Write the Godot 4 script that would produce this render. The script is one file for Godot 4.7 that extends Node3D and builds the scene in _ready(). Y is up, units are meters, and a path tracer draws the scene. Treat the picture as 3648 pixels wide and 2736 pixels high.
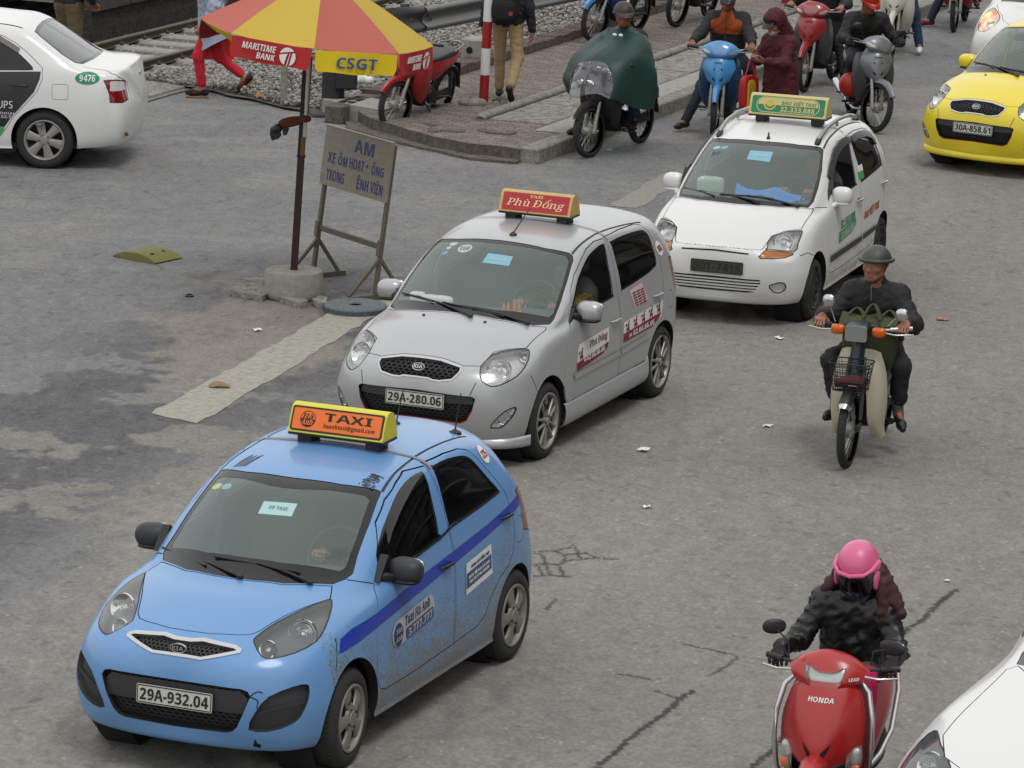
extends Node3D

# ---------------------------------------------------------------- geometry collector
class G:
	var v := PackedVector3Array()
	var n := PackedVector3Array()
	var uv := PackedVector2Array()

	func tri(a: Vector3,b: Vector3,c: Vector3,na: Vector3,nb: Vector3,nc: Vector3,ua := Vector2.ZERO,ub := Vector2.ZERO,uc := Vector2.ZERO) -> void:
		if (b - a).cross(c - a).dot(na + nb + nc) > .0:
			v.append(a); v.append(c); v.append(b)
			n.append(na); n.append(nc); n.append(nb)
			uv.append(ua); uv.append(uc); uv.append(ub)
		else:
			v.append(a); v.append(b); v.append(c)
			n.append(na); n.append(nb); n.append(nc)
			uv.append(ua); uv.append(ub); uv.append(uc)

	func flat(a: Vector3,b: Vector3,c: Vector3,out: Vector3) -> void:
		var m := (b - a).cross(c - a).normalized()
		if m.dot(out) < .0:
			m = -m
		tri(a,b,c,m,m,m)

	func quad(a: Vector3,b: Vector3,c: Vector3,d: Vector3,out: Vector3) -> void:
		var m := (c - a).cross(d - b).normalized()
		if m.dot(out) < .0:
			m = -m
		tri(a,b,c,m,m,m,Vector2(0,0),Vector2(1,0),Vector2(1,1))
		tri(a,c,d,m,m,m,Vector2(0,0),Vector2(1,1),Vector2(0,1))

	# box with chamfered edges,centre c,half sizes h,axes of b
	func box(c: Vector3,size: Vector3,b := Basis(),ch := .004) -> void:
		var h := size * .5
		ch = minf(ch,minf(h.x,minf(h.y,h.z)) * .6)
		var k := h - Vector3(ch,ch,ch)
		for ax in 3:
			for s in [-1.0,1.0]:
				var u := (ax + 1) % 3
				var w := (ax + 2) % 3
				var q := []
				for e in [[-1,-1],[1,-1],[1,1],[-1,1]]:
					var p := Vector3()
					p[ax] = h[ax] * s
					p[u] = k[u] * e[0]
					p[w] = k[w] * e[1]
					q.append(c + b * p)
				var o := Vector3()
				o[ax] = s
				quad(q[0],q[1],q[2],q[3],b * o)
		if ch <= .0:
			return
		for ax in 3:
			var u := (ax + 1) % 3
			var w := (ax + 2) % 3
			for su in [-1.0,1.0]:
				for sw in [-1.0,1.0]:
					var q := []
					for e in [[-1,0],[1,0],[1,1],[-1,1]]:
						var p := Vector3()
						p[ax] = k[ax] * e[0]
						p[u] = (h[u] if e[1] == 0 else k[u]) * su
						p[w] = (k[w] if e[1] == 0 else h[w]) * sw
						q.append(c + b * p)
					var o := Vector3()
					o[u] = su
					o[w] = sw
					quad(q[0],q[1],q[2],q[3],b * o)
		for sx in [-1.0,1.0]:
			for sy in [-1.0,1.0]:
				for sz in [-1.0,1.0]:
					var s := Vector3(sx,sy,sz)
					flat(c + b * (Vector3(h.x,k.y,k.z) * s),c + b * (Vector3(k.x,h.y,k.z) * s),c + b * (Vector3(k.x,k.y,h.z) * s),b * s)

	# tube along points with a radius for each point; sx,sy flatten the section
	func tube(p: Array,r: Array,seg := 8,caps := true,sx := 1.0,sy := 1.0,up := Vector3.UP) -> void:
		var rings := []
		var m := p.size()
		for i in m:
			var d: Vector3 = (p[mini(i + 1,m - 1)] - p[maxi(i - 1,0)]).normalized()
			var x := up.cross(d)
			if x.length() < .05:
				x = Vector3.RIGHT.cross(d)
				if x.length() < .05:
					x = Vector3.BACK.cross(d)
			x = x.normalized()
			var y := d.cross(x)
			var rr: float = r[mini(i,r.size() - 1)]
			var ring := []
			for k in seg:
				var a := TAU * k / seg
				ring.append([p[i] + x * cos(a) * rr * sx + y * sin(a) * rr * sy,(x * cos(a) / sx + y * sin(a) / sy).normalized()])
			rings.append(ring)
		for i in m - 1:
			for k in seg:
				var a = rings[i][k]
				var b = rings[i][(k + 1) % seg]
				var c = rings[i + 1][(k + 1) % seg]
				var d = rings[i + 1][k]
				var u0 := Vector2(float(k) / seg,float(i) / (m - 1))
				var u1 := Vector2(float(k + 1) / seg,float(i + 1) / (m - 1))
				tri(a[0],b[0],c[0],a[1],b[1],c[1],u0,Vector2(u1.x,u0.y),u1)
				tri(a[0],c[0],d[0],a[1],c[1],d[1],u0,u1,Vector2(u0.x,u1.y))
		if caps:
			for e in [0,m - 1]:
				var o: Vector3 = (p[0] - p[1]) if e == 0 else (p[m - 1] - p[m - 2])
				for k in range(1,seg - 1):
					flat(rings[e][0][0],rings[e][k][0],rings[e][k + 1][0],o)

	func bar(a: Vector3,b: Vector3,r0: float,r1 := -1.0,seg := 8) -> void:
		tube([a,b],[r0,r0 if r1 < .0 else r1],seg)

	# square bar between two points
	func beam(a: Vector3,b: Vector3,w: float,h: float,ch := .003,up := Vector3.UP) -> void:
		var z := (b - a).normalized()
		var x := up.cross(z)
		if x.length() < .01:
			x = Vector3.RIGHT
		x = x.normalized()
		box((a + b) * .5,Vector3(w,h,(b - a).length()),Basis(x,z.cross(x),z),ch)

	# lathe: profile of (radius,along) turned about axis at o
	func lathe(prof: Array,o: Vector3,axis: Vector3,seg := 20,flat_ends := false) -> void:
		var z := axis.normalized()
		var x := z.cross(Vector3.UP)
		if x.length() < .05:
			x = Vector3.RIGHT
		x = x.normalized()
		var y := z.cross(x)
		var m := prof.size()
		for i in m - 1:
			var t: Vector2 = prof[i + 1] - prof[i]
			if t.length() < 1e-6:
				continue
			var n0 := Vector2(t.y,-t.x).normalized()
			var na := n0
			var nb := n0
			if i > 0:
				var tp: Vector2 = prof[i] - prof[i - 1]
				var np := Vector2(tp.y,-tp.x).normalized()
				if np.dot(n0) > .72:
					na = (np + n0).normalized()
			if i < m - 2:
				var tn: Vector2 = prof[i + 2] - prof[i + 1]
				var nn := Vector2(tn.y,-tn.x).normalized()
				if nn.dot(n0) > .72:
					nb = (nn + n0).normalized()
			for k in seg:
				var a0 := TAU * k / seg
				var a1 := TAU * (k + 1) / seg
				var d0 := x * cos(a0) + y * sin(a0)
				var d1 := x * cos(a1) + y * sin(a1)
				var p0: Vector3 = o + d0 * prof[i].x + z * prof[i].y
				var p1: Vector3 = o + d1 * prof[i].x + z * prof[i].y
				var p2: Vector3 = o + d1 * prof[i + 1].x + z * prof[i + 1].y
				var p3: Vector3 = o + d0 * prof[i + 1].x + z * prof[i + 1].y
				if prof[i].x > 1e-5:
					tri(p0,p1,p2,d0 * na.x + z * na.y,d1 * na.x + z * na.y,d1 * nb.x + z * nb.y)
				if prof[i + 1].x > 1e-5:
					tri(p0,p2,p3,d0 * na.x + z * na.y,d1 * nb.x + z * nb.y,d0 * nb.x + z * nb.y)

	func ball(c: Vector3,r: Vector3,b := Basis(),la := 10,lo := 14,y0 := -1.0,y1 := 1.0) -> void:
		for i in la:
			for k in lo:
				var q := []
				for e in [[0,0],[0,1],[1,1],[1,0]]:
					var t: float = asin(clampf(y0,-1,1)) + (asin(clampf(y1,-1,1)) - asin(clampf(y0,-1,1))) * (i + e[0]) / la
					var a: float = TAU * (k + e[1]) / lo
					var d := Vector3(cos(t) * cos(a),sin(t),cos(t) * sin(a))
					q.append([c + b * (d * r),(b * (d / r)).normalized()])
				if (q[0][0] - q[1][0]).length() > 1e-6:
					tri(q[0][0],q[1][0],q[2][0],q[0][1],q[1][1],q[2][1])
				if (q[2][0] - q[3][0]).length() > 1e-6:
					tri(q[0][0],q[2][0],q[3][0],q[0][1],q[2][1],q[3][1])

	# smooth grid through points rows[i][j]; thick > 0 gives it a back and closed edges
	func patch(rows: Array,su := 4,sv := 4,thick := .0,inside := Vector3.INF) -> void:
		var a := rows.size()
		var b: int = rows[0].size()
		var mu := (a - 1) * su + 1
		var mv := (b - 1) * sv + 1
		var p := PackedVector3Array()
		p.resize(mu * mv)
		for i in mu:
			var s := mini(i / su,a - 2)
			var t := float(i) / su - s
			var rr := []
			for j in b:
				rr.append(G.cr(rows[maxi(s - 1,0)][j],rows[s][j],rows[s + 1][j],rows[mini(s + 2,a - 1)][j],t))
			for j in mv:
				var s2 := mini(j / sv,b - 2)
				p[i * mv + j] = G.cr(rr[maxi(s2 - 1,0)],rr[s2],rr[s2 + 1],rr[mini(s2 + 2,b - 1)],float(j) / sv - s2)
		grid(p,mu,mv,thick,inside)

	func grid(p: PackedVector3Array,mu: int,mv: int,thick := .0,inside := Vector3.INF) -> void:
		var nn := PackedVector3Array()
		nn.resize(mu * mv)
		var sum := .0
		for i in mu:
			for j in mv:
				var du := p[mini(i + 1,mu - 1) * mv + j] - p[maxi(i - 1,0) * mv + j]
				var dv := p[i * mv + mini(j + 1,mv - 1)] - p[i * mv + maxi(j - 1,0)]
				nn[i * mv + j] = du.cross(dv).normalized()
				if inside != Vector3.INF:
					sum += nn[i * mv + j].dot(p[i * mv + j] - inside)
		if sum < .0:
			for i in nn.size():
				nn[i] = -nn[i]
		for i in mu - 1:
			for j in mv - 1:
				var a := i * mv + j
				var b := a + mv
				var u0 := Vector2(float(j) / (mv - 1),float(i) / (mu - 1))
				var u1 := Vector2(float(j + 1) / (mv - 1),float(i + 1) / (mu - 1))
				tri(p[a],p[b],p[b + 1],nn[a],nn[b],nn[b + 1],u0,Vector2(u0.x,u1.y),u1)
				tri(p[a],p[b + 1],p[a + 1],nn[a],nn[b + 1],nn[a + 1],u0,u1,Vector2(u1.x,u0.y))
				if thick > .0:
					tri(p[a] - nn[a] * thick,p[b] - nn[b] * thick,p[b + 1] - nn[b + 1] * thick,-nn[a],-nn[b],-nn[b + 1],u0,Vector2(u0.x,u1.y),u1)
					tri(p[a] - nn[a] * thick,p[b + 1] - nn[b + 1] * thick,p[a + 1] - nn[a + 1] * thick,-nn[a],-nn[b + 1],-nn[a + 1],u0,u1,Vector2(u1.x,u0.y))
		if thick > .0:
			var edge := []
			for j in mv:
				edge.append(j)
			for i in range(1,mu):
				edge.append(i * mv + mv - 1)
			for j in range(mv - 2,-1,-1):
				edge.append((mu - 1) * mv + j)
			for i in range(mu - 2,-1,-1):
				edge.append(i * mv)
			var mid := Vector3()
			for x in p:
				mid += x
			mid /= p.size()
			for k in edge.size() - 1:
				var a: int = edge[k]
				var b: int = edge[k + 1]
				if p[a].distance_to(p[b]) > 1e-5:
					quad(p[a],p[b],p[b] - nn[b] * thick,p[a] - nn[a] * thick,(p[a] + p[b]) * .5 - mid)

	static func cr(a: Vector3,b: Vector3,c: Vector3,d: Vector3,t: float) -> Vector3:
		return .5 * (2.0 * b + (c - a) * t + (2.0 * a - 5.0 * b + 4.0 * c - d) * t * t + (3.0 * b - a - 3.0 * c + d) * t * t * t)

	# closed outline (2D) given thickness,placed by t (z of t is its front)
	func slab(poly: PackedVector2Array,t: Transform3D,z0: float,z1: float,walls := true) -> void:
		var ix := Geometry2D.triangulate_polygon(poly)
		for k in range(0,ix.size(),3):
			for z in [z0,z1]:
				var o := t.basis.z * (1.0 if z == maxf(z0,z1) else -1.0)
				if not walls and z == minf(z0,z1):
					continue
				var q := []
				for e in 3:
					q.append(t * Vector3(poly[ix[k + e]].x,poly[ix[k + e]].y,z))
				tri(q[0],q[1],q[2],o.normalized(),o.normalized(),o.normalized(),poly[ix[k]],poly[ix[k + 1]],poly[ix[k + 2]])
		if not walls:
			return
		var cw := Geometry2D.is_polygon_clockwise(poly)
		for k in poly.size():
			var a := poly[k]
			var b := poly[(k + 1) % poly.size()]
			var d := (b - a).normalized()
			var o := Vector2(-d.y,d.x) if cw else Vector2(d.y,-d.x)
			quad(t * Vector3(a.x,a.y,z0),t * Vector3(b.x,b.y,z0),t * Vector3(b.x,b.y,z1),t * Vector3(a.x,a.y,z1),t.basis * Vector3(o.x,o.y,0))

	func add(g: G,t := Transform3D()) -> void:
		var nb := t.basis.inverse().transposed()
		var turned := t.basis.determinant() < .0
		for i in range(0,g.v.size(),3):
			for k in ([0,2,1] if turned else [0,1,2]):
				v.append(t * g.v[i + k])
				n.append((nb * g.n[i + k]).normalized())
				uv.append(g.uv[i + k])

	func mesh() -> ArrayMesh:
		var m := ArrayMesh.new()
		if v.is_empty():
			return m
		var a := []
		a.resize(Mesh.ARRAY_MAX)
		a[Mesh.ARRAY_VERTEX] = v
		a[Mesh.ARRAY_NORMAL] = n
		a[Mesh.ARRAY_TEX_UV] = uv
		m.add_surface_from_arrays(Mesh.PRIMITIVE_TRIANGLES,a)
		return m

var M := {}
var taken := {}
var fonts := {}
const MIRROR := Transform3D(Vector3(-1,0,0),Vector3(0,1,0),Vector3(0,0,1),Vector3.ZERO)

func mat(key: String,col: Color,rough := .6,metal := .0,more := {}) -> StandardMaterial3D:
	var m := StandardMaterial3D.new()
	m.albedo_color = col
	m.roughness = rough
	m.metallic = metal
	for k in more:
		m.set(k,more[k])
	M[key] = m
	return m

func glass(key: String,col: Color) -> StandardMaterial3D:
	return mat(key,col,.03,.0,{"transparency": BaseMaterial3D.TRANSPARENCY_ALPHA})

func numbered(called: String) -> String:
	taken[called] = taken.get(called,-1) + 1
	return called if taken[called] == 0 else "%s_%03d" % [called,taken[called]]

func thing(called: String,label: String,category: String,at := Vector3.ZERO,turn := .0,group := "") -> Node3D:
	var o := Node3D.new()
	o.name = numbered(called)
	add_child(o,true)
	o.position = at
	o.rotation.y = turn
	o.set_meta("label",label)
	o.set_meta("category",category)
	if group:
		o.set_meta("group",group)
	return o

func part(called: String,g: G,m: Material,parent: Node3D,label := "") -> MeshInstance3D:
	var o := MeshInstance3D.new()
	var k := "%d/%s" % [parent.get_instance_id(),called]
	taken[k] = taken.get(k,-1) + 1
	o.name = called if taken[k] == 0 else "%s_%03d" % [called,taken[k]]
	o.mesh = g.mesh()
	o.material_override = m
	parent.add_child(o,true)
	if label:
		o.set_meta("label",label)
	return o

func single(called: String,g: G,m: Material,label: String,category: String,at := Vector3.ZERO,turn := .0,group := "") -> MeshInstance3D:
	var o := MeshInstance3D.new()
	o.name = numbered(called)
	o.mesh = g.mesh()
	o.material_override = m
	add_child(o,true)
	o.position = at
	o.rotation.y = turn
	o.set_meta("label",label)
	o.set_meta("category",category)
	if group:
		o.set_meta("group",group)
	return o

func struct(called: String,g: G,m: Material) -> MeshInstance3D:
	var o := MeshInstance3D.new()
	o.name = numbered(called)
	o.mesh = g.mesh()
	o.material_override = m
	add_child(o,true)
	o.set_meta("kind","structure")
	return o

# lettering laid in the plane of t,its width scaled to w and its height to h,centred at (0,0)
func text(s: String,w: float,h: float,t: Transform3D,depth := .002,font := "sans",slant := .0) -> G:
	if not fonts.has(font):
		var f := SystemFont.new()
		f.font_names = PackedStringArray(["Droid Serif" if font.begins_with("serif") else "Droid Sans"])
		f.font_weight = 700 if font.ends_with("bold") else 400
		fonts[font] = f
	var tm := TextMesh.new()
	var marks := []
	var plain := ""
	for ch in s:
		var at := "ảẢổổệỆịỊộẢụẠạỘ".find(ch)
		if at >= 0:
			marks.append([plain.length(),["?","?","?","?",".",".",".",".",".","?",".",".",".","."][at],ch])
			ch = ["a","A","ô","ô","ê","Ê","i","I","ô","A","u","A","a","Ô"][at]
		elif ch == "ồ":
			marks.append([plain.length(),"`",ch])
			ch = "ô"
		plain += ch
	tm.text = plain
	tm.font = fonts[font]
	tm.font_size = 32
	tm.pixel_size = .01
	tm.depth = .01
	tm.curve_step = 1.5
	var a := tm.get_mesh_arrays()
	var g := G.new()
	var pv: PackedVector3Array = a[Mesh.ARRAY_VERTEX]
	if pv.is_empty():
		return g
	var lo := pv[0]
	var hi := pv[0]
	for p in pv:
		lo = lo.min(p)
		hi = hi.max(p)
	var c := (lo + hi) * .5
	var k := Vector3(w / maxf(hi.x - lo.x,.001),h / maxf(hi.y - lo.y,.001),depth / maxf(hi.z - lo.z,.001))
	var ix: PackedInt32Array = a[Mesh.ARRAY_INDEX] if a[Mesh.ARRAY_INDEX] else PackedInt32Array(range(pv.size()))
	var pn: PackedVector3Array = a[Mesh.ARRAY_NORMAL]
	var px := .01
	var whole: float = tm.font.get_string_size(plain,HORIZONTAL_ALIGNMENT_LEFT,-1,32).x
	for mk in marks:
		var x0: float = tm.font.get_string_size(plain.left(mk[0]),HORIZONTAL_ALIGNMENT_LEFT,-1,32).x
		var x1: float = tm.font.get_string_size(plain.left(mk[0] + 1),HORIZONTAL_ALIGNMENT_LEFT,-1,32).x
		var m := Vector3(((x0 + x1) * .5 - whole * .5) * px,0,0)
		var u := 32 * px
		var bars := []
		if mk[1] == ".":
			m.y = lo.y - u * .02
			bars = [[-.05,-.05,.05,-.05,.05,.05,-.05,.05]]
		elif mk[1] == "`":
			m += Vector3(.13 * u,hi.y,0)
			bars = [[-.09,.14,-.01,.14,.07,.0,.01,.0]]
		else:
			m += Vector3(.12 * u if mk[2] in "ổ" else .0,hi.y + u * .02,0)
			bars = [[-.07,.12,.06,.18,.06,.12,-.05,.07],[.06,.18,.10,.14,.10,.09,.05,.11],[.10,.09,.03,.0,-.02,.0,.05,.11]]
		for q in bars:
			var c4 := []
			for e in 4:
				var p := (m + Vector3(q[e * 2],q[e * 2 + 1],0) * u - c) * k
				p.x += p.y * slant
				p.z = depth
				c4.append(t * p)
			g.quad(c4[0],c4[1],c4[2],c4[3],t.basis.z)
	for i in range(0,ix.size(),3):
		var q := []
		var m := []
		for e in 3:
			var p := (pv[ix[i + e]] - c) * k
			p.x += p.y * slant
			p.z += depth * .5
			q.append(t * p)
			m.append((t.basis * pn[ix[i + e]]).normalized())
		g.tri(q[0],q[1],q[2],m[0],m[1],m[2])
	return g

func ellipse(rx: float,ry: float,seg := 24,c := Vector2.ZERO) -> PackedVector2Array:
	var p := PackedVector2Array()
	for k in seg:
		p.append(c + Vector2(cos(TAU * k / seg) * rx,sin(TAU * k / seg) * ry))
	return p

func rounded(w: float,h: float,r: float,seg := 4) -> PackedVector2Array:
	var p := PackedVector2Array()
	for q in 4:
		var c := Vector2((w * .5 - r) * [1,-1,-1,1][q],(h * .5 - r) * [1,1,-1,-1][q])
		for k in seg + 1:
			var a := PI * .5 * (q + float(k) / seg)
			p.append(c + Vector2(cos(a),sin(a)) * r)
	return p

func pv2(a: Array) -> PackedVector2Array:
	var p := PackedVector2Array()
	for k in range(0,a.size(),2):
		p.append(Vector2(a[k],a[k + 1]))
	return p

# closed smooth outline through the given points
func smooth2(a: PackedVector2Array,seg := 4) -> PackedVector2Array:
	var p := PackedVector2Array()
	var m := a.size()
	for i in m:
		for k in seg:
			var t := float(k) / seg
			var r := G.cr(Vector3(a[(i + m - 1) % m].x,a[(i + m - 1) % m].y,0),Vector3(a[i].x,a[i].y,0),Vector3(a[(i + 1) % m].x,a[(i + 1) % m].y,0),Vector3(a[(i + 2) % m].x,a[(i + 2) % m].y,0),t)
			p.append(Vector2(r.x,r.y))
	return p

# ---------------------------------------------------------------- car surfaces: a smooth net,cut into panels
# net: rows of (x,y,z) for half a body,front to back; gives the left half as triangles
func loft(net: Array,a := 6,b := 5) -> G:
	var s := net.size()
	var k: int = net[0].size()
	var e := []
	for i in range(-1,s + 1):
		var row := []
		for j in range(-1,k + 1):
			var jj := clampi(j,0,k - 1)
			if j == -1:
				jj = 1
			elif j == k:
				jj = k - 2
			var p: Vector3
			if i == -1:
				p = net[1][jj]
				p = Vector3(-p.x,2.0 * net[0][0].y - p.y,p.z)
			elif i == s:
				p = net[s - 2][jj]
				p = Vector3(-p.x,2.0 * net[s - 1][0].y - p.y,p.z)
			else:
				p = net[i][jj]
			if j == -1 or j == k:
				p.x = -p.x
			row.append(p)
		e.append(row)
	var mu := (s - 1) * a + 1
	var mv := (k - 1) * b + 1
	var p := PackedVector3Array()
	p.resize(mu * mv)
	for i in mu:
		var q := mini(i / a,s - 2)
		var t := float(i) / a - q
		var rr := []
		for j in k + 2:
			rr.append(G.cr(e[q][j],e[q + 1][j],e[q + 2][j],e[q + 3][j],t))
		for j in mv:
			var q2 := mini(j / b,k - 2)
			var x := G.cr(rr[q2],rr[q2 + 1],rr[q2 + 2],rr[q2 + 3],float(j) / b - q2)
			if j == 0 or j == mv - 1:
				x.x = .0
			p[i * mv + j] = x
	var nn := PackedVector3Array()
	nn.resize(mu * mv)
	for i in mu:
		for j in mv:
			var u0 := p[maxi(i - 1,0) * mv + j]
			var u1 := p[mini(i + 1,mu - 1) * mv + j]
			var v0 := p[i * mv + maxi(j - 1,0)]
			var v1 := p[i * mv + mini(j + 1,mv - 1)]
			if j == 0:
				v0 = v1 * Vector3(-1,1,1)
			if j == mv - 1:
				v1 = v0 * Vector3(-1,1,1)
			var m := (u1 - u0).cross(v1 - v0).normalized()
			if i == 0:
				m = Vector3(0,0,1)
			elif i == mu - 1:
				m = Vector3(0,0,-1)
			elif m.dot(p[i * mv + j] - Vector3(0,.7,clampf(p[i * mv + j].z,-1.0,1.0))) < .0:
				m = -m
			nn[i * mv + j] = m
	var g := G.new()
	for i in mu - 1:
		for j in mv - 1:
			var c := i * mv + j
			var d := c + mv
			if p[c].distance_to(p[d]) > 1e-5 or p[c + 1].distance_to(p[d + 1]) > 1e-5:
				if p[d].distance_to(p[d + 1]) > 1e-5:
					g.tri(p[c],p[d],p[d + 1],nn[c],nn[d],nn[d + 1])
				if p[c].distance_to(p[c + 1]) > 1e-5:
					g.tri(p[c],p[d + 1],p[c + 1],nn[c],nn[d + 1],nn[c + 1])
	return g

# axes to look along: "side" gives (z,y),"front" (x,y),"top" (x,-z),"rear" (-x,y),or any direction
func look(way) -> Basis:
	var w: Vector3
	if way is String:
		match way:
			"side":
				return Basis(Vector3(0,0,-1),Vector3.UP,Vector3(1,0,0))
			"front":
				return Basis(Vector3(1,0,0),Vector3.UP,Vector3(0,0,1))
			"rear":
				return Basis(Vector3(-1,0,0),Vector3.UP,Vector3(0,0,-1))
			"top":
				return Basis(Vector3(1,0,0),Vector3(0,0,-1),Vector3.UP)
	w = way.normalized()
	var x := Vector3.UP.cross(w).normalized()
	return Basis(x,w.cross(x),w)

func flatten(pts: Array,way) -> PackedVector2Array:
	var b := look(way)
	var p := PackedVector2Array()
	for q in pts:
		p.append(Vector2(q.dot(b.x),q.dot(b.y)))
	return p

# the piece of s inside poly as seen along way; s keeps what lies outside
func cut(s: G,way,poly: PackedVector2Array,least := .12,keep := false) -> G:
	var b := look(way)
	var lo := poly[0]
	var hi := poly[0]
	for q in poly:
		lo = lo.min(q)
		hi = hi.max(q)
	var inside := G.new()
	var rest := G.new()
	for i in range(0,s.v.size(),3):
		var a0 := Vector2(s.v[i].dot(b.x),s.v[i].dot(b.y))
		var a1 := Vector2(s.v[i + 1].dot(b.x),s.v[i + 1].dot(b.y))
		var a2 := Vector2(s.v[i + 2].dot(b.x),s.v[i + 2].dot(b.y))
		var mn := a0.min(a1).min(a2)
		var mx := a0.max(a1).max(a2)
		var facing := (s.n[i] + s.n[i + 1] + s.n[i + 2]).dot(b.z) / 3.0
		if facing < least or mx.x < lo.x or mn.x > hi.x or mx.y < lo.y or mn.y > hi.y:
			copy(s,i,rest)
			continue
		var t := PackedVector2Array([a0,a1,a2])
		var got := Geometry2D.intersect_polygons(t,poly)
		if got.is_empty():
			copy(s,i,rest)
			continue
		for q in got:
			put(s,i,a0,a1,a2,q,inside)
		if not keep:
			for q in Geometry2D.clip_polygons(t,poly):
				if q.size() >= 3:
					put(s,i,a0,a1,a2,q,rest)
	if not keep:
		s.v = rest.v
		s.n = rest.n
		s.uv = rest.uv
	return inside

func copy(s: G,i: int,to: G) -> void:
	for k in 3:
		to.v.append(s.v[i + k])
		to.n.append(s.n[i + k])
		to.uv.append(s.uv[i + k])

func put(s: G,i: int,a0: Vector2,a1: Vector2,a2: Vector2,q: PackedVector2Array,to: G) -> void:
	var det := (a1 - a0).cross(a2 - a0)
	if absf(det) < 1e-12 or q.size() < 3:
		return
	var ps := []
	var ns := []
	for x in q:
		var w1 := (x - a0).cross(a2 - a0) / det
		var w2 := (a1 - a0).cross(x - a0) / det
		var w0 := 1.0 - w1 - w2
		ps.append(s.v[i] * w0 + s.v[i + 1] * w1 + s.v[i + 2] * w2)
		ns.append((s.n[i] * w0 + s.n[i + 1] * w1 + s.n[i + 2] * w2).normalized())
	var ix := PackedInt32Array([0,1,2]) if q.size() == 3 else Geometry2D.triangulate_polygon(q)
	for k in range(0,ix.size(),3):
		to.tri(ps[ix[k]],ps[ix[k + 1]],ps[ix[k + 2]],ns[ix[k]],ns[ix[k + 1]],ns[ix[k + 2]])

func grown(poly: PackedVector2Array,by: float) -> PackedVector2Array:
	var r := Geometry2D.offset_polygon(poly,by,Geometry2D.JOIN_ROUND)
	var best := poly
	var size := .0
	for q in r:
		var a := .0
		for k in q.size():
			a += q[k].cross(q[(k + 1) % q.size()])
		if absf(a) > size:
			size = absf(a)
			best = q
	return best

# s moved along its normals by d,then by off
func moved(s: G,d: float,off := Vector3.ZERO) -> G:
	var r := G.new()
	for i in s.v.size():
		r.v.append(s.v[i] + s.n[i] * d + off)
		r.n.append(s.n[i])
		r.uv.append(s.uv[i])
	return r

# walls from the open edge of s,along its normals by d plus off; centre line edges (x = 0) stay open
func walls(s: G,d: float,off := Vector3.ZERO) -> G:
	var edge := {}
	for i in range(0,s.v.size(),3):
		for k in 3:
			var a := Vector3i((s.v[i + k] * 2500.0).round())
			var b := Vector3i((s.v[i + (k + 1) % 3] * 2500.0).round())
			if a == b:
				continue
			if edge.has([b,a]):
				edge.erase([b,a])
			else:
				edge[[a,b]] = [i + k,i + (k + 1) % 3]
	var mid := Vector3()
	for p in s.v:
		mid += p
	mid /= maxi(s.v.size(),1)
	var r := G.new()
	for e in edge.values():
		var a: Vector3 = s.v[e[0]]
		var b: Vector3 = s.v[e[1]]
		if absf(a.x) < .001 and absf(b.x) < .001:
			continue
		r.quad(a,b,b + s.n[e[1]] * d + off,a + s.n[e[0]] * d + off,(a + b) * .5 - mid)
	return r

func both(s: G) -> G:
	var r := G.new()
	r.add(s)
	r.add(s,MIRROR)
	return r

func side_uv(g: G) -> G:
	for i in g.v.size():
		g.uv[i] = Vector2((g.v[i].z + 2.0) / 4.0,1.0 - g.v[i].y / 1.6)
	return g

# g (flat lettering or a sticker in the plane of way) laid on the surface s
func drape(g: G,s: G,way,lift := .002) -> G:
	var b := look(way)
	var r := G.new()
	var q := PackedVector2Array()
	for p in s.v:
		q.append(Vector2(p.dot(b.x),p.dot(b.y)))
	var last := 0
	if q.is_empty():
		return g
	for i in g.v.size():
		var x := Vector2(g.v[i].dot(b.x),g.v[i].dot(b.y))
		var best := -1
		var far := 1e9
		var bw := Vector3.ZERO
		for kk in range(-3,q.size(),3):
			var k := kk if kk >= 0 else last
			var det := (q[k + 1] - q[k]).cross(q[k + 2] - q[k])
			if absf(det) < 1e-12:
				continue
			var w1 := (x - q[k]).cross(q[k + 2] - q[k]) / det
			var w2 := (q[k + 1] - q[k]).cross(x - q[k]) / det
			var out := maxf(.0,maxf(-w1,maxf(-w2,w1 + w2 - 1.0))) * sqrt(absf(det))
			if out < far:
				far = out
				best = k
				bw = Vector3(1.0 - w1 - w2,w1,w2)
				if out == .0:
					break
		last = maxi(best,0)
		if best < 0:
			r.v.append(g.v[i])
			r.n.append(g.n[i])
		else:
			var m := (s.n[best] * bw.x + s.n[best + 1] * bw.y + s.n[best + 2] * bw.z).normalized()
			r.v.append(s.v[best] * bw.x + s.v[best + 1] * bw.y + s.v[best + 2] * bw.z + m * (lift + g.v[i].dot(b.z)))
			r.n.append(m)
		r.uv.append(g.uv[i])
	return r

# body nets: each row goes from the middle of the floor over the left side to the middle of the top,rows run from nose to tail
func rows_of(a: Array) -> Array:
	var net := []
	for r in a:
		var row := []
		for k in range(0,r.size(),3):
			row.append(Vector3(r[k],r[k + 1],r[k + 2]))
		while row.size() < 10:
			row.append(row[0])
		net.append(row)
	return net

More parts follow.
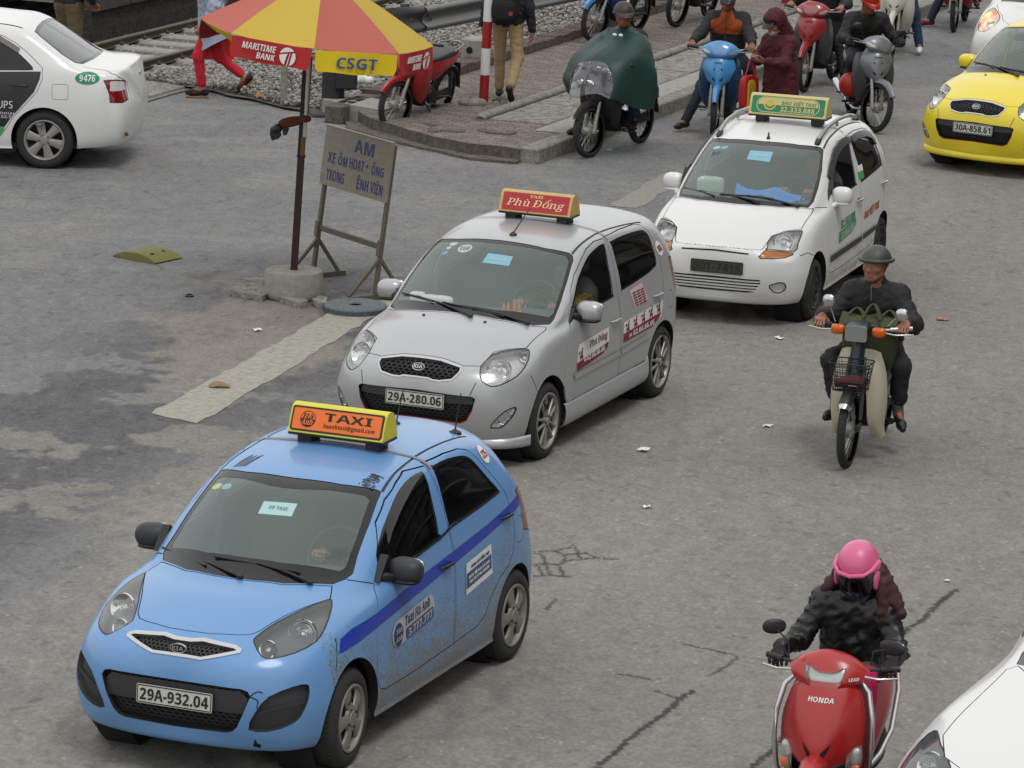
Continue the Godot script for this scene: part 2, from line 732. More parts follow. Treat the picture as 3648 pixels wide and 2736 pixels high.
func net_ta() -> Array:
	return rows_of([
		[0,.47,1.865],
		[0,.3,1.845,.2,.3,1.84,.36,.33,1.84,.42,.44,1.85,.42,.54,1.85,.38,.62,1.845,.3,.655,1.845,.21,.665,1.845,.1,.67,1.845,0,.67,1.845],
		[0,.205,1.8,.4,.205,1.76,.62,.24,1.7,.69,.42,1.69,.68,.56,1.68,.63,.67,1.68,.52,.73,1.71,.38,.75,1.745,.2,.755,1.775,0,.76,1.785],
		[0,.19,1.6,.6,.19,1.55,.745,.235,1.5,.785,.42,1.48,.775,.58,1.45,.735,.72,1.42,.64,.8,1.45,.48,.825,1.54,.25,.835,1.61,0,.838,1.63],
		[0,.19,1.2,.68,.19,1.2,.775,.235,1.2,.797,.42,1.2,.79,.62,1.18,.765,.8,1.12,.69,.88,1.14,.51,.912,1.26,.27,.928,1.36,0,.932,1.39],
		[0,.19,.8,.7,.19,.8,.775,.235,.8,.797,.42,.8,.793,.65,.78,.775,.855,.72,.71,.93,.74,.605,.985,.86,.31,1,1.08,0,1,1.13],
		[0,.19,.45,.7,.19,.45,.775,.235,.45,.797,.43,.45,.795,.66,.45,.775,.895,.42,.72,1.06,.44,.6,1.18,.54,.31,1.21,.73,0,1.212,.77],
		[0,.19,.1,.7,.19,.1,.775,.235,.1,.797,.43,.1,.795,.67,.1,.773,.925,.1,.7,1.18,.1,.555,1.365,.19,.3,1.405,.335,0,1.41,.37],
		[0,.19,-.3,.7,.19,-.3,.775,.235,-.3,.797,.43,-.3,.795,.68,-.3,.773,.95,-.3,.7,1.19,-.3,.575,1.42,-.3,.3,1.47,-.28,0,1.483,-.27],
		[0,.19,-.8,.7,.19,-.8,.775,.235,-.8,.795,.44,-.8,.793,.7,-.8,.77,.985,-.8,.695,1.21,-.8,.57,1.415,-.8,.3,1.465,-.8,0,1.477,-.8],
		[0,.2,-1.2,.68,.2,-1.2,.77,.24,-1.2,.79,.45,-1.2,.787,.72,-1.2,.757,1.025,-1.2,.675,1.215,-1.18,.53,1.375,-1.15,.28,1.432,-1.18,0,1.445,-1.18],
		[0,.22,-1.42,.65,.22,-1.42,.745,.25,-1.44,.765,.48,-1.46,.755,.74,-1.45,.7,1.02,-1.42,.6,1.19,-1.36,.46,1.325,-1.34,.25,1.38,-1.38,0,1.39,-1.4],
		[0,.25,-1.6,.58,.25,-1.58,.68,.28,-1.6,.71,.48,-1.62,.69,.74,-1.59,.63,.96,-1.57,.54,1.07,-1.53,.4,1.15,-1.51,.22,1.18,-1.52,0,1.19,-1.53],
		[0,.32,-1.7,.4,.32,-1.69,.52,.36,-1.71,.55,.5,-1.725,.54,.68,-1.7,.5,.88,-1.68,.44,.97,-1.68,.34,1.02,-1.68,.18,1.03,-1.69,0,1.03,-1.69],
		[0,.65,-1.735],
	])

func net_sa() -> Array:
	return rows_of([
		[0,.47,1.865],
		[0,.3,1.845,.2,.3,1.84,.36,.33,1.84,.42,.44,1.85,.42,.54,1.85,.38,.62,1.845,.3,.655,1.845,.21,.665,1.845,.1,.67,1.845,0,.67,1.845],
		[0,.205,1.8,.4,.205,1.76,.62,.24,1.7,.69,.42,1.69,.68,.56,1.68,.63,.67,1.68,.52,.73,1.71,.38,.75,1.745,.2,.755,1.775,0,.76,1.785],
		[0,.19,1.6,.6,.19,1.55,.745,.235,1.5,.785,.42,1.48,.775,.58,1.45,.735,.72,1.42,.64,.8,1.45,.48,.825,1.54,.25,.835,1.61,0,.838,1.63],
		[0,.19,1.2,.68,.19,1.2,.775,.235,1.2,.797,.42,1.2,.79,.62,1.18,.765,.8,1.12,.69,.88,1.14,.51,.912,1.26,.27,.928,1.36,0,.932,1.39],
		[0,.19,.8,.7,.19,.8,.775,.235,.8,.797,.42,.8,.793,.65,.78,.775,.855,.72,.71,.93,.74,.645,.965,.85,.32,1,1.06,0,1.008,1.1],
		[0,.19,.45,.7,.19,.45,.775,.235,.45,.797,.43,.45,.795,.66,.45,.775,.895,.42,.72,1.06,.46,.62,1.17,.53,.31,1.21,.69,0,1.217,.725],
		[0,.19,.1,.7,.19,.1,.775,.235,.1,.797,.43,.1,.795,.67,.1,.773,.925,.1,.705,1.18,.1,.565,1.365,.19,.3,1.42,.27,0,1.43,.3],
		[0,.19,-.3,.7,.19,-.3,.775,.235,-.3,.797,.43,-.3,.795,.68,-.3,.773,.95,-.3,.71,1.19,-.3,.585,1.415,-.3,.3,1.47,-.28,0,1.483,-.27],
		[0,.19,-.8,.7,.19,-.8,.775,.235,-.8,.795,.44,-.8,.793,.7,-.8,.77,.985,-.8,.71,1.21,-.8,.588,1.412,-.8,.31,1.467,-.8,0,1.478,-.8],
		[0,.2,-1.2,.68,.2,-1.2,.77,.24,-1.2,.795,.45,-1.2,.79,.72,-1.2,.768,1,-1.22,.7,1.21,-1.25,.575,1.39,-1.25,.3,1.445,-1.25,0,1.455,-1.25],
		[0,.22,-1.42,.65,.22,-1.42,.755,.25,-1.45,.78,.48,-1.48,.775,.74,-1.5,.74,1.02,-1.5,.665,1.21,-1.5,.53,1.355,-1.5,.28,1.405,-1.53,0,1.415,-1.54],
		[0,.25,-1.6,.58,.25,-1.58,.68,.28,-1.6,.72,.48,-1.6,.71,.74,-1.63,.67,.98,-1.61,.6,1.12,-1.6,.46,1.22,-1.6,.25,1.25,-1.62,0,1.26,-1.63],
		[0,.32,-1.7,.4,.32,-1.69,.52,.36,-1.71,.55,.5,-1.725,.54,.68,-1.7,.5,.88,-1.68,.44,.97,-1.68,.34,1.02,-1.68,.18,1.03,-1.69,0,1.03,-1.69],
		[0,.65,-1.735],
	])

func net_m2() -> Array:
	return rows_of([
		[0,.47,1.824],
		[0,.3,1.804,.189,.3,1.8,.34,.33,1.8,.397,.44,1.809,.397,.54,1.809,.359,.62,1.804,.283,.655,1.804,.198,.665,1.804,.095,.67,1.804,0,.67,1.804],
		[0,.205,1.76,.378,.205,1.721,.586,.24,1.663,.652,.42,1.653,.643,.56,1.643,.6,.61,1.65,.5,.66,1.68,.37,.68,1.71,.19,.69,1.74,0,.692,1.75],
		[0,.19,1.565,.567,.19,1.516,.704,.235,1.467,.742,.42,1.447,.735,.56,1.4,.7,.7,1.38,.62,.765,1.42,.46,.79,1.5,.24,.795,1.57,0,.797,1.59],
		[0,.19,1.174,.643,.19,1.174,.732,.235,1.174,.753,.42,1.174,.747,.62,1.154,.725,.8,1.1,.655,.865,1.12,.49,.89,1.24,.26,.9,1.35,0,.903,1.38],
		[0,.19,.782,.661,.19,.782,.732,.235,.782,.753,.42,.782,.749,.65,.763,.735,.86,.72,.675,.925,.78,.59,.955,.95,.3,.965,1.14,0,.968,1.19],
		[0,.19,.44,.661,.19,.44,.732,.235,.44,.753,.43,.44,.751,.66,.44,.735,.895,.42,.685,1.05,.46,.575,1.165,.57,.3,1.19,.76,0,1.195,.79],
		[0,.19,.098,.661,.19,.098,.732,.235,.098,.753,.43,.098,.751,.67,.098,.73,.925,.098,.661,1.18,.098,.53,1.362,.22,.29,1.395,.34,0,1.4,.375],
		[0,.19,-.293,.661,.19,-.293,.732,.235,-.293,.753,.43,-.293,.751,.68,-.293,.73,.95,-.293,.661,1.19,-.293,.545,1.43,-.29,.29,1.482,-.28,0,1.495,-.27],
		[0,.19,-.782,.661,.19,-.782,.732,.235,-.782,.751,.44,-.782,.749,.7,-.782,.728,.985,-.782,.657,1.21,-.782,.54,1.43,-.78,.29,1.478,-.78,0,1.49,-.78],
		[0,.2,-1.174,.643,.2,-1.174,.728,.24,-1.174,.747,.45,-1.174,.744,.72,-1.174,.715,1.025,-1.174,.647,1.22,-1.174,.52,1.39,-1.174,.274,1.44,-1.174,0,1.452,-1.174],
		[0,.22,-1.389,.614,.22,-1.389,.704,.25,-1.408,.728,.48,-1.428,.723,.74,-1.428,.68,1.03,-1.418,.605,1.2,-1.399,.472,1.34,-1.389,.255,1.385,-1.418,0,1.395,-1.428],
		[0,.25,-1.565,.548,.25,-1.545,.643,.28,-1.565,.671,.48,-1.584,.661,.74,-1.565,.614,.98,-1.555,.539,1.1,-1.535,.406,1.2,-1.526,.227,1.22,-1.545,0,1.23,-1.55],
		[0,.32,-1.663,.378,.32,-1.653,.491,.36,-1.672,.52,.5,-1.687,.51,.68,-1.663,.472,.88,-1.643,.416,.97,-1.643,.321,1.02,-1.643,.17,1.03,-1.653,0,1.03,-1.653],
		[0,.65,-1.697],
	])

func net_vi() -> Array:
	return rows_of([
		[0,.47,2.16],
		[0,.3,2.14,.21,.3,2.135,.378,.33,2.135,.441,.44,2.145,.441,.54,2.145,.399,.62,2.14,.315,.655,2.14,.221,.665,2.14,.105,.67,2.14,0,.67,2.14],
		[0,.205,2.07,.424,.205,2.03,.657,.24,1.97,.731,.42,1.96,.721,.56,1.95,.668,.67,1.95,.551,.73,1.98,.403,.75,2.015,.212,.755,2.045,0,.76,2.055],
		[0,.19,1.8,.636,.19,1.75,.79,.235,1.7,.832,.42,1.68,.822,.58,1.65,.779,.72,1.62,.678,.8,1.65,.509,.825,1.74,.265,.835,1.81,0,.838,1.83],
		[0,.19,1.3,.721,.19,1.3,.822,.235,1.3,.845,.42,1.3,.837,.62,1.28,.811,.8,1.22,.731,.88,1.24,.541,.912,1.36,.286,.928,1.46,0,.932,1.49],
		[0,.19,.8,.742,.19,.8,.822,.235,.8,.845,.42,.8,.841,.65,.78,.822,.855,.72,.753,.93,.74,.641,.985,.86,.329,1,1.08,0,1,1.13],
		[0,.187,.45,.742,.187,.45,.822,.231,.45,.845,.424,.45,.843,.65,.45,.822,.882,.42,.763,1.044,.44,.636,1.178,.54,.329,1.215,.73,0,1.217,.77],
		[0,.187,.1,.742,.187,.1,.822,.231,.1,.845,.424,.1,.843,.66,.1,.819,.911,.1,.742,1.178,.1,.588,1.395,.19,.318,1.434,.335,0,1.439,.37],
		[0,.187,-.3,.742,.187,-.3,.822,.231,-.3,.845,.424,-.3,.843,.67,-.3,.819,.936,-.3,.742,1.19,-.3,.609,1.449,-.3,.318,1.498,-.28,0,1.511,-.27],
		[0,.19,-.8,.74,.19,-.8,.82,.235,-.8,.845,.44,-.8,.843,.7,-.8,.815,.96,-.8,.73,1.212,-.77,.59,1.435,-.75,.31,1.487,-.72,0,1.498,-.72],
		[0,.2,-1.25,.72,.2,-1.25,.82,.24,-1.25,.845,.45,-1.25,.84,.72,-1.25,.812,.965,-1.25,.745,1.15,-1.18,.595,1.395,-1.04,.32,1.445,-1.01,0,1.458,-1],
		[0,.21,-1.5,.7,.21,-1.5,.815,.25,-1.5,.84,.47,-1.5,.835,.74,-1.5,.805,.965,-1.5,.755,1.08,-1.45,.635,1.212,-1.36,.34,1.262,-1.36,0,1.275,-1.36],
		[0,.22,-1.7,.66,.22,-1.7,.79,.26,-1.72,.83,.48,-1.72,.823,.75,-1.72,.785,.955,-1.73,.735,1.02,-1.7,.62,1.055,-1.63,.34,1.085,-1.67,0,1.09,-1.69],
		[0,.24,-1.95,.6,.24,-1.93,.75,.28,-1.93,.8,.5,-1.93,.79,.76,-1.93,.75,.94,-1.93,.69,1.005,-1.94,.56,1.04,-1.99,.3,1.06,-2.03,0,1.065,-2.04],
		[0,.28,-2.12,.45,.28,-2.09,.62,.32,-2.08,.68,.5,-2.1,.66,.68,-2.1,.62,.86,-2.06,.55,.94,-2.06,.42,.97,-2.09,.22,.985,-2.1,0,.99,-2.11],
		[0,.62,-2.17],
	])

# ---------------------------------------------------------------- cars
func p3(a: Array) -> Array:
	var r := []
	for k in range(0,a.size(),3):
		r.append(Vector3(a[k],a[k + 1],a[k + 2]))
	return r

# (z,y) pairs to an outline seen from the side
func zy(a: Array) -> PackedVector2Array:
	var p := PackedVector2Array()
	for k in range(0,a.size(),2):
		p.append(Vector2(-a[k],a[k + 1]))
	return p

func ribbon(pts: Array,way,w: float) -> PackedVector2Array:
	var f := flatten(pts,way)
	var r := Geometry2D.offset_polyline(f,w * .5,Geometry2D.JOIN_ROUND,Geometry2D.END_BUTT)
	return r[0]

# rounded box: half sizes h,exponent e (2 = ellipsoid,larger = boxier)
func pillow(g: G,c: Vector3,h: Vector3,b := Basis(),e := 3.5,la := 10,lo := 16) -> void:
	var p := PackedVector3Array()
	for i in la + 1:
		var t := -PI * .5 + PI * i / la
		for k in lo + 1:
			var a := TAU * k / lo
			var d := Vector3(cos(t) * cos(a),sin(t),cos(t) * sin(a))
			var s := pow(pow(absf(d.x),e) + pow(absf(d.y),e) + pow(absf(d.z),e),-1.0 / e)
			p.append(c + b * (d * s * h))
	g.grid(p,la + 1,lo + 1,.0,c)

func honeycomb(poly: PackedVector2Array,t: Transform3D,cw: float,ch: float,line: float) -> G:
	var g := G.new()
	var lo := poly[0]
	var hi := poly[0]
	for q in poly:
		lo = lo.min(q)
		hi = hi.max(q)
	var row := 0
	var y := lo.y
	while y < hi.y + ch:
		var x := lo.x + (cw * .5 if row % 2 else .0)
		while x < hi.x + cw:
			if Geometry2D.is_point_in_polygon(Vector2(x,y),poly):
				var a := PackedVector2Array()
				var b := PackedVector2Array()
				for k in 6:
					var d := Vector2(sin(TAU * k / 6.0) * cw * .577,cos(TAU * k / 6.0) * ch * .66)
					a.append(Vector2(x,y) + d)
					b.append(Vector2(x,y) + d * (1.0 - line / cw))
				for k in 6:
					var k2 := (k + 1) % 6
					g.quad(t * Vector3(a[k].x,a[k].y,0),t * Vector3(a[k2].x,a[k2].y,0),t * Vector3(b[k2].x,b[k2].y,0),t * Vector3(b[k].x,b[k].y,0),t.basis.z)
					g.quad(t * Vector3(b[k].x,b[k].y,0),t * Vector3(b[k2].x,b[k2].y,0),t * Vector3(b[k2].x,b[k2].y,-.01),t * Vector3(b[k].x,b[k].y,-.01),t.basis * Vector3(x - b[k].x,y - b[k].y,0))
			x += cw
		y += ch
		row += 1
	return g

# a wheel whose outer face looks along +x; n spokes from w0 wide at the hub to w1 at the rim
func wheel(t: Node3D,at: Vector3,radius: float,rim: float,style: Dictionary,steer := .0,flip := false) -> void:
	var o := Node3D.new()
	o.name = "wheel" if not t.has_node("wheel") else "wheel_%03d" % t.get_children().filter(func(c): return c.name.begins_with("wheel")).size()
	t.add_child(o,true)
	o.position = at
	o.rotation.y = steer + (PI if flip else .0)
	var w := .085
	var ty := G.new()
	ty.lathe([Vector2(rim + .004,-.012),Vector2(rim + .016,.0),Vector2(radius - .05,.004),Vector2(radius - .018,-.006),Vector2(radius - .003,-.028),Vector2(radius,-.05),Vector2(radius,-w * 1.5),Vector2(radius - .006,-w * 1.85),Vector2(radius - .04,-w * 2.1),Vector2(rim,-w * 2.1)],Vector3.ZERO,Vector3.RIGHT,40)
	for k in 60:
		var a := TAU * k / 60
		var d := Vector3(0,cos(a),sin(a))
		ty.box(Vector3(-.043,0,0) + d * (radius + .001),Vector3(.03,.006,.012),Basis(Vector3.RIGHT,a),.0)
		ty.box(Vector3(-.12,0,0) + d * (radius + .001),Vector3(.03,.006,.012),Basis(Vector3.RIGHT,a + .05),.0)
	part("tyre",ty,M.tyre,o)
	var back := G.new()
	back.lathe([Vector2(.0,-.075),Vector2(.11,-.075),Vector2(.115,-.1),Vector2(rim,-.1)],Vector3.ZERO,Vector3.RIGHT,24)
	part("brake",back,M.brake,o)
	var r := G.new()
	r.lathe([Vector2(rim + .008,-.01),Vector2(rim + .006,.004),Vector2(rim - .004,.006),Vector2(rim - .012,.0),Vector2(rim - .02,-.03),Vector2(rim - .02,-.16)],Vector3.ZERO,Vector3.RIGHT,40)
	var n: int = style.n
	var hub: float = style.hub
	for k in n:
		var a := TAU * (k + .25) / n
		for tw in style.twin:
			var rows := []
			for i in 5:
				var f := i / 4.0
				var rad := hub * .8 + (rim - .012 - hub * .8) * f
				var half: float = lerpf(style.w0,style.w1,f * f) * .5
				var bulge := lerpf(style.out,-.006,f)
				var row := []
				for e in [-1.0,-.8,.8,1.0]:
					var ang: float = a + (half * e + tw * lerpf(.35,1.0,f)) / rad
					row.append(Vector3(bulge - (.018 if absf(e) == 1.0 else .0),cos(ang) * rad,sin(ang) * rad))
				rows.append(row)
			r.patch(rows,2,2,.0,Vector3(-.5,0,0))
	r.lathe([Vector2(.0,style.out + .008),Vector2(hub * .55,style.out + .006),Vector2(hub * .62,style.out),Vector2(hub,style.out - .002),Vector2(hub + .004,style.out - .02)],Vector3.ZERO,Vector3.RIGHT,24)
	part("rim",r,style.mat,o)
	var nut := G.new()
	for k in style.nuts:
		var a: float = TAU * k / style.nuts + .4
		nut.lathe([Vector2(.0,style.out + .006),Vector2(.007,style.out + .006),Vector2(.009,style.out - .004)],Vector3(0,cos(a),sin(a)) * hub * .78,Vector3.RIGHT,6)
	part("wheel_nuts",nut,M.brake,o)

# cut a panel with a dark joint round it
func panel(s: G,way,poly: PackedVector2Array,gap: float,seams: G,least := .12) -> G:
	var got := cut(s,way,poly,least)
	var inner := cut(got,way,grown(poly,-gap),-1.0)
	seams.add(moved(got,-.008))
	inner.add(walls(inner,-.012))
	return inner

func lamp(t: Node3D,s: G,way,poly: PackedVector2Array,called: String,bowls: Array,lens: Material,base: Material,deep := .05,mirror := true,amber := []) -> void:
	var got := cut(s,way,poly,-.2)
	var rim := cut(got,way,grown(poly,-.009),-1.0)
	var edge := got
	var shell := rim
	for side in ([false,true] if mirror else [false]):
		var tr := MIRROR if side else Transform3D()
		var o := G.new()
		o.add(shell,tr)
		var l := part(called,o,lens,t)
		o = G.new()
		o.add(edge,tr)
		o.add(walls(shell,-.012),tr)
		part("bezel",o,M.black,l)
		o = G.new()
		o.add(moved(shell,-deep),tr)
		o.add(walls(shell,-deep),tr)
		part("housing",o,base,l)
		for b in bowls:
			o = G.new()
			var ax: Vector3 = b[2]
			var g := G.new()
			g.lathe([Vector2(.012,-.045),Vector2(b[1] * .55,-.04),Vector2(b[1] * .85,-.025),Vector2(b[1],.0),Vector2(b[1] + .008,.004),Vector2(b[1] + .012,-.01)],b[0],ax,24)
			o.add(g,tr)
			part("reflector",o,M.mirrored,l)
			g = G.new()
			g.ball(b[0] - ax * .025,Vector3(.014,.014,.014),Basis(),6,8)
			g.lathe([Vector2(b[1] * .3,.004),Vector2(b[1] * .32,-.004),Vector2(b[1] * .27,-.004),Vector2(b[1] * .3,.004)],b[0] - ax * .012,ax,18)
			o = G.new()
			o.add(g,tr)
			part("bulb",o,M.lampglass,l)
		for b in amber:
			var g := G.new()
			g.ball(b,Vector3(.03,.02,.02),Basis(),6,10)
			o = G.new()
			o.add(g,tr)
			part("indicator",o,M.amber,l)

func seat(g: G,at: Vector3) -> void:
	pillow(g,at + Vector3(0,.08,.06),Vector3(.24,.09,.26))
	pillow(g,at + Vector3(0,.40,-.24),Vector3(.235,.32,.075),Basis(Vector3.RIGHT,-.22))
	pillow(g,at + Vector3(0,.80,-.335),Vector3(.125,.085,.05),Basis(Vector3.RIGHT,-.2),2.8)

func interior(t: Node3D,dash_z: float,dash_y: float,wide: float) -> void:
	var d := G.new()
	var rows := []
	for i in 5:
		var f: Array = [[.0,.10,-.50],[.0,-.02,-.46],[.0,.0,-.26],[.0,-.01,-.05],[.0,-.05,.2]][i]
		var row := []
		for e in [-1.0,-.6,.0,.6,1.0]:
			row.append(Vector3(e * wide * [1.0,1.0,.97,.82,.55][i],dash_y + (f[1] - .32 if i == 0 else f[1]) + (.03 if e == .6 and i == 1 else .0),dash_z + f[2] - .08 * e * e))
		rows.append(row)
	d.patch(rows,3,3,.02,Vector3(0,0,dash_z))
	part("dashboard",d,M.dash,t)
	for e in [.34,-.34]:
		var g := G.new()
		seat(g,Vector3(e,.38,-.05))
		part("seat",g,M.seat,t)
	var b := G.new()
	pillow(b,Vector3(0,.46,-.85),Vector3(.58,.1,.24))
	pillow(b,Vector3(0,.76,-1.08),Vector3(.58,.28,.07),Basis(Vector3.RIGHT,-.22))
	part("rear_seat",b,M.seat,t)
	var w := G.new()
	var ring := []
	var bs := Basis(Vector3.RIGHT,-.5)
	for k in 25:
		ring.append(Vector3(.34,dash_y + .02,dash_z - .62) + bs * Vector3(cos(TAU * k / 24) * .185,sin(TAU * k / 24) * .185,0))
	w.tube(ring,[.014],6,false)
	for k in 3:
		w.bar(Vector3(.34,dash_y + .02,dash_z - .62),ring[[0,12,18][k]],.014)
	w.bar(Vector3(.34,dash_y + .02,dash_z - .62),Vector3(.34,dash_y - .06,dash_z - .4),.03)
	part("steering_wheel",w,M.black,t)
	var fl := G.new()
	fl.box(Vector3(0,.28,-.2),Vector3(wide * 1.9,.03,2.2))
	part("cabin_floor",fl,M.seam,t)
	var rm := G.new()
	rm.bar(Vector3(0,1.33,.36),Vector3(0,1.30,.34),.008)
	pillow(rm,Vector3(0,1.285,.33),Vector3(.11,.033,.014))
	part("rear_view_mirror",rm,M.black,t)

func plate(t: Node3D,s: String,at: Vector3,tilt: float,face: Material,ink: Material,split := "") -> void:
	var tr := Transform3D(Basis(Vector3.RIGHT,tilt),at)
	var g := G.new()
	g.slab(rounded(.47,.11,.012),tr,-.004,.0)
	var p := part("number_plate",g,face,t)
	g = G.new()
	for q in [[rounded(.47,.11,.012),.006]]:
		var ring := rounded(.462,.102,.01)
		var m := ring.size()
		var inn := rounded(.450,.090,.006)
		for k in m:
			var k2 := (k + 1) % m
			g.quad(tr * Vector3(ring[k].x,ring[k].y,.0015),tr * Vector3(ring[k2].x,ring[k2].y,.0015),tr * Vector3(inn[k2].x,inn[k2].y,.0015),tr * Vector3(inn[k].x,inn[k].y,.0015),tr.basis.z)
	g.add(text(s,.425,.066,tr * Transform3D(Basis(),Vector3(0,0,.001)),.002,"sansbold"))
	part("lettering",g,ink,p)

func wing_mirror(t: Node3D,root: Vector3,c: Vector3,h: Vector3,shell: Material,foot: Material,sail := true) -> void:
	for side in [1.0,-1.0]:
		var s := Vector3(side,1,1)
		var g := G.new()
		pillow(g,c * s,h,Basis(Vector3.UP,-.12 * side),2.6,12,18)
		var m := part("wing_mirror",g,shell,t)
		g = G.new()
		g.tube([root * s,(root.lerp(c,.5) - Vector3(0,.02,0)) * s,(c - Vector3(h.x * .5,h.y * .5,0)) * s],[.032,.026,.03],8)
		pillow(g,(c - Vector3(0,h.y * .82,0)) * s,Vector3(h.x * .8,.018,h.z * .9))
		part("mirror_foot",g,foot,m)
		g = G.new()
		pillow(g,(c - Vector3(0,0,h.z * .86)) * s,Vector3(h.x * .85,h.y * .8,.012),Basis(Vector3.UP,-.12 * side),3.5)
		part("mirror_glass",g,M.mirrored,m)

func roof_sign(t: Node3D,at: Vector3,w: float,tall: float,deep: float,face: Material,shell: Material,base: Material) -> MeshInstance3D:
	var g := G.new()
	var sec := smooth2(pv2([-deep * .5,.0,-deep * .5,tall * .3,-deep * .36,tall * .8,-deep * .16,tall,deep * .12,tall,deep * .30,tall * .8,deep * .5,tall * .25,deep * .5,.0]),3)
	g.slab(sec,Transform3D(Basis(Vector3(0,0,1),Vector3.UP,Vector3(-1,0,0)),at),-w * .5,w * .5)
	var o := part("roof_sign",g,shell,t)
	g = G.new()
	for e in [-1.0,1.0]:
		g.box(at + Vector3(e * w * .36,-.035,deep * .15),Vector3(.1,.075,.06),Basis(),.01)
		g.box(at + Vector3(e * w * .36,-.035,-deep * .2),Vector3(.1,.075,.06),Basis(),.01)
	g.box(at + Vector3(0,-.004,0),Vector3(w * 1.02,.02,deep * 1.04),Basis(),.006)
	part("sign_foot",g,M.black,o)
	return o

# the sloping front of a roof sign: x across,y up its face,z out of it
func sign_face(at: Vector3,tall: float,deep: float) -> Transform3D:
	var a := at + Vector3(0,tall * .25,deep * .5)
	var b := at + Vector3(0,tall * .8,deep * .30)
	var y := (b - a).normalized()
	return Transform3D(Basis(Vector3.RIGHT,y,Vector3.RIGHT.cross(y)),(a + b) * .5)

func wiper(t: Node3D,pivot: Vector3,tip_a: Vector3,tip_b: Vector3) -> void:
	var g := G.new()
	var up := Vector3(0,.012,.008)
	var mid := tip_a.lerp(tip_b,.5)
	g.tube([pivot + up,pivot.lerp(mid,.5) + up * 2.5,mid + up * 1.5],[.011,.008,.006],6)
	g.tube([tip_a + up * .6,mid + up * .9,tip_b + up * .6],[.007,.009,.007],6)
	g.box(pivot + up,Vector3(.035,.02,.035),Basis(),.006)
	part("wiper",g,M.black,t)

func handle(t: Node3D,c: Vector3,m: Material,cup: Material) -> void:
	for side in [1.0,-1.0]:
		var s := Vector3(side,1,1)
		var g := G.new()
		g.tube([(c + Vector3(.004,0,.085)) * s,(c + Vector3(.03,.006,.05)) * s,(c + Vector3(.032,.006,-.05)) * s,(c + Vector3(.006,0,-.085)) * s],[.009,.014,.014,.01],8,true,1.0,.8)
		pillow(g,(c + Vector3(-.002,-.004,0)) * s,Vector3(.006,.032,.06))
		part("door_handle",g,m,t)

func pair(called: String,s: G,m: Material,t: Node3D) -> void:
	part(called,s,m,t)
	var r := G.new()
	r.add(s,MIRROR)
	part(called,r,m,t)

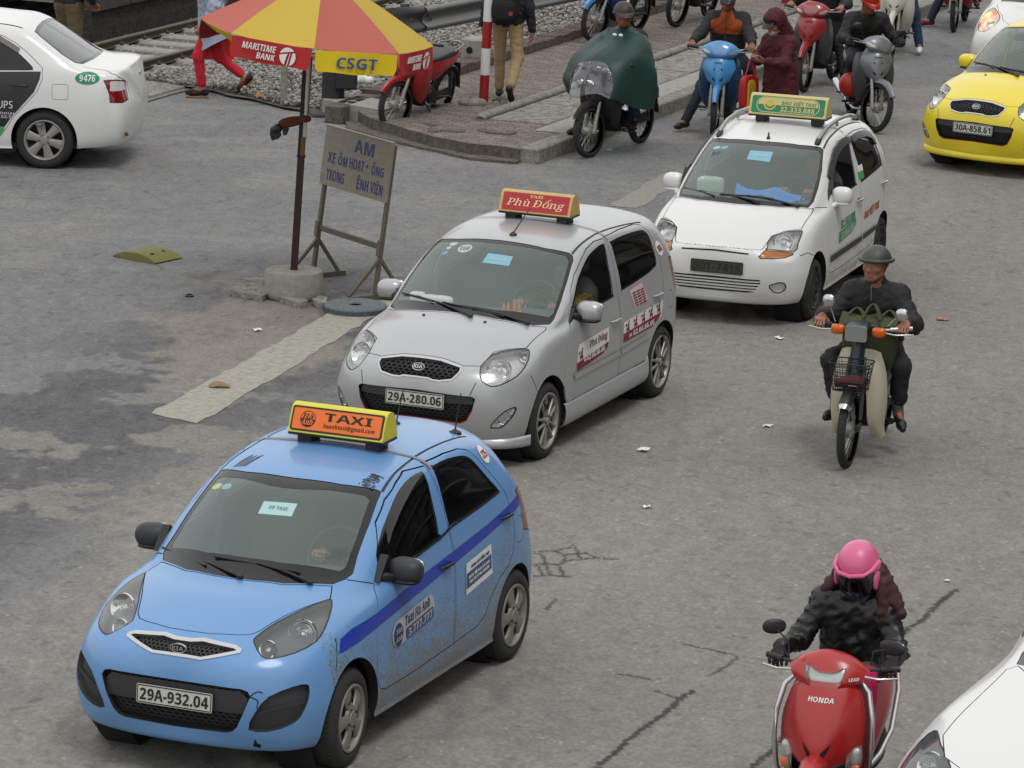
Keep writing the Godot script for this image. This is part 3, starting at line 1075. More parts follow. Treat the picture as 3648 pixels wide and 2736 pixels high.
# common build of a small car; f holds the outlines. Returns the node and the uncut left half for stickers
func car(t: Node3D,net: Array,f: Dictionary) -> Dictionary:
	var s := loft(net)
	var whole := G.new()
	whole.add(s)
	var seams := G.new()
	var paint: Material = f.paint
	for a in f.arch:
		var poly := ellipse(a[2],a[2],40,Vector2(-a[0],a[1]))
		var lip := cut(s,"side",poly)
		var arch := G.new()
		var rim := PackedVector3Array()
		arch.add(walls(lip,-.06))
		arch.lathe([Vector2(a[2] - .004,.69),Vector2(a[2] + .012,.66),Vector2(a[2] + .012,.45),Vector2(.0,.45)],Vector3(0,a[1],a[0]),Vector3.RIGHT,32)
		part("wheel_arch",arch,M.seam,t)
		arch = G.new()
		arch.lathe([Vector2(a[2] - .004,-.69),Vector2(a[2] + .012,-.66),Vector2(a[2] + .012,-.45),Vector2(.0,-.45)],Vector3(0,a[1],a[0]),Vector3.RIGHT,32)
		part("wheel_arch",arch,M.seam,t)
	# windscreen
	var wsw := Vector3(0,.72,.7)
	var wo := cut(s,wsw,flatten(p3(f.ws_out),wsw),.0)
	var wi := cut(wo,wsw,flatten(p3(f.ws_in),wsw),-1.0)
	var ws := part("windscreen",both(moved(wi,-.004)),M.get(f.get("ws_glass","screen")),t)
	part("windscreen_border",both(moved(wo,-.003)),M.frit,ws)
	# rear window
	var rw := Vector3(0,.5,-.86)
	if f.has("rear_glass"):
		var ro := cut(s,rw,flatten(p3(f.rear_glass),rw),.0)
		var ri := cut(ro,rw,grown(flatten(p3(f.rear_glass),rw),-.035),-1.0)
		var rg := part("rear_window",both(moved(ri,-.003)),M.get(f.get("rear_tint","tint")),t)
		part("rear_window_border",both(moved(ro,-.002)),M.frit,rg)
	# bonnet
	if f.has("hood"):
		var wh := Vector3(0,.85,.5)
		part("bonnet",both(panel(s,wh,flatten(p3(f.hood),wh),.006,seams)),paint,t)
	# lamps
	if f.has("head"):
		lamp(t,s,f.head_way,smooth2(flatten(p3(f.head),f.head_way),2),"headlight",f.bowls,M.lens,f.get("head_base",M.chrome),f.get("head_deep",.05),true,f.get("amber",[]))
	if f.has("corner"):
		lamp(t,s,f.head_way,flatten(p3(f.corner),f.head_way),"corner_lamp",[],M.amberlens,M.chrome,.03)
	if f.has("fog"):
		var fp := smooth2(flatten(p3(f.fog),f.fog_way),2)
		if f.get("fog_blank",false):
			var got := cut(s,f.fog_way,fp,-.2)
			for tr in [Transform3D(),MIRROR]:
				var o := G.new()
				o.add(moved(got,-.03),tr)
				o.add(walls(got,-.03),tr)
				var v := part("fog_lamp_blank",o,M.trim,t)
				o = G.new()
				for q in f.fog_rib:
					o.add(moved(cut(got,f.fog_way,ribbon(p3(q),f.fog_way,.014),-1.0,true),-.012),tr)
				part("rib",o,M.trim,v)
		else:
			lamp(t,s,f.fog_way,fp,"fog_lamp",f.get("fog_bowls",[]),M.lens,f.get("fog_base",M.chrome),.03)
	if f.has("grille"):
		var gp := flatten(p3(f.grille),"front")
		var got := cut(s,"front",gp,-.2)
		var inn := cut(got,"front",grown(gp,-f.get("grille_ring",.014)),-1.0)
		var ring := moved(got,.006)
		ring.add(walls(got,.006))
		ring.add(walls(moved(inn,.006),-.03))
		var gr := part("grille",both(ring),M.chrome,t)
		part("grille_back",both(moved(inn,-.03)),M.seam,gr)
		var hp := PackedVector2Array()
		var full := Geometry2D.merge_polygons(gp,flatten(p3(f.grille).map(func(q): return q * Vector3(-1,1,1)),"front"))[0]
		var hc := honeycomb(grown(full,-f.get("grille_ring",.014) - .004),Transform3D(),f.get("cell_w",.034),f.get("cell_h",.02),.008)
		part("grille_mesh",drape(hc,both(inn),"front",-.012),M.black,gr)
	if f.has("lower"):
		var lp := flatten(p3(f.lower),"front")
		var got := cut(s,"front",lp,-.2)
		var trim := G.new()
		trim.add(walls(got,.0,Vector3(0,0,-.05)))
		var l := part("air_intake",both(trim),f.get("lower_mat",M.trim),t)
		part("intake_back",both(moved(got,.0,Vector3(0,0,-.05))),M.seam,l)
		if f.has("lower_band"):
			var band := cut(got,"front",flatten(p3(f.lower_band),"front"),-1.0,true)
			part("intake_panel",both(moved(band,.0,Vector3(0,0,-.022))),M.trim,l)
		if f.has("lower_line"):
			part("red_line",both(moved(cut(got,"front",ribbon(p3(f.lower_line),"front",.010),-1.0,true),.002)),M.redline,l)
		var full := Geometry2D.merge_polygons(lp,flatten(p3(f.lower).map(func(q): return q * Vector3(-1,1,1)),"front"))[0]
		if f.has("slats"):
			for y in f.slats:
				var sl := cut(got,"front",pv2([-.1,y - .007,.6,y - .007,.6,y + .007,-.1,y + .007]),-1.0,true)
				sl.add(walls(sl,.0,Vector3(0,0,-.03)))
				part("slat",both(moved(sl,.0,Vector3(0,0,-.01))),paint,l)
		else:
			part("intake_mesh",drape(honeycomb(grown(full,-.012),Transform3D(),.045,.024,.012),both(got),"front",-.036),M.black,l)
	# glass and doors,left half then mirrored
	for k in f.windows.size():
		var poly := smooth2(zy(f.windows[k]),2) if f.get("soft_windows",true) else zy(f.windows[k])
		var got := cut(s,"side",poly,.02)
		var open: bool = f.get("open",-1) == k
		var pane := cut(got,"side",grown(poly,-.016),-1.0)
		for tr in [Transform3D(),MIRROR]:
			var o := G.new()
			o.add(moved(got,-.002),tr)
			var fr := part("window_frame",o,M.frit,t)
			o = G.new()
			o.add(moved(pane,-.006),tr)
			if not (open and tr == Transform3D()):
				part("pane",o,M.get(f.get("tint","tint")),fr)
	for k in f.doors.size():
		var poly := zy(f.doors[k])
		var d := panel(s,"side",poly,.0055,seams,.05)
		for tr in [Transform3D(),MIRROR]:
			var o := G.new()
			o.add(d,tr)
			part("door",side_uv(o),f.get("door_paint",paint),t)
	if f.has("fuel"):
		var fl := panel(s,"side",f.fuel,.004,seams)
		part("fuel_flap",side_uv(fl),paint,t)
	if f.has("tail"):
		lamp(t,s,f.tail_way,flatten(p3(f.tail),f.tail_way),"tail_lamp",[],M.redlens,M.chrome,.03)
	if f.has("gutter"):
		pair("roof_strip",moved(cut(s,"top",ribbon(p3(f.gutter),"top",.016)),-.004),M.black,t)
	part("joint",both(seams),M.seam,t)
	for q in f.get("lines",[]):
		var ln := cut(s,q[0],ribbon(p3(q[1]),q[0],.006),-.3)
		pair("joint",moved(ln,-.006),M.seam,t)
	part("body",side_uv(both(s)),f.get("door_paint",paint),t)
	return {"s": whole,"shell": s}

# a thin sticker of outline poly seen along way on the uncut half
func sticker(t: Node3D,called: String,whole: G,way,poly: PackedVector2Array,m: Material,lift := .0025) -> G:
	var got := cut(whole,way,poly,.0,true)
	var up := moved(got,lift)
	part(called,up,m,t)
	return got

func flat_text(s: String,way,c: Vector2,w: float,h: float,turn := .0,font := "sansbold",slant := .0) -> G:
	var b := look(way)
	var x := b.x * cos(turn) + b.y * sin(turn)
	var y := b.y * cos(turn) - b.x * sin(turn)
	return text(s,w,h,Transform3D(Basis(x,y,b.z),b.x * c.x + b.y * c.y),.0015,font,slant)

func car_materials() -> void:
	mat("tyre",Color(.16,.16,.155),.9)
	mat("brake",Color(.12,.12,.12),.6,.3)
	mat("black",Color(.10,.10,.105),.45)
	mat("trim",Color(.17,.175,.185),.55)
	mat("seam",Color(.05,.05,.05),.9)
	mat("frit",Color(.07,.07,.075),.12)
	glass("screen",Color(.55,.62,.59,.26))
	glass("tint",Color(.02,.024,.024,.82))
	glass("lens",Color(.8,.82,.82,.08))
	glass("amberlens",Color(.72,.42,.14,.7))
	glass("redlens",Color(.5,.015,.03,.8))
	mat("chrome",Color(.78,.78,.78),.22,.9)
	mat("mirrored",Color(.86,.86,.86),.08,1.0)
	mat("lampglass",Color(.85,.86,.86),.1)
	mat("amber",Color(.85,.4,.08),.3)
	mat("redline",Color(.6,.06,.09),.5)
	mat("dash",Color(.25,.25,.25),.8)
	mat("seat",Color(.33,.33,.32),.95)
	mat("platewhite",Color(.72,.72,.68),.45)
	mat("plateold",Color(.22,.22,.17),.6)
	mat("ink",Color(.07,.07,.075),.5)
	mat("white_print",Color(.85,.85,.84),.5)
	mat("paper",Color(.72,.88,.88),.6)
	mat("paperblue",Color(.45,.74,.86),.6)
	mat("paperink",Color(.25,.5,.68),.6)
	mat("alloy",Color(.58,.57,.54),.4,.5)
	mat("cap",Color(.52,.51,.47),.5,.35)
	mat("steel",Color(.20,.20,.205),.55,.3)
	mat("lamp_dark",Color(.30,.30,.31),.3,.4)
	mat("lamp_pale",Color(.70,.70,.69),.25,.5)
	mat("metalstrap",Color(.55,.53,.48),.5,.6)
	mat("maroon",Color(.48,.11,.15),.5)
	mat("greenprint",Color(.27,.58,.36),.5)
	mat("navy",Color(.12,.19,.36),.5)
	# paints; the blue one carries dried road dirt thrown up along its sills
	mat("blue_paint",Color(.37,.545,.735),.28,.05,{"clearcoat_enabled": true,"clearcoat": .6,"clearcoat_roughness": .08})
	mat("blue_dirty",Color.WHITE,.42,.0,{"albedo_texture": splashed(Color(.37,.545,.735),Color(.44,.41,.36),11,.50),"clearcoat_enabled": true,"clearcoat": .5,"clearcoat_roughness": .12})
	mat("silver_paint",Color(.66,.665,.67),.30,.35,{"clearcoat_enabled": true,"clearcoat": .5,"clearcoat_roughness": .1})
	mat("silver_dirty",Color.WHITE,.36,.3,{"albedo_texture": splashed(Color(.66,.665,.67),Color(.44,.42,.37),12,.16),"clearcoat_enabled": true,"clearcoat": .5,"clearcoat_roughness": .12})
	mat("white_paint",Color(.82,.82,.81),.3,.0,{"clearcoat_enabled": true,"clearcoat": .5,"clearcoat_roughness": .1})
	mat("white_dirty",Color.WHITE,.4,.0,{"albedo_texture": splashed(Color(.82,.82,.81),Color(.52,.49,.42),13,.22),"clearcoat_enabled": true,"clearcoat": .5,"clearcoat_roughness": .12})
	mat("yellow_paint",Color(.86,.78,.13),.3,.0,{"clearcoat_enabled": true,"clearcoat": .5,"clearcoat_roughness": .1})

# paint seen from the side (4 m long,1.6 m high) with specks and patches of dried mud up to about the height top
func splashed(paint: Color,mud: Color,seed_: int,top: float) -> ImageTexture:
	var w := 512
	var h := 256
	var n := FastNoiseLite.new()
	n.seed = seed_
	n.noise_type = FastNoiseLite.TYPE_SIMPLEX
	n.frequency = .02
	n.fractal_octaves = 3
	var fine := FastNoiseLite.new()
	fine.seed = seed_ + 50
	fine.frequency = .12
	fine.fractal_octaves = 2
	var rng := RandomNumberGenerator.new()
	rng.seed = seed_
	var im := Image.create(w,h,false,Image.FORMAT_RGB8)
	for y in h:
		var up := (1.0 - float(y) / h) * 1.6
		for x in w:
			var k := .0
			if up < top * 1.7 + .1:
				var z := absf(fposmod(x * 4.0 / w - 2.0 + 1.19,2.385) - .1)
				var edge := top + .16 * n.get_noise_2d(x,y * 1.6) + .14 * exp(-z * z * 10.0)
				k = clampf((edge - up) * 1.7 + .35,.0,.97)
				if float(x) / w > .86:
					k = .0
				k = .9 if rng.randf() < k + fine.get_noise_2d(x,y) * .35 * k else .0
			im.set_pixel(x,y,paint.lerp(mud,k))
	return ImageTexture.create_from_image(im)

func blue_taxi() -> void:
	var t := thing("taxi","light blue hatchback taxi with orange roof sign, nearest car, muddy sills","car",Vector3(-1.122,0,-23.271),-.3881,"taxis queuing along the road")
	var f := {
		"paint": M.blue_paint,"door_paint": M.blue_dirty,"arch": [[1.1925,.29,.342],[-1.1925,.29,.322]],
		"ws_out": [-.02,1.408,.375,.306,1.4,.348,.49,1.38,.275,.522,1.37,.27,.557,1.231,.491,.581,1.082,.709,.6,1.01,.81,.584,.99,.868,.541,.978,.957,.311,.988,1.107,.12,.992,1.145,-.02,.993,1.152],
		"ws_in": [-.02,1.345,.455,.1,1.35,.45,.25,1.362,.418,.46,1.34,.345,.495,1.325,.36,.535,1.164,.62,.552,1.04,.80,.535,1.024,.845,.24,1.051,.962,-.02,1.058,.975],
		"hood": [-.02,.99,1.158,.12,.99,1.15,.311,.984,1.115,.545,.972,.965,.589,.94,1.088,.52,.915,1.24,.45,.885,1.391,.38,.832,1.57,.346,.819,1.612,.288,.816,1.638,.12,.813,1.68,-.02,.812,1.685],
		"head": [.385,.795,1.655,.383,.822,1.599,.43,.868,1.457,.52,.915,1.242,.58,.938,1.109,.61,.930,1.1,.649,.889,1.2,.674,.832,1.326,.673,.781,1.439,.619,.747,1.591,.532,.731,1.7,.47,.738,1.722],
		"head_way": Vector3(.42,.55,.72),"bowls": [[Vector3(.565,.80,1.40),.075,Vector3(.2,.25,.95)],[Vector3(.462,.755,1.625),.042,Vector3(.15,.25,.95)]],"head_base": M.lamp_dark,"head_deep": .06,
		"grille": [-.02,.79,1.735,.05,.79,1.735,.12,.797,1.725,.311,.781,1.71,.352,.768,1.73,.355,.752,1.746,.234,.724,1.807,.15,.705,1.831,.06,.708,1.83,-.02,.708,1.83],"cell_w": .028,"cell_h": .015,
		"lower": [-.02,.58,1.86,.25,.582,1.86,.41,.58,1.845,.445,.568,1.84,.462,.541,1.837,.428,.447,1.849,.385,.355,1.842,.355,.325,1.84,.313,.312,1.84,-.02,.306,1.845],
		"lower_band": [-.02,.56,1.86,.40,.56,1.86,.44,.52,1.84,.425,.43,1.85,-.02,.43,1.85],
		"fog": [.447,.345,1.825,.488,.451,1.829,.552,.542,1.792,.657,.59,1.694,.708,.592,1.63,.72,.565,1.622,.724,.512,1.639,.702,.427,1.677,.657,.375,1.714,.55,.335,1.78],"fog_way": Vector3(.45,0,.9),"fog_blank": true,
		"fog_rib": [[.50,.44,1.81,.58,.472,1.77,.66,.49,1.7,.71,.495,1.65]],
		"windows": [[.628,1.06,.595,1.105,.472,1.195,.271,1.305,.12,1.362,-.03,1.392,-.14,1.398,-.172,1.385,-.13,1.26,-.078,1.058,-.09,1.04,.377,1.008,.6,1.035],[-.285,1.395,-.32,1.404,-.523,1.403,-.72,1.38,-.80,1.345,-.86,1.285,-.939,1.193,-1.0,1.122,-.985,1.11,-.79,1.098,-.25,1.07,-.232,1.08,-.25,1.218]],
		"doors": [[.60,1.10,.66,1.02,.719,.964,.85,.845,.872,.8,.888,.507,.875,.43,.83,.36,.75,.335,.37,.335,-.222,.352,-.225,.58,-.23,.829,-.215,1.057,-.228,1.2,-.232,1.42,-.03,1.425,.12,1.39,.3,1.33,.47,1.235],[-.234,.354,-.6,.372,-.70,.41,-.78,.5,-.90,.58,-1.05,.635,-1.13,.70,-1.165,.79,-1.15,.896,-1.08,1.09,-1.0,1.2,-.89,1.33,-.82,1.395,-.72,1.42,-.52,1.432,-.243,1.432,-.24,1.2,-.227,1.057,-.242,.829,-.237,.58]],
		"fuel": ellipse(.085,.085,24,Vector2(1.26,.82)),
		"tail": [.70,1.06,-1.32,.74,1.06,-1.25,.755,.95,-1.33,.775,.8,-1.33,.74,.75,-1.50,.70,.80,-1.57,.66,.92,-1.54,.62,1.04,-1.5],"tail_way": Vector3(.8,0,-.6),
		"rear_glass": [-.02,1.36,-1.43,.38,1.32,-1.38,.46,1.28,-1.38,.50,1.12,-1.52,.44,1.06,-1.56,-.02,1.07,-1.62],
		"gutter": [.524,1.37,.26,.502,1.43,.03,.49,1.45,-.3,.488,1.45,-.72,.49,1.42,-1.05],
		"lines": [["side",[.76,.62,1.40,.765,.70,1.36,.75,.78,1.32]],["side",[.6,.99,.87,.68,.95,.74]]],
	}
	var r := car(t,net_ta(),f)
	var style := {"n": 5,"hub": .075,"w0": .062,"w1": .13,"twin": [.0],"out": .004,"nuts": 4,"mat": M.cap}
	for z in [1.1925,-1.1925]:
		wheel(t,Vector3(.785,.285,z),.285,.19,style,.06 if z > 0 else .0)
		wheel(t,Vector3(-.785,.285,z),.285,.19,style,.06 if z > 0 else .0,true)
	interior(t,1.08,.97,.66)
	plate(t,"29A-932.04",Vector3(.01,.477,1.872),-.06,M.platewhite,M.ink)
	wing_mirror(t,Vector3(.70,.97,.66),Vector3(.815,1.0,.55),Vector3(.108,.074,.075),M.trim,M.black)
	for side in [1.0,-1.0]:
		var g := G.new()
		g.slab(pv2([.60,1.09,.72,.955,.575,.985,.54,1.04]),Transform3D(Basis(Vector3(0,0,1),Vector3.UP,Vector3(-1,0,0)),Vector3(.70 * side,0,0)),-.025,.025)
		part("mirror_triangle",g,M.black,t)
	wiper(t,Vector3(.05,.995,1.14),Vector3(-.62,1.0,.80),Vector3(-.2,1.015,1.08))
	wiper(t,Vector3(.44,.985,1.03),Vector3(-.175,1.057,1.017),Vector3(.36,1.028,1.0))
	# badge,stickers,stripe
	var g := G.new()
	g.slab(ellipse(.052,.027,28),Transform3D(Basis(),Vector3(0,.748,1.80)),.0,.012)
	var b := part("badge",g,M.chrome,t)
	g = G.new()
	g.slab(ellipse(.046,.022,28),Transform3D(Basis(),Vector3(0,.748,1.8125)),.0,.0015)
	part("badge_field",g,M.black,b)
	part("lettering",text("KIA",.07,.022,Transform3D(Basis(),Vector3(0,.748,1.8145)),.002,"sansbold"),M.chrome,b)
	sticker(t,"side_stripe",r.s,"side",zy([1.345,.70,1.29,.77,1.16,.80,.89,.815,.25,.885,-.78,.968,-1.28,1.03,-1.29,.965,-.79,.908,-.25,.85,.25,.803,.87,.74,1.1,.715]),mat("stripe",Color(.13,.22,.62),.35),.003)
	var got := sticker(t,"door_sticker",r.s,"side",rounded2(-.385,.655,.60,.155,.0775,.10),mat("decal_grey",Color(.66,.67,.68),.5),.004)
	sticker(t,"door_sticker",r.s,"side",rounded2(-.30,.62,.40,.07,.02,.10),mat("decal_blue",Color(.27,.32,.46),.5),.0055)
	g = G.new()
	g.add(drape(flat_text("Taxi Hà Anh","side",Vector2(-.33,.70),.36,.055,.10,"serif",.3),got,"side",.006))
	part("lettering",g,M.navy,t)
	g = G.new()
	g.add(drape(flat_text("3.777.777","side",Vector2(-.30,.622),.34,.045,.10),got,"side",.008))
	part("lettering",g,M.decal_grey,t)
	got = sticker(t,"round_emblem",r.s,"side",ellipse(.062,.068,24,Vector2(-.60,.625)),M.navy,.0065)
	part("lettering",drape(flat_text("Hà","side",Vector2(-.60,.65),.08,.03,.1,"serif",.2),got,"side",.009),M.decal_grey,t)
	part("lettering",drape(flat_text("Anh","side",Vector2(-.60,.605),.09,.03,.1,"serif",.2),got,"side",.009),M.decal_grey,t)
	got = sticker(t,"price_sheet",r.s,"side",pv2([.385,.615,.39,.807,.775,.842,.788,.655]),M.white_print,.004)
	sticker(t,"price_sheet",r.s,"side",pv2([.39,.65,.393,.745,.77,.78,.775,.69]),mat("decal_slate",Color(.24,.31,.47),.5),.0055)
	g = G.new()
	g.add(drape(flat_text("DỊCH VỤ TAXI HÀ ANH","side",Vector2(.58,.733),.32,.022,.09),got,"side",.007))
	g.add(drape(flat_text("04 3.777.777 04 3.999.999","side",Vector2(.58,.700),.30,.018,.09),got,"side",.007))
	part("lettering",g,M.white_print,t)
	part("lettering",drape(flat_text("BẢNG GIÁ CƯỚC TAXI","side",Vector2(.60,.79),.28,.022,.09),got,"side",.006),M.decal_slate,t)
	got = sticker(t,"number_sticker",r.s,Vector3(.9,.45,-.1),flat_ellipse(Vector3(.618,1.325,-1.01),Vector3(.9,.45,-.1),.06,.062),M.white_print,.004)
	part("lettering",drape(flat_text("225",Vector3(.9,.45,-.1),flat_at(Vector3(.618,1.325,-1.01),Vector3(.9,.45,-.1)),.085,.05),got,Vector3(.9,.45,-.1),.006),mat("red_print",Color(.66,.2,.2),.5),t)
	# what stands behind the windscreen,and peeled glue on the roof
	var wsw := Vector3(0,.72,.7)
	got = cut(r.s,wsw,flatten(p3([-.075,1.314,.597,.133,1.321,.582,.14,1.265,.672,-.07,1.26,.685]),wsw),.0,true)
	var full := both(r.s)
	got = cut(full,wsw,flatten(p3([-.075,1.314,.597,.133,1.321,.582,.14,1.265,.672,-.07,1.26,.685]),wsw),.0,true)
	var pp := part("permit_paper",moved(got,-.009),M.paper,t)
	part("lettering",drape(flat_text("XE TAXI",wsw,flat_at(Vector3(.035,1.293,.632),wsw),.12,.025),got,wsw,-.006),M.paperink,pp)
	for e in [[Vector3(-.465,1.319,.433),Color(.78,.82,.45)],[Vector3(-.385,1.336,.466),Color(.45,.68,.78)]]:
		got = cut(full,wsw,flat_ellipse(e[0] - Vector3(0,.0,.0),wsw,.035,.026),.0,true)
		part("windscreen_sticker",moved(got,-.009),mat("stk%d" % int(e[0].x * -1000),e[1],.5),t)
	mat("glue",Color(.30,.30,.30),.8)
	var rng := RandomNumberGenerator.new()
	rng.seed = 5
	g = G.new()
	for k in 60:
		var q := Vector2(.385 + rng.randf() * .075,-.30 + floorf(rng.randf() * 6.0) * .028 + rng.randf() * .012)
		var w := .006 + rng.randf() * .02
		g.add(moved(cut(r.s,"top",pv2([q.x,q.y,q.x + w,q.y,q.x + w,q.y + .010 + rng.randf() * .012,q.x,q.y + .012]),.2,true),.003))
	var g2 := G.new()
	for k in 8:
		var o := G.new()
		o.add(cut(r.s,"top",ribbon([Vector3(.36 + k * .011,0,.27),Vector3(.31 + k * .012 + rng.randf() * .02,0,.08 + rng.randf() * .05)],"top",.004 + .004 * rng.randf()),.2,true))
		g2.add(moved(o,.003),MIRROR)
	part("glue_residue",g,M.glue,t)
	part("glue_residue",g2,M.glue,t)
	# roof sign
	var at := Vector3(.02,1.535,-.27)
	var so := roof_sign(t,at,.62,.165,.19,null,mat("sign_yellow",Color(.80,.76,.22),.5),M.black)
	var tf := sign_face(at,.165,.19)
	var fr := G.new()
	fr.slab(rounded(.60,.152,.015),tf,.0,.004)
	part("face_border",fr,M.black,so)
	fr = G.new()
	fr.slab(rounded(.575,.128,.01),tf,.004,.006)
	part("face",fr,mat("sign_orange",Color(.88,.42,.13),.5),so)
	fr = text("TAXI",.31,.05,tf * Transform3D(Basis(),Vector3(.07,.023,.006)),.0015,"sansbold")
	fr.add(text("haanhtaxi@gmail.com",.335,.036,tf * Transform3D(Basis(),Vector3(.085,-.033,.006)),.0015,"sansbold"))
	fr.slab(ring_half(.047,.0),tf * Transform3D(Basis(),Vector3(-.19,0,0)),.006,.0075)
	fr.add(text("Hà",.07,.032,tf * Transform3D(Basis(),Vector3(-.19,.017,.006)),.0015,"serifbold",.3))
	for k in 24:
		var a := TAU * k / 24
		var c := TAU * (k + 1) / 24
		var o := Transform3D(tf.basis,tf * Vector3(-.19,0,.0075))
		fr.quad(o * Vector3(cos(a) * .05,sin(a) * .05,0),o * Vector3(cos(c) * .05,sin(c) * .05,0),o * Vector3(cos(c) * .046,sin(c) * .046,0),o * Vector3(cos(a) * .046,sin(a) * .046,0),tf.basis.z)
	part("lettering",fr,M.ink,so)
	part("lettering",text("Anh",.075,.034,tf * Transform3D(Basis(),Vector3(-.19,-.017,.0076)),.0015,"serifbold",.3),M.sign_orange,so)
	part("strap",both(moved(cut(r.s,"top",pv2([-.01,.235,.60,.25,.60,.275,-.01,.26]),-.1,true),.006)),M.metalstrap,t)
	# aerials
	for e in [[Vector3(.077,1.465,-.93),Vector3(.0,.16,-.10),.022],[Vector3(.425,1.43,-1.03),Vector3(.02,.2,-.03),.034]]:
		g = G.new()
		g.lathe([Vector2(e[2] * 1.2,-.004),Vector2(e[2] * 1.1,.012),Vector2(e[2] * .4,.022),Vector2(.006,.03)],e[0],Vector3.UP,14)
		g.bar(e[0] + Vector3(0,.02,0),e[0] + e[1] + Vector3(0,.05,0),.005,.0028,6)
		part("aerial",g,M.black,t)
	handle(t,Vector3(.778,.865,-.10),M.black,M.black)
	handle(t,Vector3(.765,.95,-1.03),M.black,M.black)
	# belt moulding,crack in the bumper
	pair("belt_moulding",moved(cut(r.s,"side",ribbon([Vector3(0,1.03,.6),Vector3(0,1.0,.377),Vector3(0,1.035,-.08),Vector3(0,1.063,-.25),Vector3(0,1.095,-.8),Vector3(0,1.112,-1.0)],"side",.016),.0,true),.005),M.black,t)
	g = G.new()
	for q in [[.46,.541,.475,.556,.489,.567,.507,.569,.523,.562],[.46,.538,.478,.532,.497,.524,.503,.505,.497,.487,.502,.47]]:
		var pl := []
		for k in range(0,q.size(),2):
			pl.append(Vector3(q[k],q[k + 1],0))
		g.add(moved(cut(r.s,"front",ribbon(pl,"front",.006),.0,true),.0012))
	g.add(moved(cut(r.s,"front",pv2([.455,.24,.475,.29,.482,.262,.50,.25,.49,.226]),.0,true),.0012))
	part("bumper_crack",g,M.seam,t)

func rounded2(cx: float,cy: float,w: float,h: float,r: float,turn: float) -> PackedVector2Array:
	var p := rounded(w,h,r)
	for k in p.size():
		p[k] = Vector2(cx,cy) + p[k].rotated(turn)
	return p

func flat_at(p: Vector3,way) -> Vector2:
	var b := look(way)
	return Vector2(p.dot(b.x),p.dot(b.y))

func flat_ellipse(p: Vector3,way,rx: float,ry: float) -> PackedVector2Array:
	return ellipse(rx,ry,24,flat_at(p,way))

func ring_half(r: float,y: float) -> PackedVector2Array:
	var p := PackedVector2Array()
	for k in 17:
		var a := PI + PI * k / 16
		p.append(Vector2(cos(a) * r,y + sin(a) * r))
	return p

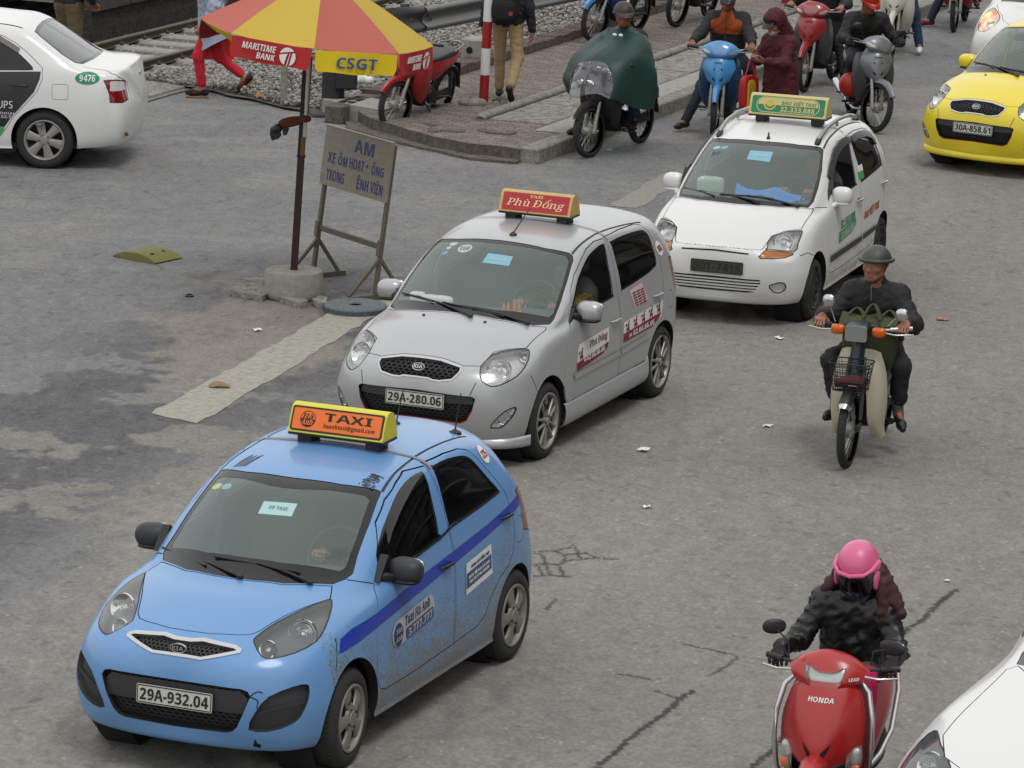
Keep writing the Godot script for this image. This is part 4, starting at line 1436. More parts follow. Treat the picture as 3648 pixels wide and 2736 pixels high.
func kia(t: Node3D,paint: Material,dirty: Material,num: String,detail := true) -> Dictionary:
	var f := {
		"paint": paint,"door_paint": dirty,"arch": [[1.185,.285,.345],[-1.185,.285,.335]],"head_base": M.lamp_pale,"ws_glass": "screen",
		"ws_out": [-.02,1.431,.296,.364,1.405,.288,.535,1.37,.22,.565,1.355,.225,.585,1.325,.26,.619,1.211,.454,.648,1.077,.651,.66,.975,.809,.655,.948,.879,.566,.951,.99,.295,.992,1.09,-.02,1.012,1.10],
		"ws_in": [-.02,1.402,.335,.10,1.402,.335,.36,1.385,.318,.53,1.345,.265,.565,1.32,.30,.607,1.182,.523,.637,1.01,.77,.622,.992,.82,.254,1.042,1.005,-.02,1.055,1.005],
		"hood": [-.02,1.008,1.11,.295,.986,1.10,.566,.947,.998,.645,.935,.925,.66,.92,.95,.652,.85,1.318,.568,.848,1.405,.478,.836,1.51,.452,.762,1.70,.335,.762,1.745,.155,.797,1.72,-.02,.80,1.72],
		"head": [.478,.829,1.529,.55,.848,1.432,.643,.849,1.328,.68,.835,1.318,.705,.776,1.396,.703,.71,1.521,.675,.672,1.62,.619,.64,1.709,.56,.632,1.762,.495,.67,1.779,.46,.725,1.747,.445,.785,1.658],
		"head_way": Vector3(.4,.5,.77),"bowls": [[Vector3(.555,.728,1.605),.082,Vector3(.22,.3,.93)],[Vector3(.66,.79,1.36),.032,Vector3(.5,.4,.75)]],"head_deep": .06,
		"grille": [-.02,.793,1.72,.06,.792,1.72,.155,.788,1.72,.325,.757,1.75,.332,.721,1.794,.287,.665,1.843,.19,.648,1.852,.13,.648,1.85,.10,.658,1.85,-.02,.66,1.85],"grille_ring": .011,"cell_w": .045,"cell_h": .022,
		"lower": [-.02,.572,1.86,.28,.565,1.86,.44,.562,1.84,.47,.545,1.834,.449,.45,1.841,.409,.375,1.838,.358,.352,1.845,.2,.357,1.85,-.02,.362,1.85],
		"lower_band": [-.02,.565,1.86,.44,.555,1.84,.455,.50,1.84,.2,.49,1.86,-.02,.49,1.86],
		"lower_line": [-.02,.3625,1.85,.2,.358,1.85,.358,.354,1.84,.407,.377,1.84,.447,.452,1.84],
		"fog": [.565,.331,1.769,.595,.385,1.763,.657,.455,1.722,.715,.482,1.663,.726,.455,1.652,.698,.393,1.68,.644,.327,1.715,.592,.32,1.751],"fog_way": Vector3(.5,0,.87),"fog_bowls": [[Vector3(.645,.395,1.70),.042,Vector3(.45,.05,.9)]],
		"windows": [[.585,1.022,.56,1.05,.482,1.117,.349,1.211,.15,1.302,.023,1.34,-.15,1.370,-.25,1.375,-.265,1.36,-.206,1.24,-.152,1.01,-.165,.992,.056,.98,.40,.995],[-.37,1.36,-.40,1.372,-.649,1.378,-1.03,1.36,-1.11,1.335,-1.145,1.295,-1.14,1.2,-1.115,1.09,-1.04,1.065,-.83,1.038,-.34,1.008,-.318,1.02,-.34,1.2]],
		"doors": [[.61,1.03,.69,.915,.824,.794,.90,.62,.905,.5,.89,.40,.81,.345,.7,.335,-.215,.345,-.235,.456,-.245,.59,-.25,.8,-.235,1.0,-.27,1.2,-.31,1.36,-.315,1.408,-.15,1.408,.03,1.378,.18,1.325,.37,1.24,.5,1.15],[-.227,.345,-.80,.357,-.87,.365,-.952,.425,-1.082,.64,-1.185,.795,-1.205,.95,-1.195,1.1,-1.2,1.25,-1.165,1.34,-1.10,1.39,-1.0,1.41,-.65,1.42,-.33,1.415,-.325,1.36,-.285,1.2,-.25,1.0,-.262,.8,-.257,.59,-.247,.456]],
		"fuel": ellipse(.072,.072,24,Vector2(1.367,.765)),"open": 0 if detail else -1,
		"tail": [.74,1.10,-1.42,.765,1.0,-1.42,.77,.86,-1.47,.74,.74,-1.58,.69,.72,-1.64,.64,.85,-1.63,.62,1.05,-1.6],"tail_way": Vector3(.7,0,-.7),
		"rear_glass": [-.02,1.37,-1.57,.42,1.32,-1.54,.53,1.2,-1.58,.50,1.09,-1.63,-.02,1.09,-1.68],
		"gutter": [.553,1.365,.215,.545,1.41,.0,.54,1.43,-.28,.56,1.425,-.82,.58,1.395,-1.16],
		"lines": [["side",[.78,.53,1.40,.775,.62,1.43,.74,.68,1.45]],["front",[.43,.57,1.85,.46,.66,1.80]]],
	}
	var r := car(t,net_sa(),f)
	var style := {"n": 5,"hub": .055,"w0": .02,"w1": .026,"twin": [-.045,.045],"out": .0,"nuts": 5,"mat": M.alloy}
	for z in [1.185,-1.185]:
		wheel(t,Vector3(.785,.285,z),.288,.208,style)
		wheel(t,Vector3(-.785,.285,z),.288,.208,style,.0,true)
	interior(t,1.03,.97,.68)
	plate(t,num,Vector3(.0,.50,1.868),-.06,M.platewhite,M.ink)
	wing_mirror(t,Vector3(.715,.97,.60),Vector3(.825,1.0,.50),Vector3(.105,.08,.075),paint,M.black)
	for side in [1.0,-1.0]:
		var q := G.new()
		q.slab(pv2([.585,1.03,.69,.915,.56,.955,.53,1.01]),Transform3D(Basis(Vector3(0,0,1),Vector3.UP,Vector3(-1,0,0)),Vector3(.712 * side,0,0)),-.025,.025)
		part("mirror_triangle",q,M.black,t)
	wiper(t,Vector3(.12,.995,1.13),Vector3(-.6,1.034,.775),Vector3(-.25,1.045,1.0))
	wiper(t,Vector3(.53,.96,1.0),Vector3(-.166,1.05,1.007),Vector3(.35,1.0,1.04))
	var g := G.new()
	g.slab(ellipse(.05,.03,28),Transform3D(Basis(Vector3.RIGHT,-.5),Vector3(0,.728,1.80)),.0,.012)
	var b := part("badge",g,M.chrome,t)
	g = G.new()
	g.slab(ellipse(.045,.025,28),Transform3D(Basis(Vector3.RIGHT,-.5),Vector3(0,.734,1.811)),.0,.0015)
	part("badge_field",g,M.black,b)
	part("lettering",text("KIA",.068,.026,Transform3D(Basis(Vector3.RIGHT,-.5),Vector3(0,.7355,1.8135)),.002,"sansbold"),M.chrome,b)
	for e in [-.25,.25]:
		g = G.new()
		g.lathe([Vector2(.013,-.006),Vector2(.012,.006),Vector2(.004,.011),Vector2(0,.011)],Vector3(e,.975,1.165),Vector3(0,.95,.3),10)
		part("washer_jet",g,M.black,t)
	handle(t,Vector3(.784,.81,-.135),paint,M.black)
	handle(t,Vector3(.78,.85,-1.05),paint,M.black)
	pair("side_moulding",moved(cut(r.s,"side",zy([.715,.512,.715,.553,-.215,.561,-.225,.522]),.0,true),.012),paint,t)
	pair("side_moulding",moved(cut(r.s,"side",zy([-.255,.522,-.255,.562,-.86,.58,-.86,.545]),.0,true),.012),paint,t)
	# sill skirt
	g = G.new()
	var rows := []
	for y in [[.355,.800],[.335,.815],[.26,.822],[.19,.80],[.16,.74]]:
		var row := []
		for z in [.86,.80,.4,.0,-.4,-.80,-.87]:
			row.append(Vector3(y[1] - (.02 if absf(z) > .84 else .0),y[0] + .018 * (.4 - z) / 1.2 * .5 + (.05 if z < -.85 and y[0] > .3 else .0),z))
		rows.append(row)
	g.patch(rows,2,2,.0,Vector3(0,.3,0))
	pair("sill_skirt",g,dirty,t)
	# chin spoiler
	g = G.new()
	rows = []
	for y in [[.24,.004],[.215,.03],[.165,.03],[.15,-.03]]:
		var row := []
		for q in [[.0,1.80],[.25,1.79],[.45,1.75],[.62,1.68],[.72,1.57],[.765,1.46]]:
			row.append(Vector3(q[0] + y[1] * .6 * q[0],y[0],q[1] + y[1]))
		rows.append(row)
	g.patch(rows,2,3,.0,Vector3(0,.3,1.2))
	part("chin_spoiler",both(g),paint,t)
	return r

func silver_taxi() -> void:
	var t := thing("taxi","silver hatchback taxi with red roof sign and dark red door stickers","car",Vector3(-.002,0,-30.748),-.3906,"taxis queuing along the road")
	var r := kia(t,M.silver_paint,M.silver_dirty,"29A-280.06")
	var g := G.new()
	var at := Vector3(.015,1.535,-.42)
	var so := roof_sign(t,at,.60,.16,.19,null,mat("sign_gold",Color(.72,.60,.36),.5),M.black)
	var tf := sign_face(at,.16,.19)
	g.slab(rounded(.555,.145,.006),tf,.0,.003)
	part("face",g,mat("sign_red",Color(.64,.14,.18),.5),so)
	g = text("Phù Đổng",.47,.075,tf * Transform3D(Basis(),Vector3(0,-.012,.003)),.0015,"serif",.35)
	g.add(text("TAXI",.11,.02,tf * Transform3D(Basis(),Vector3(0,.05,.003)),.0015,"serifbold"))
	part("lettering",g,mat("cream_print",Color(.86,.78,.58),.5),so)
	part("strap",both(moved(cut(r.s,"top",pv2([-.01,.40,.62,.34,.62,.358,-.01,.42]),-.1,true),.006)),M.metalstrap,t)
	g = G.new()
	g.lathe([Vector2(.034,-.004),Vector2(.03,.014),Vector2(.012,.03),Vector2(.006,.035)],Vector3(.045,1.447,.17),Vector3(0,1,.2),14)
	g.bar(Vector3(.045,1.47,.17),Vector3(.10,1.64,-.02),.006,.004,6)
	part("aerial",g,M.black,t)
	# stickers on the left side
	var got := sticker(t,"door_sticker",r.s,"side",zy([.67,.555,.63,.735,.60,.76,-.005,.785,.0,.655,.03,.625,.13,.595]),M.white_print)
	sticker(t,"door_sticker",r.s,"side",zy([.663,.56,.655,.625,.005,.675,.03,.632,.13,.60]),M.maroon,.004)
	part("lettering",drape(flat_text("Phù Đổng","side",Vector2(-.22,.722),.36,.07,.04,"serif",.3),got,"side",.005),M.maroon,t)
	part("lettering",drape(flat_text("62.66.66.66","side",Vector2(-.28,.635),.36,.04,.045),got,"side",.006),M.white_print,t)
	part("lettering",drape(flat_text("04","side",Vector2(-.50,.624),.05,.025,.045),got,"side",.006),M.white_print,t)
	part("emblem",drape(emblem(Vector2(-.57,.68)),got,"side",.005),M.maroon,t)
	got = sticker(t,"door_sticker",r.s,"side",zy([-.295,.598,-.315,.762,-1.185,.79,-1.175,.73,-1.14,.66,-.95,.612]),M.white_print)
	sticker(t,"door_sticker",r.s,"side",zy([-.298,.602,-.308,.672,-1.14,.70,-1.09,.66,-.95,.616]),M.maroon,.004)
	part("lettering",drape(flat_text("62.66.66.66","side",Vector2(.74,.648),.46,.042,.02),got,"side",.006),M.white_print,t)
	part("lettering",drape(flat_text("04","side",Vector2(.45,.638),.06,.028,.02),got,"side",.006),M.white_print,t)
	for k in 5:
		part("emblem",drape(emblem(Vector2(.40 + k * .17,.716 + k * .008)),got,"side",.005),M.maroon,t)
	got = sticker(t,"price_sheet",r.s,"side",zy([-.47,.985,-.74,1.0,-.86,.85,-.56,.825]),mat("sheet_pink",Color(.80,.72,.72),.5))
	var rng := RandomNumberGenerator.new()
	rng.seed = 3
	g = G.new()
	for k in 6:
		for c in 3:
			g.add(drape(flat_bar(Vector2(.54 + c * .085 + k * .010 + .02,.95 - k * .021),.07,.013),got,"side",.004))
	part("price_rows",g,M.maroon,t)
	got = sticker(t,"number_sticker",r.s,Vector3(.95,.2,-.25),flat_ellipse(Vector3(.715,1.185,-1.25),Vector3(.95,.2,-.25),.068,.06),M.white_print,.004)
	part("lettering",drape(flat_text("168",Vector3(.95,.2,-.25),flat_at(Vector3(.715,1.185,-1.25),Vector3(.95,.2,-.25)),.09,.05,.0,"serifbold"),got,Vector3(.95,.2,-.25),.006),M.maroon,t)
	# behind the windscreen
	var full := both(r.s)
	var wsw := Vector3(0,.72,.7)
	got = cut(full,wsw,flatten(p3([-.034,1.363,.469,.172,1.357,.469,.179,1.301,.568,-.04,1.305,.568]),wsw),.0,true)
	var pp := part("permit_paper",moved(got,-.01),M.paperblue,t)
	part("lettering",drape(flat_text("TAXI HÀ NỘI",wsw,flat_at(Vector3(.07,1.333,.52),wsw),.13,.022),got,wsw,-.007),M.white_print,pp)
	for e in [[Vector3(-.38,1.385,.34),.034,Color(.75,.84,.72)],[Vector3(-.402,1.354,.384),.022,Color(.70,.84,.84)],[Vector3(-.405,1.324,.442),.026,Color(.30,.55,.80)],[Vector3(-.25,1.37,.42),.06,Color(.74,.82,.78)]]:
		got = cut(full,wsw,flat_ellipse(e[0],wsw,e[1],e[1] * .85),.0,true)
		var st := part("windscreen_sticker",moved(got,-.01),mat("sst%d" % int(e[0].y * 1000),e[2],.5),t)
		if e[1] > .05:
			part("lettering",drape(flat_text("168",wsw,flat_at(e[0],wsw),.085,.045,.0,"serifbold"),got,wsw,-.007),M.maroon,st)
	var bx := G.new()
	pillow(bx,Vector3(-.31,1.0,.80),Vector3(.13,.055,.05),Basis(Vector3.UP,.1),6.0)
	pillow(bx,Vector3(-.50,1.0,.72),Vector3(.06,.05,.04),Basis(Vector3.UP,.3),6.0)
	single_at(t,"tissue_box",bx,M.white_print,"white tissue boxes on the dashboard behind the silver taxi's windscreen","box")
	bx = G.new()
	bx.lathe([Vector2(.0,.0),Vector2(.075,.0),Vector2(.08,.03),Vector2(.07,.035)],Vector3(.30,.97,.78),Vector3.UP,16)
	for k in 8:
		bx.lathe([Vector2(.014,0),Vector2(.012,.035),Vector2(0,.055)],Vector3(.30 + .062 * cos(TAU * k / 8),1.0,.78 + .062 * sin(TAU * k / 8)),Vector3.UP,6)
	single_at(t,"ornament",bx,mat("gold",Color(.72,.45,.14),.4),"small orange crown ornament on the silver taxi's dashboard","ornament")

# a loose thing given in the axes of t,kept at top level
func single_at(t: Node3D,called: String,g: G,m: Material,label: String,category: String) -> MeshInstance3D:
	var o := single(called,g,m,label,category)
	o.transform = t.transform
	return o

func flat_bar(c: Vector2,w: float,h: float) -> G:
	var b := look("side")
	var g := G.new()
	var o := b.x * c.x + b.y * c.y
	g.quad(o - b.x * w * .5 - b.y * h * .5,o + b.x * w * .5 - b.y * h * .5 + b.y * .004,o + b.x * w * .5 + b.y * h * .5 + b.y * .004,o - b.x * w * .5 + b.y * h * .5,b.z)
	return g

# a small rider-and-flame device like the one printed on the doors
func emblem(c: Vector2) -> G:
	var b := look("side")
	var g := G.new()
	for q in [[-.03,-.03,.03,-.035,.035,-.015,.0,-.005,-.035,-.012],[-.015,-.008,.022,-.004,.03,.02,.008,.032,-.004,.012],[-.045,.0,-.018,.006,-.03,.028,-.05,.02],[.01,.03,.04,.034,.032,.045,.012,.042],[-.03,-.05,-.015,-.034,-.034,-.03],[.02,-.052,.034,-.036,.014,-.034]]:
		var poly := pv2(q)
		for k in range(1,poly.size() - 1):
			g.flat(b.x * (c.x + poly[0].x) + b.y * (c.y + poly[0].y),b.x * (c.x + poly[k].x) + b.y * (c.y + poly[k].y),b.x * (c.x + poly[k + 1].x) + b.y * (c.y + poly[k + 1].y),b.z)
	return g

func white_taxi() -> void:
	var t := thing("taxi","white hatchback taxi with green roof sign, roof rails and amber corner lamps","car",Vector3(2.301,0,-36.12),-.3291,"taxis queuing along the road")
	var f := {
		"paint": M.white_paint,"door_paint": M.white_dirty,"arch": [[1.166,.28,.325],[-1.166,.28,.31]],"head_base": M.lamp_pale,
		"ws_out": [-.02,1.403,.37,.33,1.393,.337,.50,1.368,.255,.525,1.35,.262,.577,1.206,.486,.603,1.084,.685,.612,.98,.864,.592,.945,.972,.37,.957,1.117,.15,.966,1.18,-.02,.968,1.20],
		"ws_in": [-.02,1.375,.43,.33,1.365,.40,.49,1.34,.31,.525,1.31,.33,.568,1.157,.594,.59,.99,.885,.575,.972,.94,.355,.984,1.077,.1,1.0,1.11,-.02,1.005,1.115],
		"hood": [-.02,.964,1.208,.15,.962,1.188,.37,.953,1.125,.592,.941,.98,.632,.93,.915,.637,.9,.99,.63,.812,1.305,.516,.806,1.43,.432,.776,1.54,.40,.70,1.69,.38,.68,1.72,.056,.69,1.798,-.02,.692,1.80],
		"head": [.425,.70,1.67,.413,.734,1.613,.43,.776,1.543,.47,.80,1.48,.53,.812,1.43,.627,.812,1.326,.65,.793,1.33,.652,.717,1.465,.645,.66,1.56,.44,.685,1.69],
		"corner": [.383,.63,1.791,.425,.694,1.666,.44,.678,1.69,.643,.655,1.565,.636,.63,1.58,.585,.612,1.657,.5,.608,1.74,.4,.612,1.79],
		"head_way": Vector3(.4,.5,.77),"bowls": [[Vector3(.535,.728,1.525),.082,Vector3(.2,.3,.93)]],"head_deep": .05,
		"lower": [-.02,.437,1.824,.41,.432,1.803,.416,.40,1.798,.36,.318,1.79,.3,.306,1.79,-.02,.303,1.807],"slats": [.41,.383,.356,.33],"lower_mat": M.white_paint,
		"fog": [.475,.365,1.75,.49,.345,1.74,.52,.318,1.73,.56,.312,1.70,.60,.335,1.67,.61,.37,1.66,.59,.405,1.67,.55,.415,1.70,.51,.40,1.73,.48,.39,1.75],"fog_way": Vector3(.4,0,.92),"fog_bowls": [[Vector3(.555,.362,1.68),.034,Vector3(.3,.05,.95)]],"fog_base": M.white_paint,
		"windows": [[.50,.985,.49,1.12,.47,1.156,.361,1.204,.2,1.283,.126,1.309,-.05,1.347,-.22,1.362,-.31,1.35,-.27,1.2,-.215,.995,-.225,.975,.2,.965,.45,.975],[-.375,1.34,-.40,1.355,-.459,1.36,-.70,1.355,-.90,1.335,-1.05,1.295,-1.13,1.22,-1.17,1.03,-1.15,1.012,-.9,1.0,-.42,.975,-.36,.985,-.385,1.15]],
		"doors": [[.58,1.06,.66,.95,.74,.83,.765,.746,.77,.437,.755,.36,.68,.325,.2,.32,-.33,.33,-.34,.5,-.345,.7,-.30,.97,-.34,1.2,-.37,1.36,-.375,1.40,-.05,1.385,.15,1.34,.40,1.225],[-.342,.33,-.75,.345,-.84,.38,-.93,.48,-1.02,.55,-1.15,.62,-1.215,.73,-1.225,.961,-1.21,1.2,-1.14,1.30,-1.05,1.36,-.9,1.39,-.6,1.41,-.385,1.405,-.38,1.36,-.352,1.2,-.312,.97,-.357,.7,-.352,.5]],
		"fuel": rounded2(1.36,.78,.14,.13,.03,.0),"tint": "tint","open": 0,
		"tail": [.68,1.05,-1.43,.71,.98,-1.43,.72,.80,-1.44,.68,.72,-1.52,.62,.8,-1.55,.6,1.0,-1.53],"tail_way": Vector3(.7,0,-.7),
		"rear_glass": [-.02,1.35,-1.46,.40,1.31,-1.42,.49,1.2,-1.5,.46,1.08,-1.56,-.02,1.08,-1.62],
		"gutter": [.52,1.365,.25,.505,1.43,.03,.502,1.456,-.345,.51,1.43,-.9,.52,1.405,-1.05],
		"lines": [["side",[.70,.62,1.52,.71,.63,1.40,.735,.60,1.32,.74,.585,1.28]],["side",[.63,.94,.90,.70,.92,.72]]],
	}
	var r := car(t,net_m2(),f)
	var style := {"n": 10,"hub": .11,"w0": .05,"w1": .075,"twin": [.0],"out": -.02,"nuts": 4,"mat": M.steel}
	for z in [1.166,-1.166]:
		wheel(t,Vector3(.735,.268,z),.268,.172,style)
		wheel(t,Vector3(-.735,.268,z),.268,.172,style,.0,true)
	interior(t,1.08,.93,.64)
	plate(t,"30T-7415",Vector3(.03,.52,1.838),-.06,M.plateold,mat("dirty_digits",Color(.11,.11,.095),.6))
	wing_mirror(t,Vector3(.70,.90,.60),Vector3(.78,1.0,.52),Vector3(.095,.08,.07),M.white_paint,M.white_paint)
	for side in [1.0,-1.0]:
		var q := G.new()
		q.slab(pv2([.49,1.13,.50,.985,.60,.955,.66,.95,.58,1.05]),Transform3D(Basis(Vector3(0,0,1),Vector3.UP,Vector3(-1,0,0)),Vector3(.668 * side,0,0)),-.02,.02)
		part("quarter_light",q,M.frit,t)
	wiper(t,Vector3(.19,.985,1.15),Vector3(-.58,1.0,.85),Vector3(-.23,1.0,1.10))
	wiper(t,Vector3(.515,.955,1.03),Vector3(-.183,1.015,1.085),Vector3(.30,1.012,1.06))
	handle(t,Vector3(.742,.838,-.235),M.chrome,M.black)
	handle(t,Vector3(.728,.855,-1.17),M.chrome,M.black)
	pair("side_moulding",moved(cut(r.s,"side",zy([.755,.437,.76,.495,-.325,.50,-.328,.45]),.0,true),.012),M.trim,t)
	pair("side_moulding",moved(cut(r.s,"side",zy([-.37,.452,-.37,.502,-.97,.51,-.95,.47]),.0,true),.012),M.trim,t)
	part("bonnet_strip",both(moved(cut(r.s,"front",pv2([-.02,.668,.30,.655,.30,.644,-.02,.655]),.0,true),.003)),M.seam,t)
	# wind deflectors above the side windows
	for q in [[.475,1.145,.36,1.215,.2,1.293,.126,1.322,-.05,1.36,-.22,1.375,-.33,1.37],[-.40,1.365,-.55,1.372,-.70,1.368,-.90,1.35,-1.05,1.31,-1.12,1.24]]:
		var line := []
		for k in range(0,q.size(),2):
			line.append(Vector3(0,q[k + 1] - .012,q[k]))
		for tr in [Transform3D(),MIRROR]:
			var o := G.new()
			var d := cut(r.s,"side",ribbon(line,"side",.055),.0,true)
			o.add(moved(d,.018),tr)
			o.add(walls(moved(d,.018),-.02),tr)
			part("wind_deflector",o,mat("smoke",Color(.26,.26,.27),.25),t)
	# roof rails
	for side in [1.0,-1.0]:
		var g := G.new()
		g.tube([Vector3(.455 * side,1.405,.22),Vector3(.46 * side,1.45,.15),Vector3(.465 * side,1.50,-.05),Vector3(.465 * side,1.525,-.4),Vector3(.465 * side,1.51,-.8),Vector3(.465 * side,1.475,-1.0),Vector3(.46 * side,1.435,-1.1)],[.022,.022,.018,.018,.018,.022,.022],8)
		g.bar(Vector3(.465 * side,1.43,-.4),Vector3(.465 * side,1.52,-.4),.014)
		var rl := part("roof_rail",g,mat("rail",Color(.62,.62,.61),.35,.5),t)
		g = G.new()
		pillow(g,Vector3(.457 * side,1.415,.21),Vector3(.025,.02,.06),Basis(Vector3.RIGHT,.4))
		pillow(g,Vector3(.46 * side,1.435,-1.09),Vector3(.025,.02,.06),Basis(Vector3.RIGHT,-.3))
		part("rail_foot",g,M.black,rl)
	var g := G.new()
	g.lathe([Vector2(.018,-.004),Vector2(.016,.015),Vector2(.008,.03),Vector2(.007,.06),Vector2(0,.062)],Vector3(.022,1.414,.305),Vector3(0,.95,-.2),10)
	part("aerial",g,M.black,t)
	var at := Vector3(.065,1.555,-.25)
	var so := roof_sign(t,at,.72,.18,.2,null,mat("sign_cream",Color(.74,.68,.45),.5),M.black)
	var tf := sign_face(at,.18,.2)
	g = G.new()
	g.slab(rounded(.68,.16,.02),tf,.0,.003)
	part("face",g,mat("sign_green",Color(.10,.45,.31),.5),so)
	g = G.new()
	var up := PackedVector2Array()
	for q in rounded(.56,.128,.06,8):
		if q.y > .0:
			up.append(q)
	up.append(Vector2(-.28,0))
	up.append(Vector2(.28,0))
	g.slab(Geometry2D.convex_hull(up),tf,.003,.0045)
	part("face_panel",g,M.sign_cream,so)
	g = text("BẢO VIỆT TAXI",.32,.042,tf * Transform3D(Basis(),Vector3(.10,.028,.0045)),.0015,"sansbold",.15)
	part("lettering",g,M.sign_green,so)
	g = text("32.333.888",.32,.045,tf * Transform3D(Basis(),Vector3(.09,-.034,.003)),.0015,"sansbold")
	var rim := rounded(.59,.145,.07,8)
	var inn := rounded(.575,.132,.065,8)
	for k in rim.size():
		var k2 := (k + 1) % rim.size()
		g.quad(tf * Vector3(rim[k].x,rim[k].y,.0048),tf * Vector3(rim[k2].x,rim[k2].y,.0048),tf * Vector3(inn[k2].x,inn[k2].y,.0048),tf * Vector3(inn[k].x,inn[k].y,.0048),tf.basis.z)
	part("lettering",g,M.sign_cream,so)
	g = G.new()
	for k in 12:
		var a := PI + PI * k / 12
		var c := PI + PI * (k + 1) / 12
		var o := Transform3D(tf.basis,tf * Vector3(-.17,.01,.005))
		g.quad(o * Vector3(cos(a) * .06,sin(a) * .06,0),o * Vector3(cos(c) * .06,sin(c) * .06,0),o * Vector3(cos(c) * .045,sin(c) * .045,0),o * Vector3(cos(a) * .045,sin(a) * .045,0),tf.basis.z)
	g.slab(ellipse(.034,.034,20),tf * Transform3D(Basis(),Vector3(-.17,.014,0)),.0045,.0065)
	part("emblem",g,mat("gold_print",Color(.70,.66,.28),.5),so)
	part("strap",both(moved(cut(r.s,"top",pv2([-.01,.245,.55,.29,.55,.305,-.01,.26]),-.1,true),.006)),M.metalstrap,t)
	# side lettering
	var got := cut(r.s,"side",zy([.47,.55,.44,.76,-.14,.79,-.14,.6]),.0,true)
	part("lettering",drape(flat_text("32.333.888","side",Vector2(-.15,.72),.50,.075,.03),got,"side",.003),M.greenprint,t)
	var low := sticker(t,"door_sticker",r.s,"side",zy([.465,.555,.455,.655,-.135,.69,-.135,.645,-.11,.62,.0,.59]),M.greenprint)
	part("lettering",drape(flat_text("32.666.888","side",Vector2(-.17,.623),.46,.06,.06),low,"side",.004),mat("pale_print",Color(.70,.76,.70),.5),t)
	part("lettering",drape(flat_text("BẢO VIỆT TAXI","side",Vector2(.715,.682),.54,.085,.05,"sansbold",.1),cut(r.s,"side",zy([-.44,.60,-.44,.74,-1.0,.76,-1.0,.6]),.0,true),"side",.003),mat("orange_print",Color(.72,.36,.16),.5),t)
	sticker(t,"window_label",r.s,"side",zy([-.315,1.125,-.50,1.125,-.49,1.07,-.315,1.075]),M.white_print,.003)
	sticker(t,"window_label",r.s,"side",zy([-.315,1.075,-.49,1.07,-.475,1.0,-.315,1.005]),M.greenprint,.003)
	var full := both(r.s)
	var wsw := Vector3(0,.72,.7)
	got = cut(full,wsw,flatten(p3([-.08,1.343,.525,.13,1.345,.515,.137,1.275,.648,-.078,1.28,.639]),wsw),.0,true)
	var pp := part("permit_paper",moved(got,-.009),M.paperblue,t)
	part("lettering",drape(flat_text("TAXI HÀ NỘI",wsw,flat_at(Vector3(.03,1.312,.58),wsw),.14,.02),got,wsw,-.006),M.white_print,pp)
	for e in [[Vector3(-.418,1.328,.439),Color(.62,.82,.80)],[Vector3(-.338,1.341,.462),Color(.38,.62,.80)]]:
		got = cut(full,wsw,flat_ellipse(e[0],wsw,.036,.024),.0,true)
		part("windscreen_sticker",moved(got,-.009),mat("wst%d" % int(e[0].x * -1000),e[1],.5),t)
	got = cut(full,wsw,flatten(p3([-.5,1.32,.47,-.28,1.32,.47,-.28,1.25,.6,-.5,1.25,.6]),wsw),.0,true)
	part("lettering",drape(flat_text("30",wsw,flat_at(Vector3(-.396,1.288,.531),wsw),.085,.045),got,wsw,-.004),M.navy,t)
	# a blue cloth and a box on the dashboard
	var cl := G.new()
	var rows := []
	for i in 6:
		var row := []
		for k in 5:
			row.append(Vector3(-.12 + i * .115,.985 + .028 * sin(i * 1.9 + k) + (.06 if k == 2 else .0) - .006 * i,.66 + k * .055 - i * .012 + .02 * sin(i * 2.0)))
		rows.append(row)
	cl.patch(rows,3,3,.008)
	single_at(t,"cloth",cl,mat("cloth_blue",Color(.20,.50,.80),.9),"bright blue cloth crumpled along the white taxi's dashboard","cloth")
	cl = G.new()
	pillow(cl,Vector3(-.36,1.03,.78),Vector3(.12,.085,.06),Basis(Vector3.UP,.15),6.0)
	single_at(t,"tissue_box",cl,mat("pale_box",Color(.62,.70,.66),.7),"pale box on the dashboard of the white taxi","box")

func yellow_taxi() -> void:
	var t := thing("car","bright yellow hatchback at the right edge of the picture","car",Vector3(5.86,0,-44.15),-.60)
	kia(t,M.yellow_paint,M.yellow_paint,"30A-858.61",false)

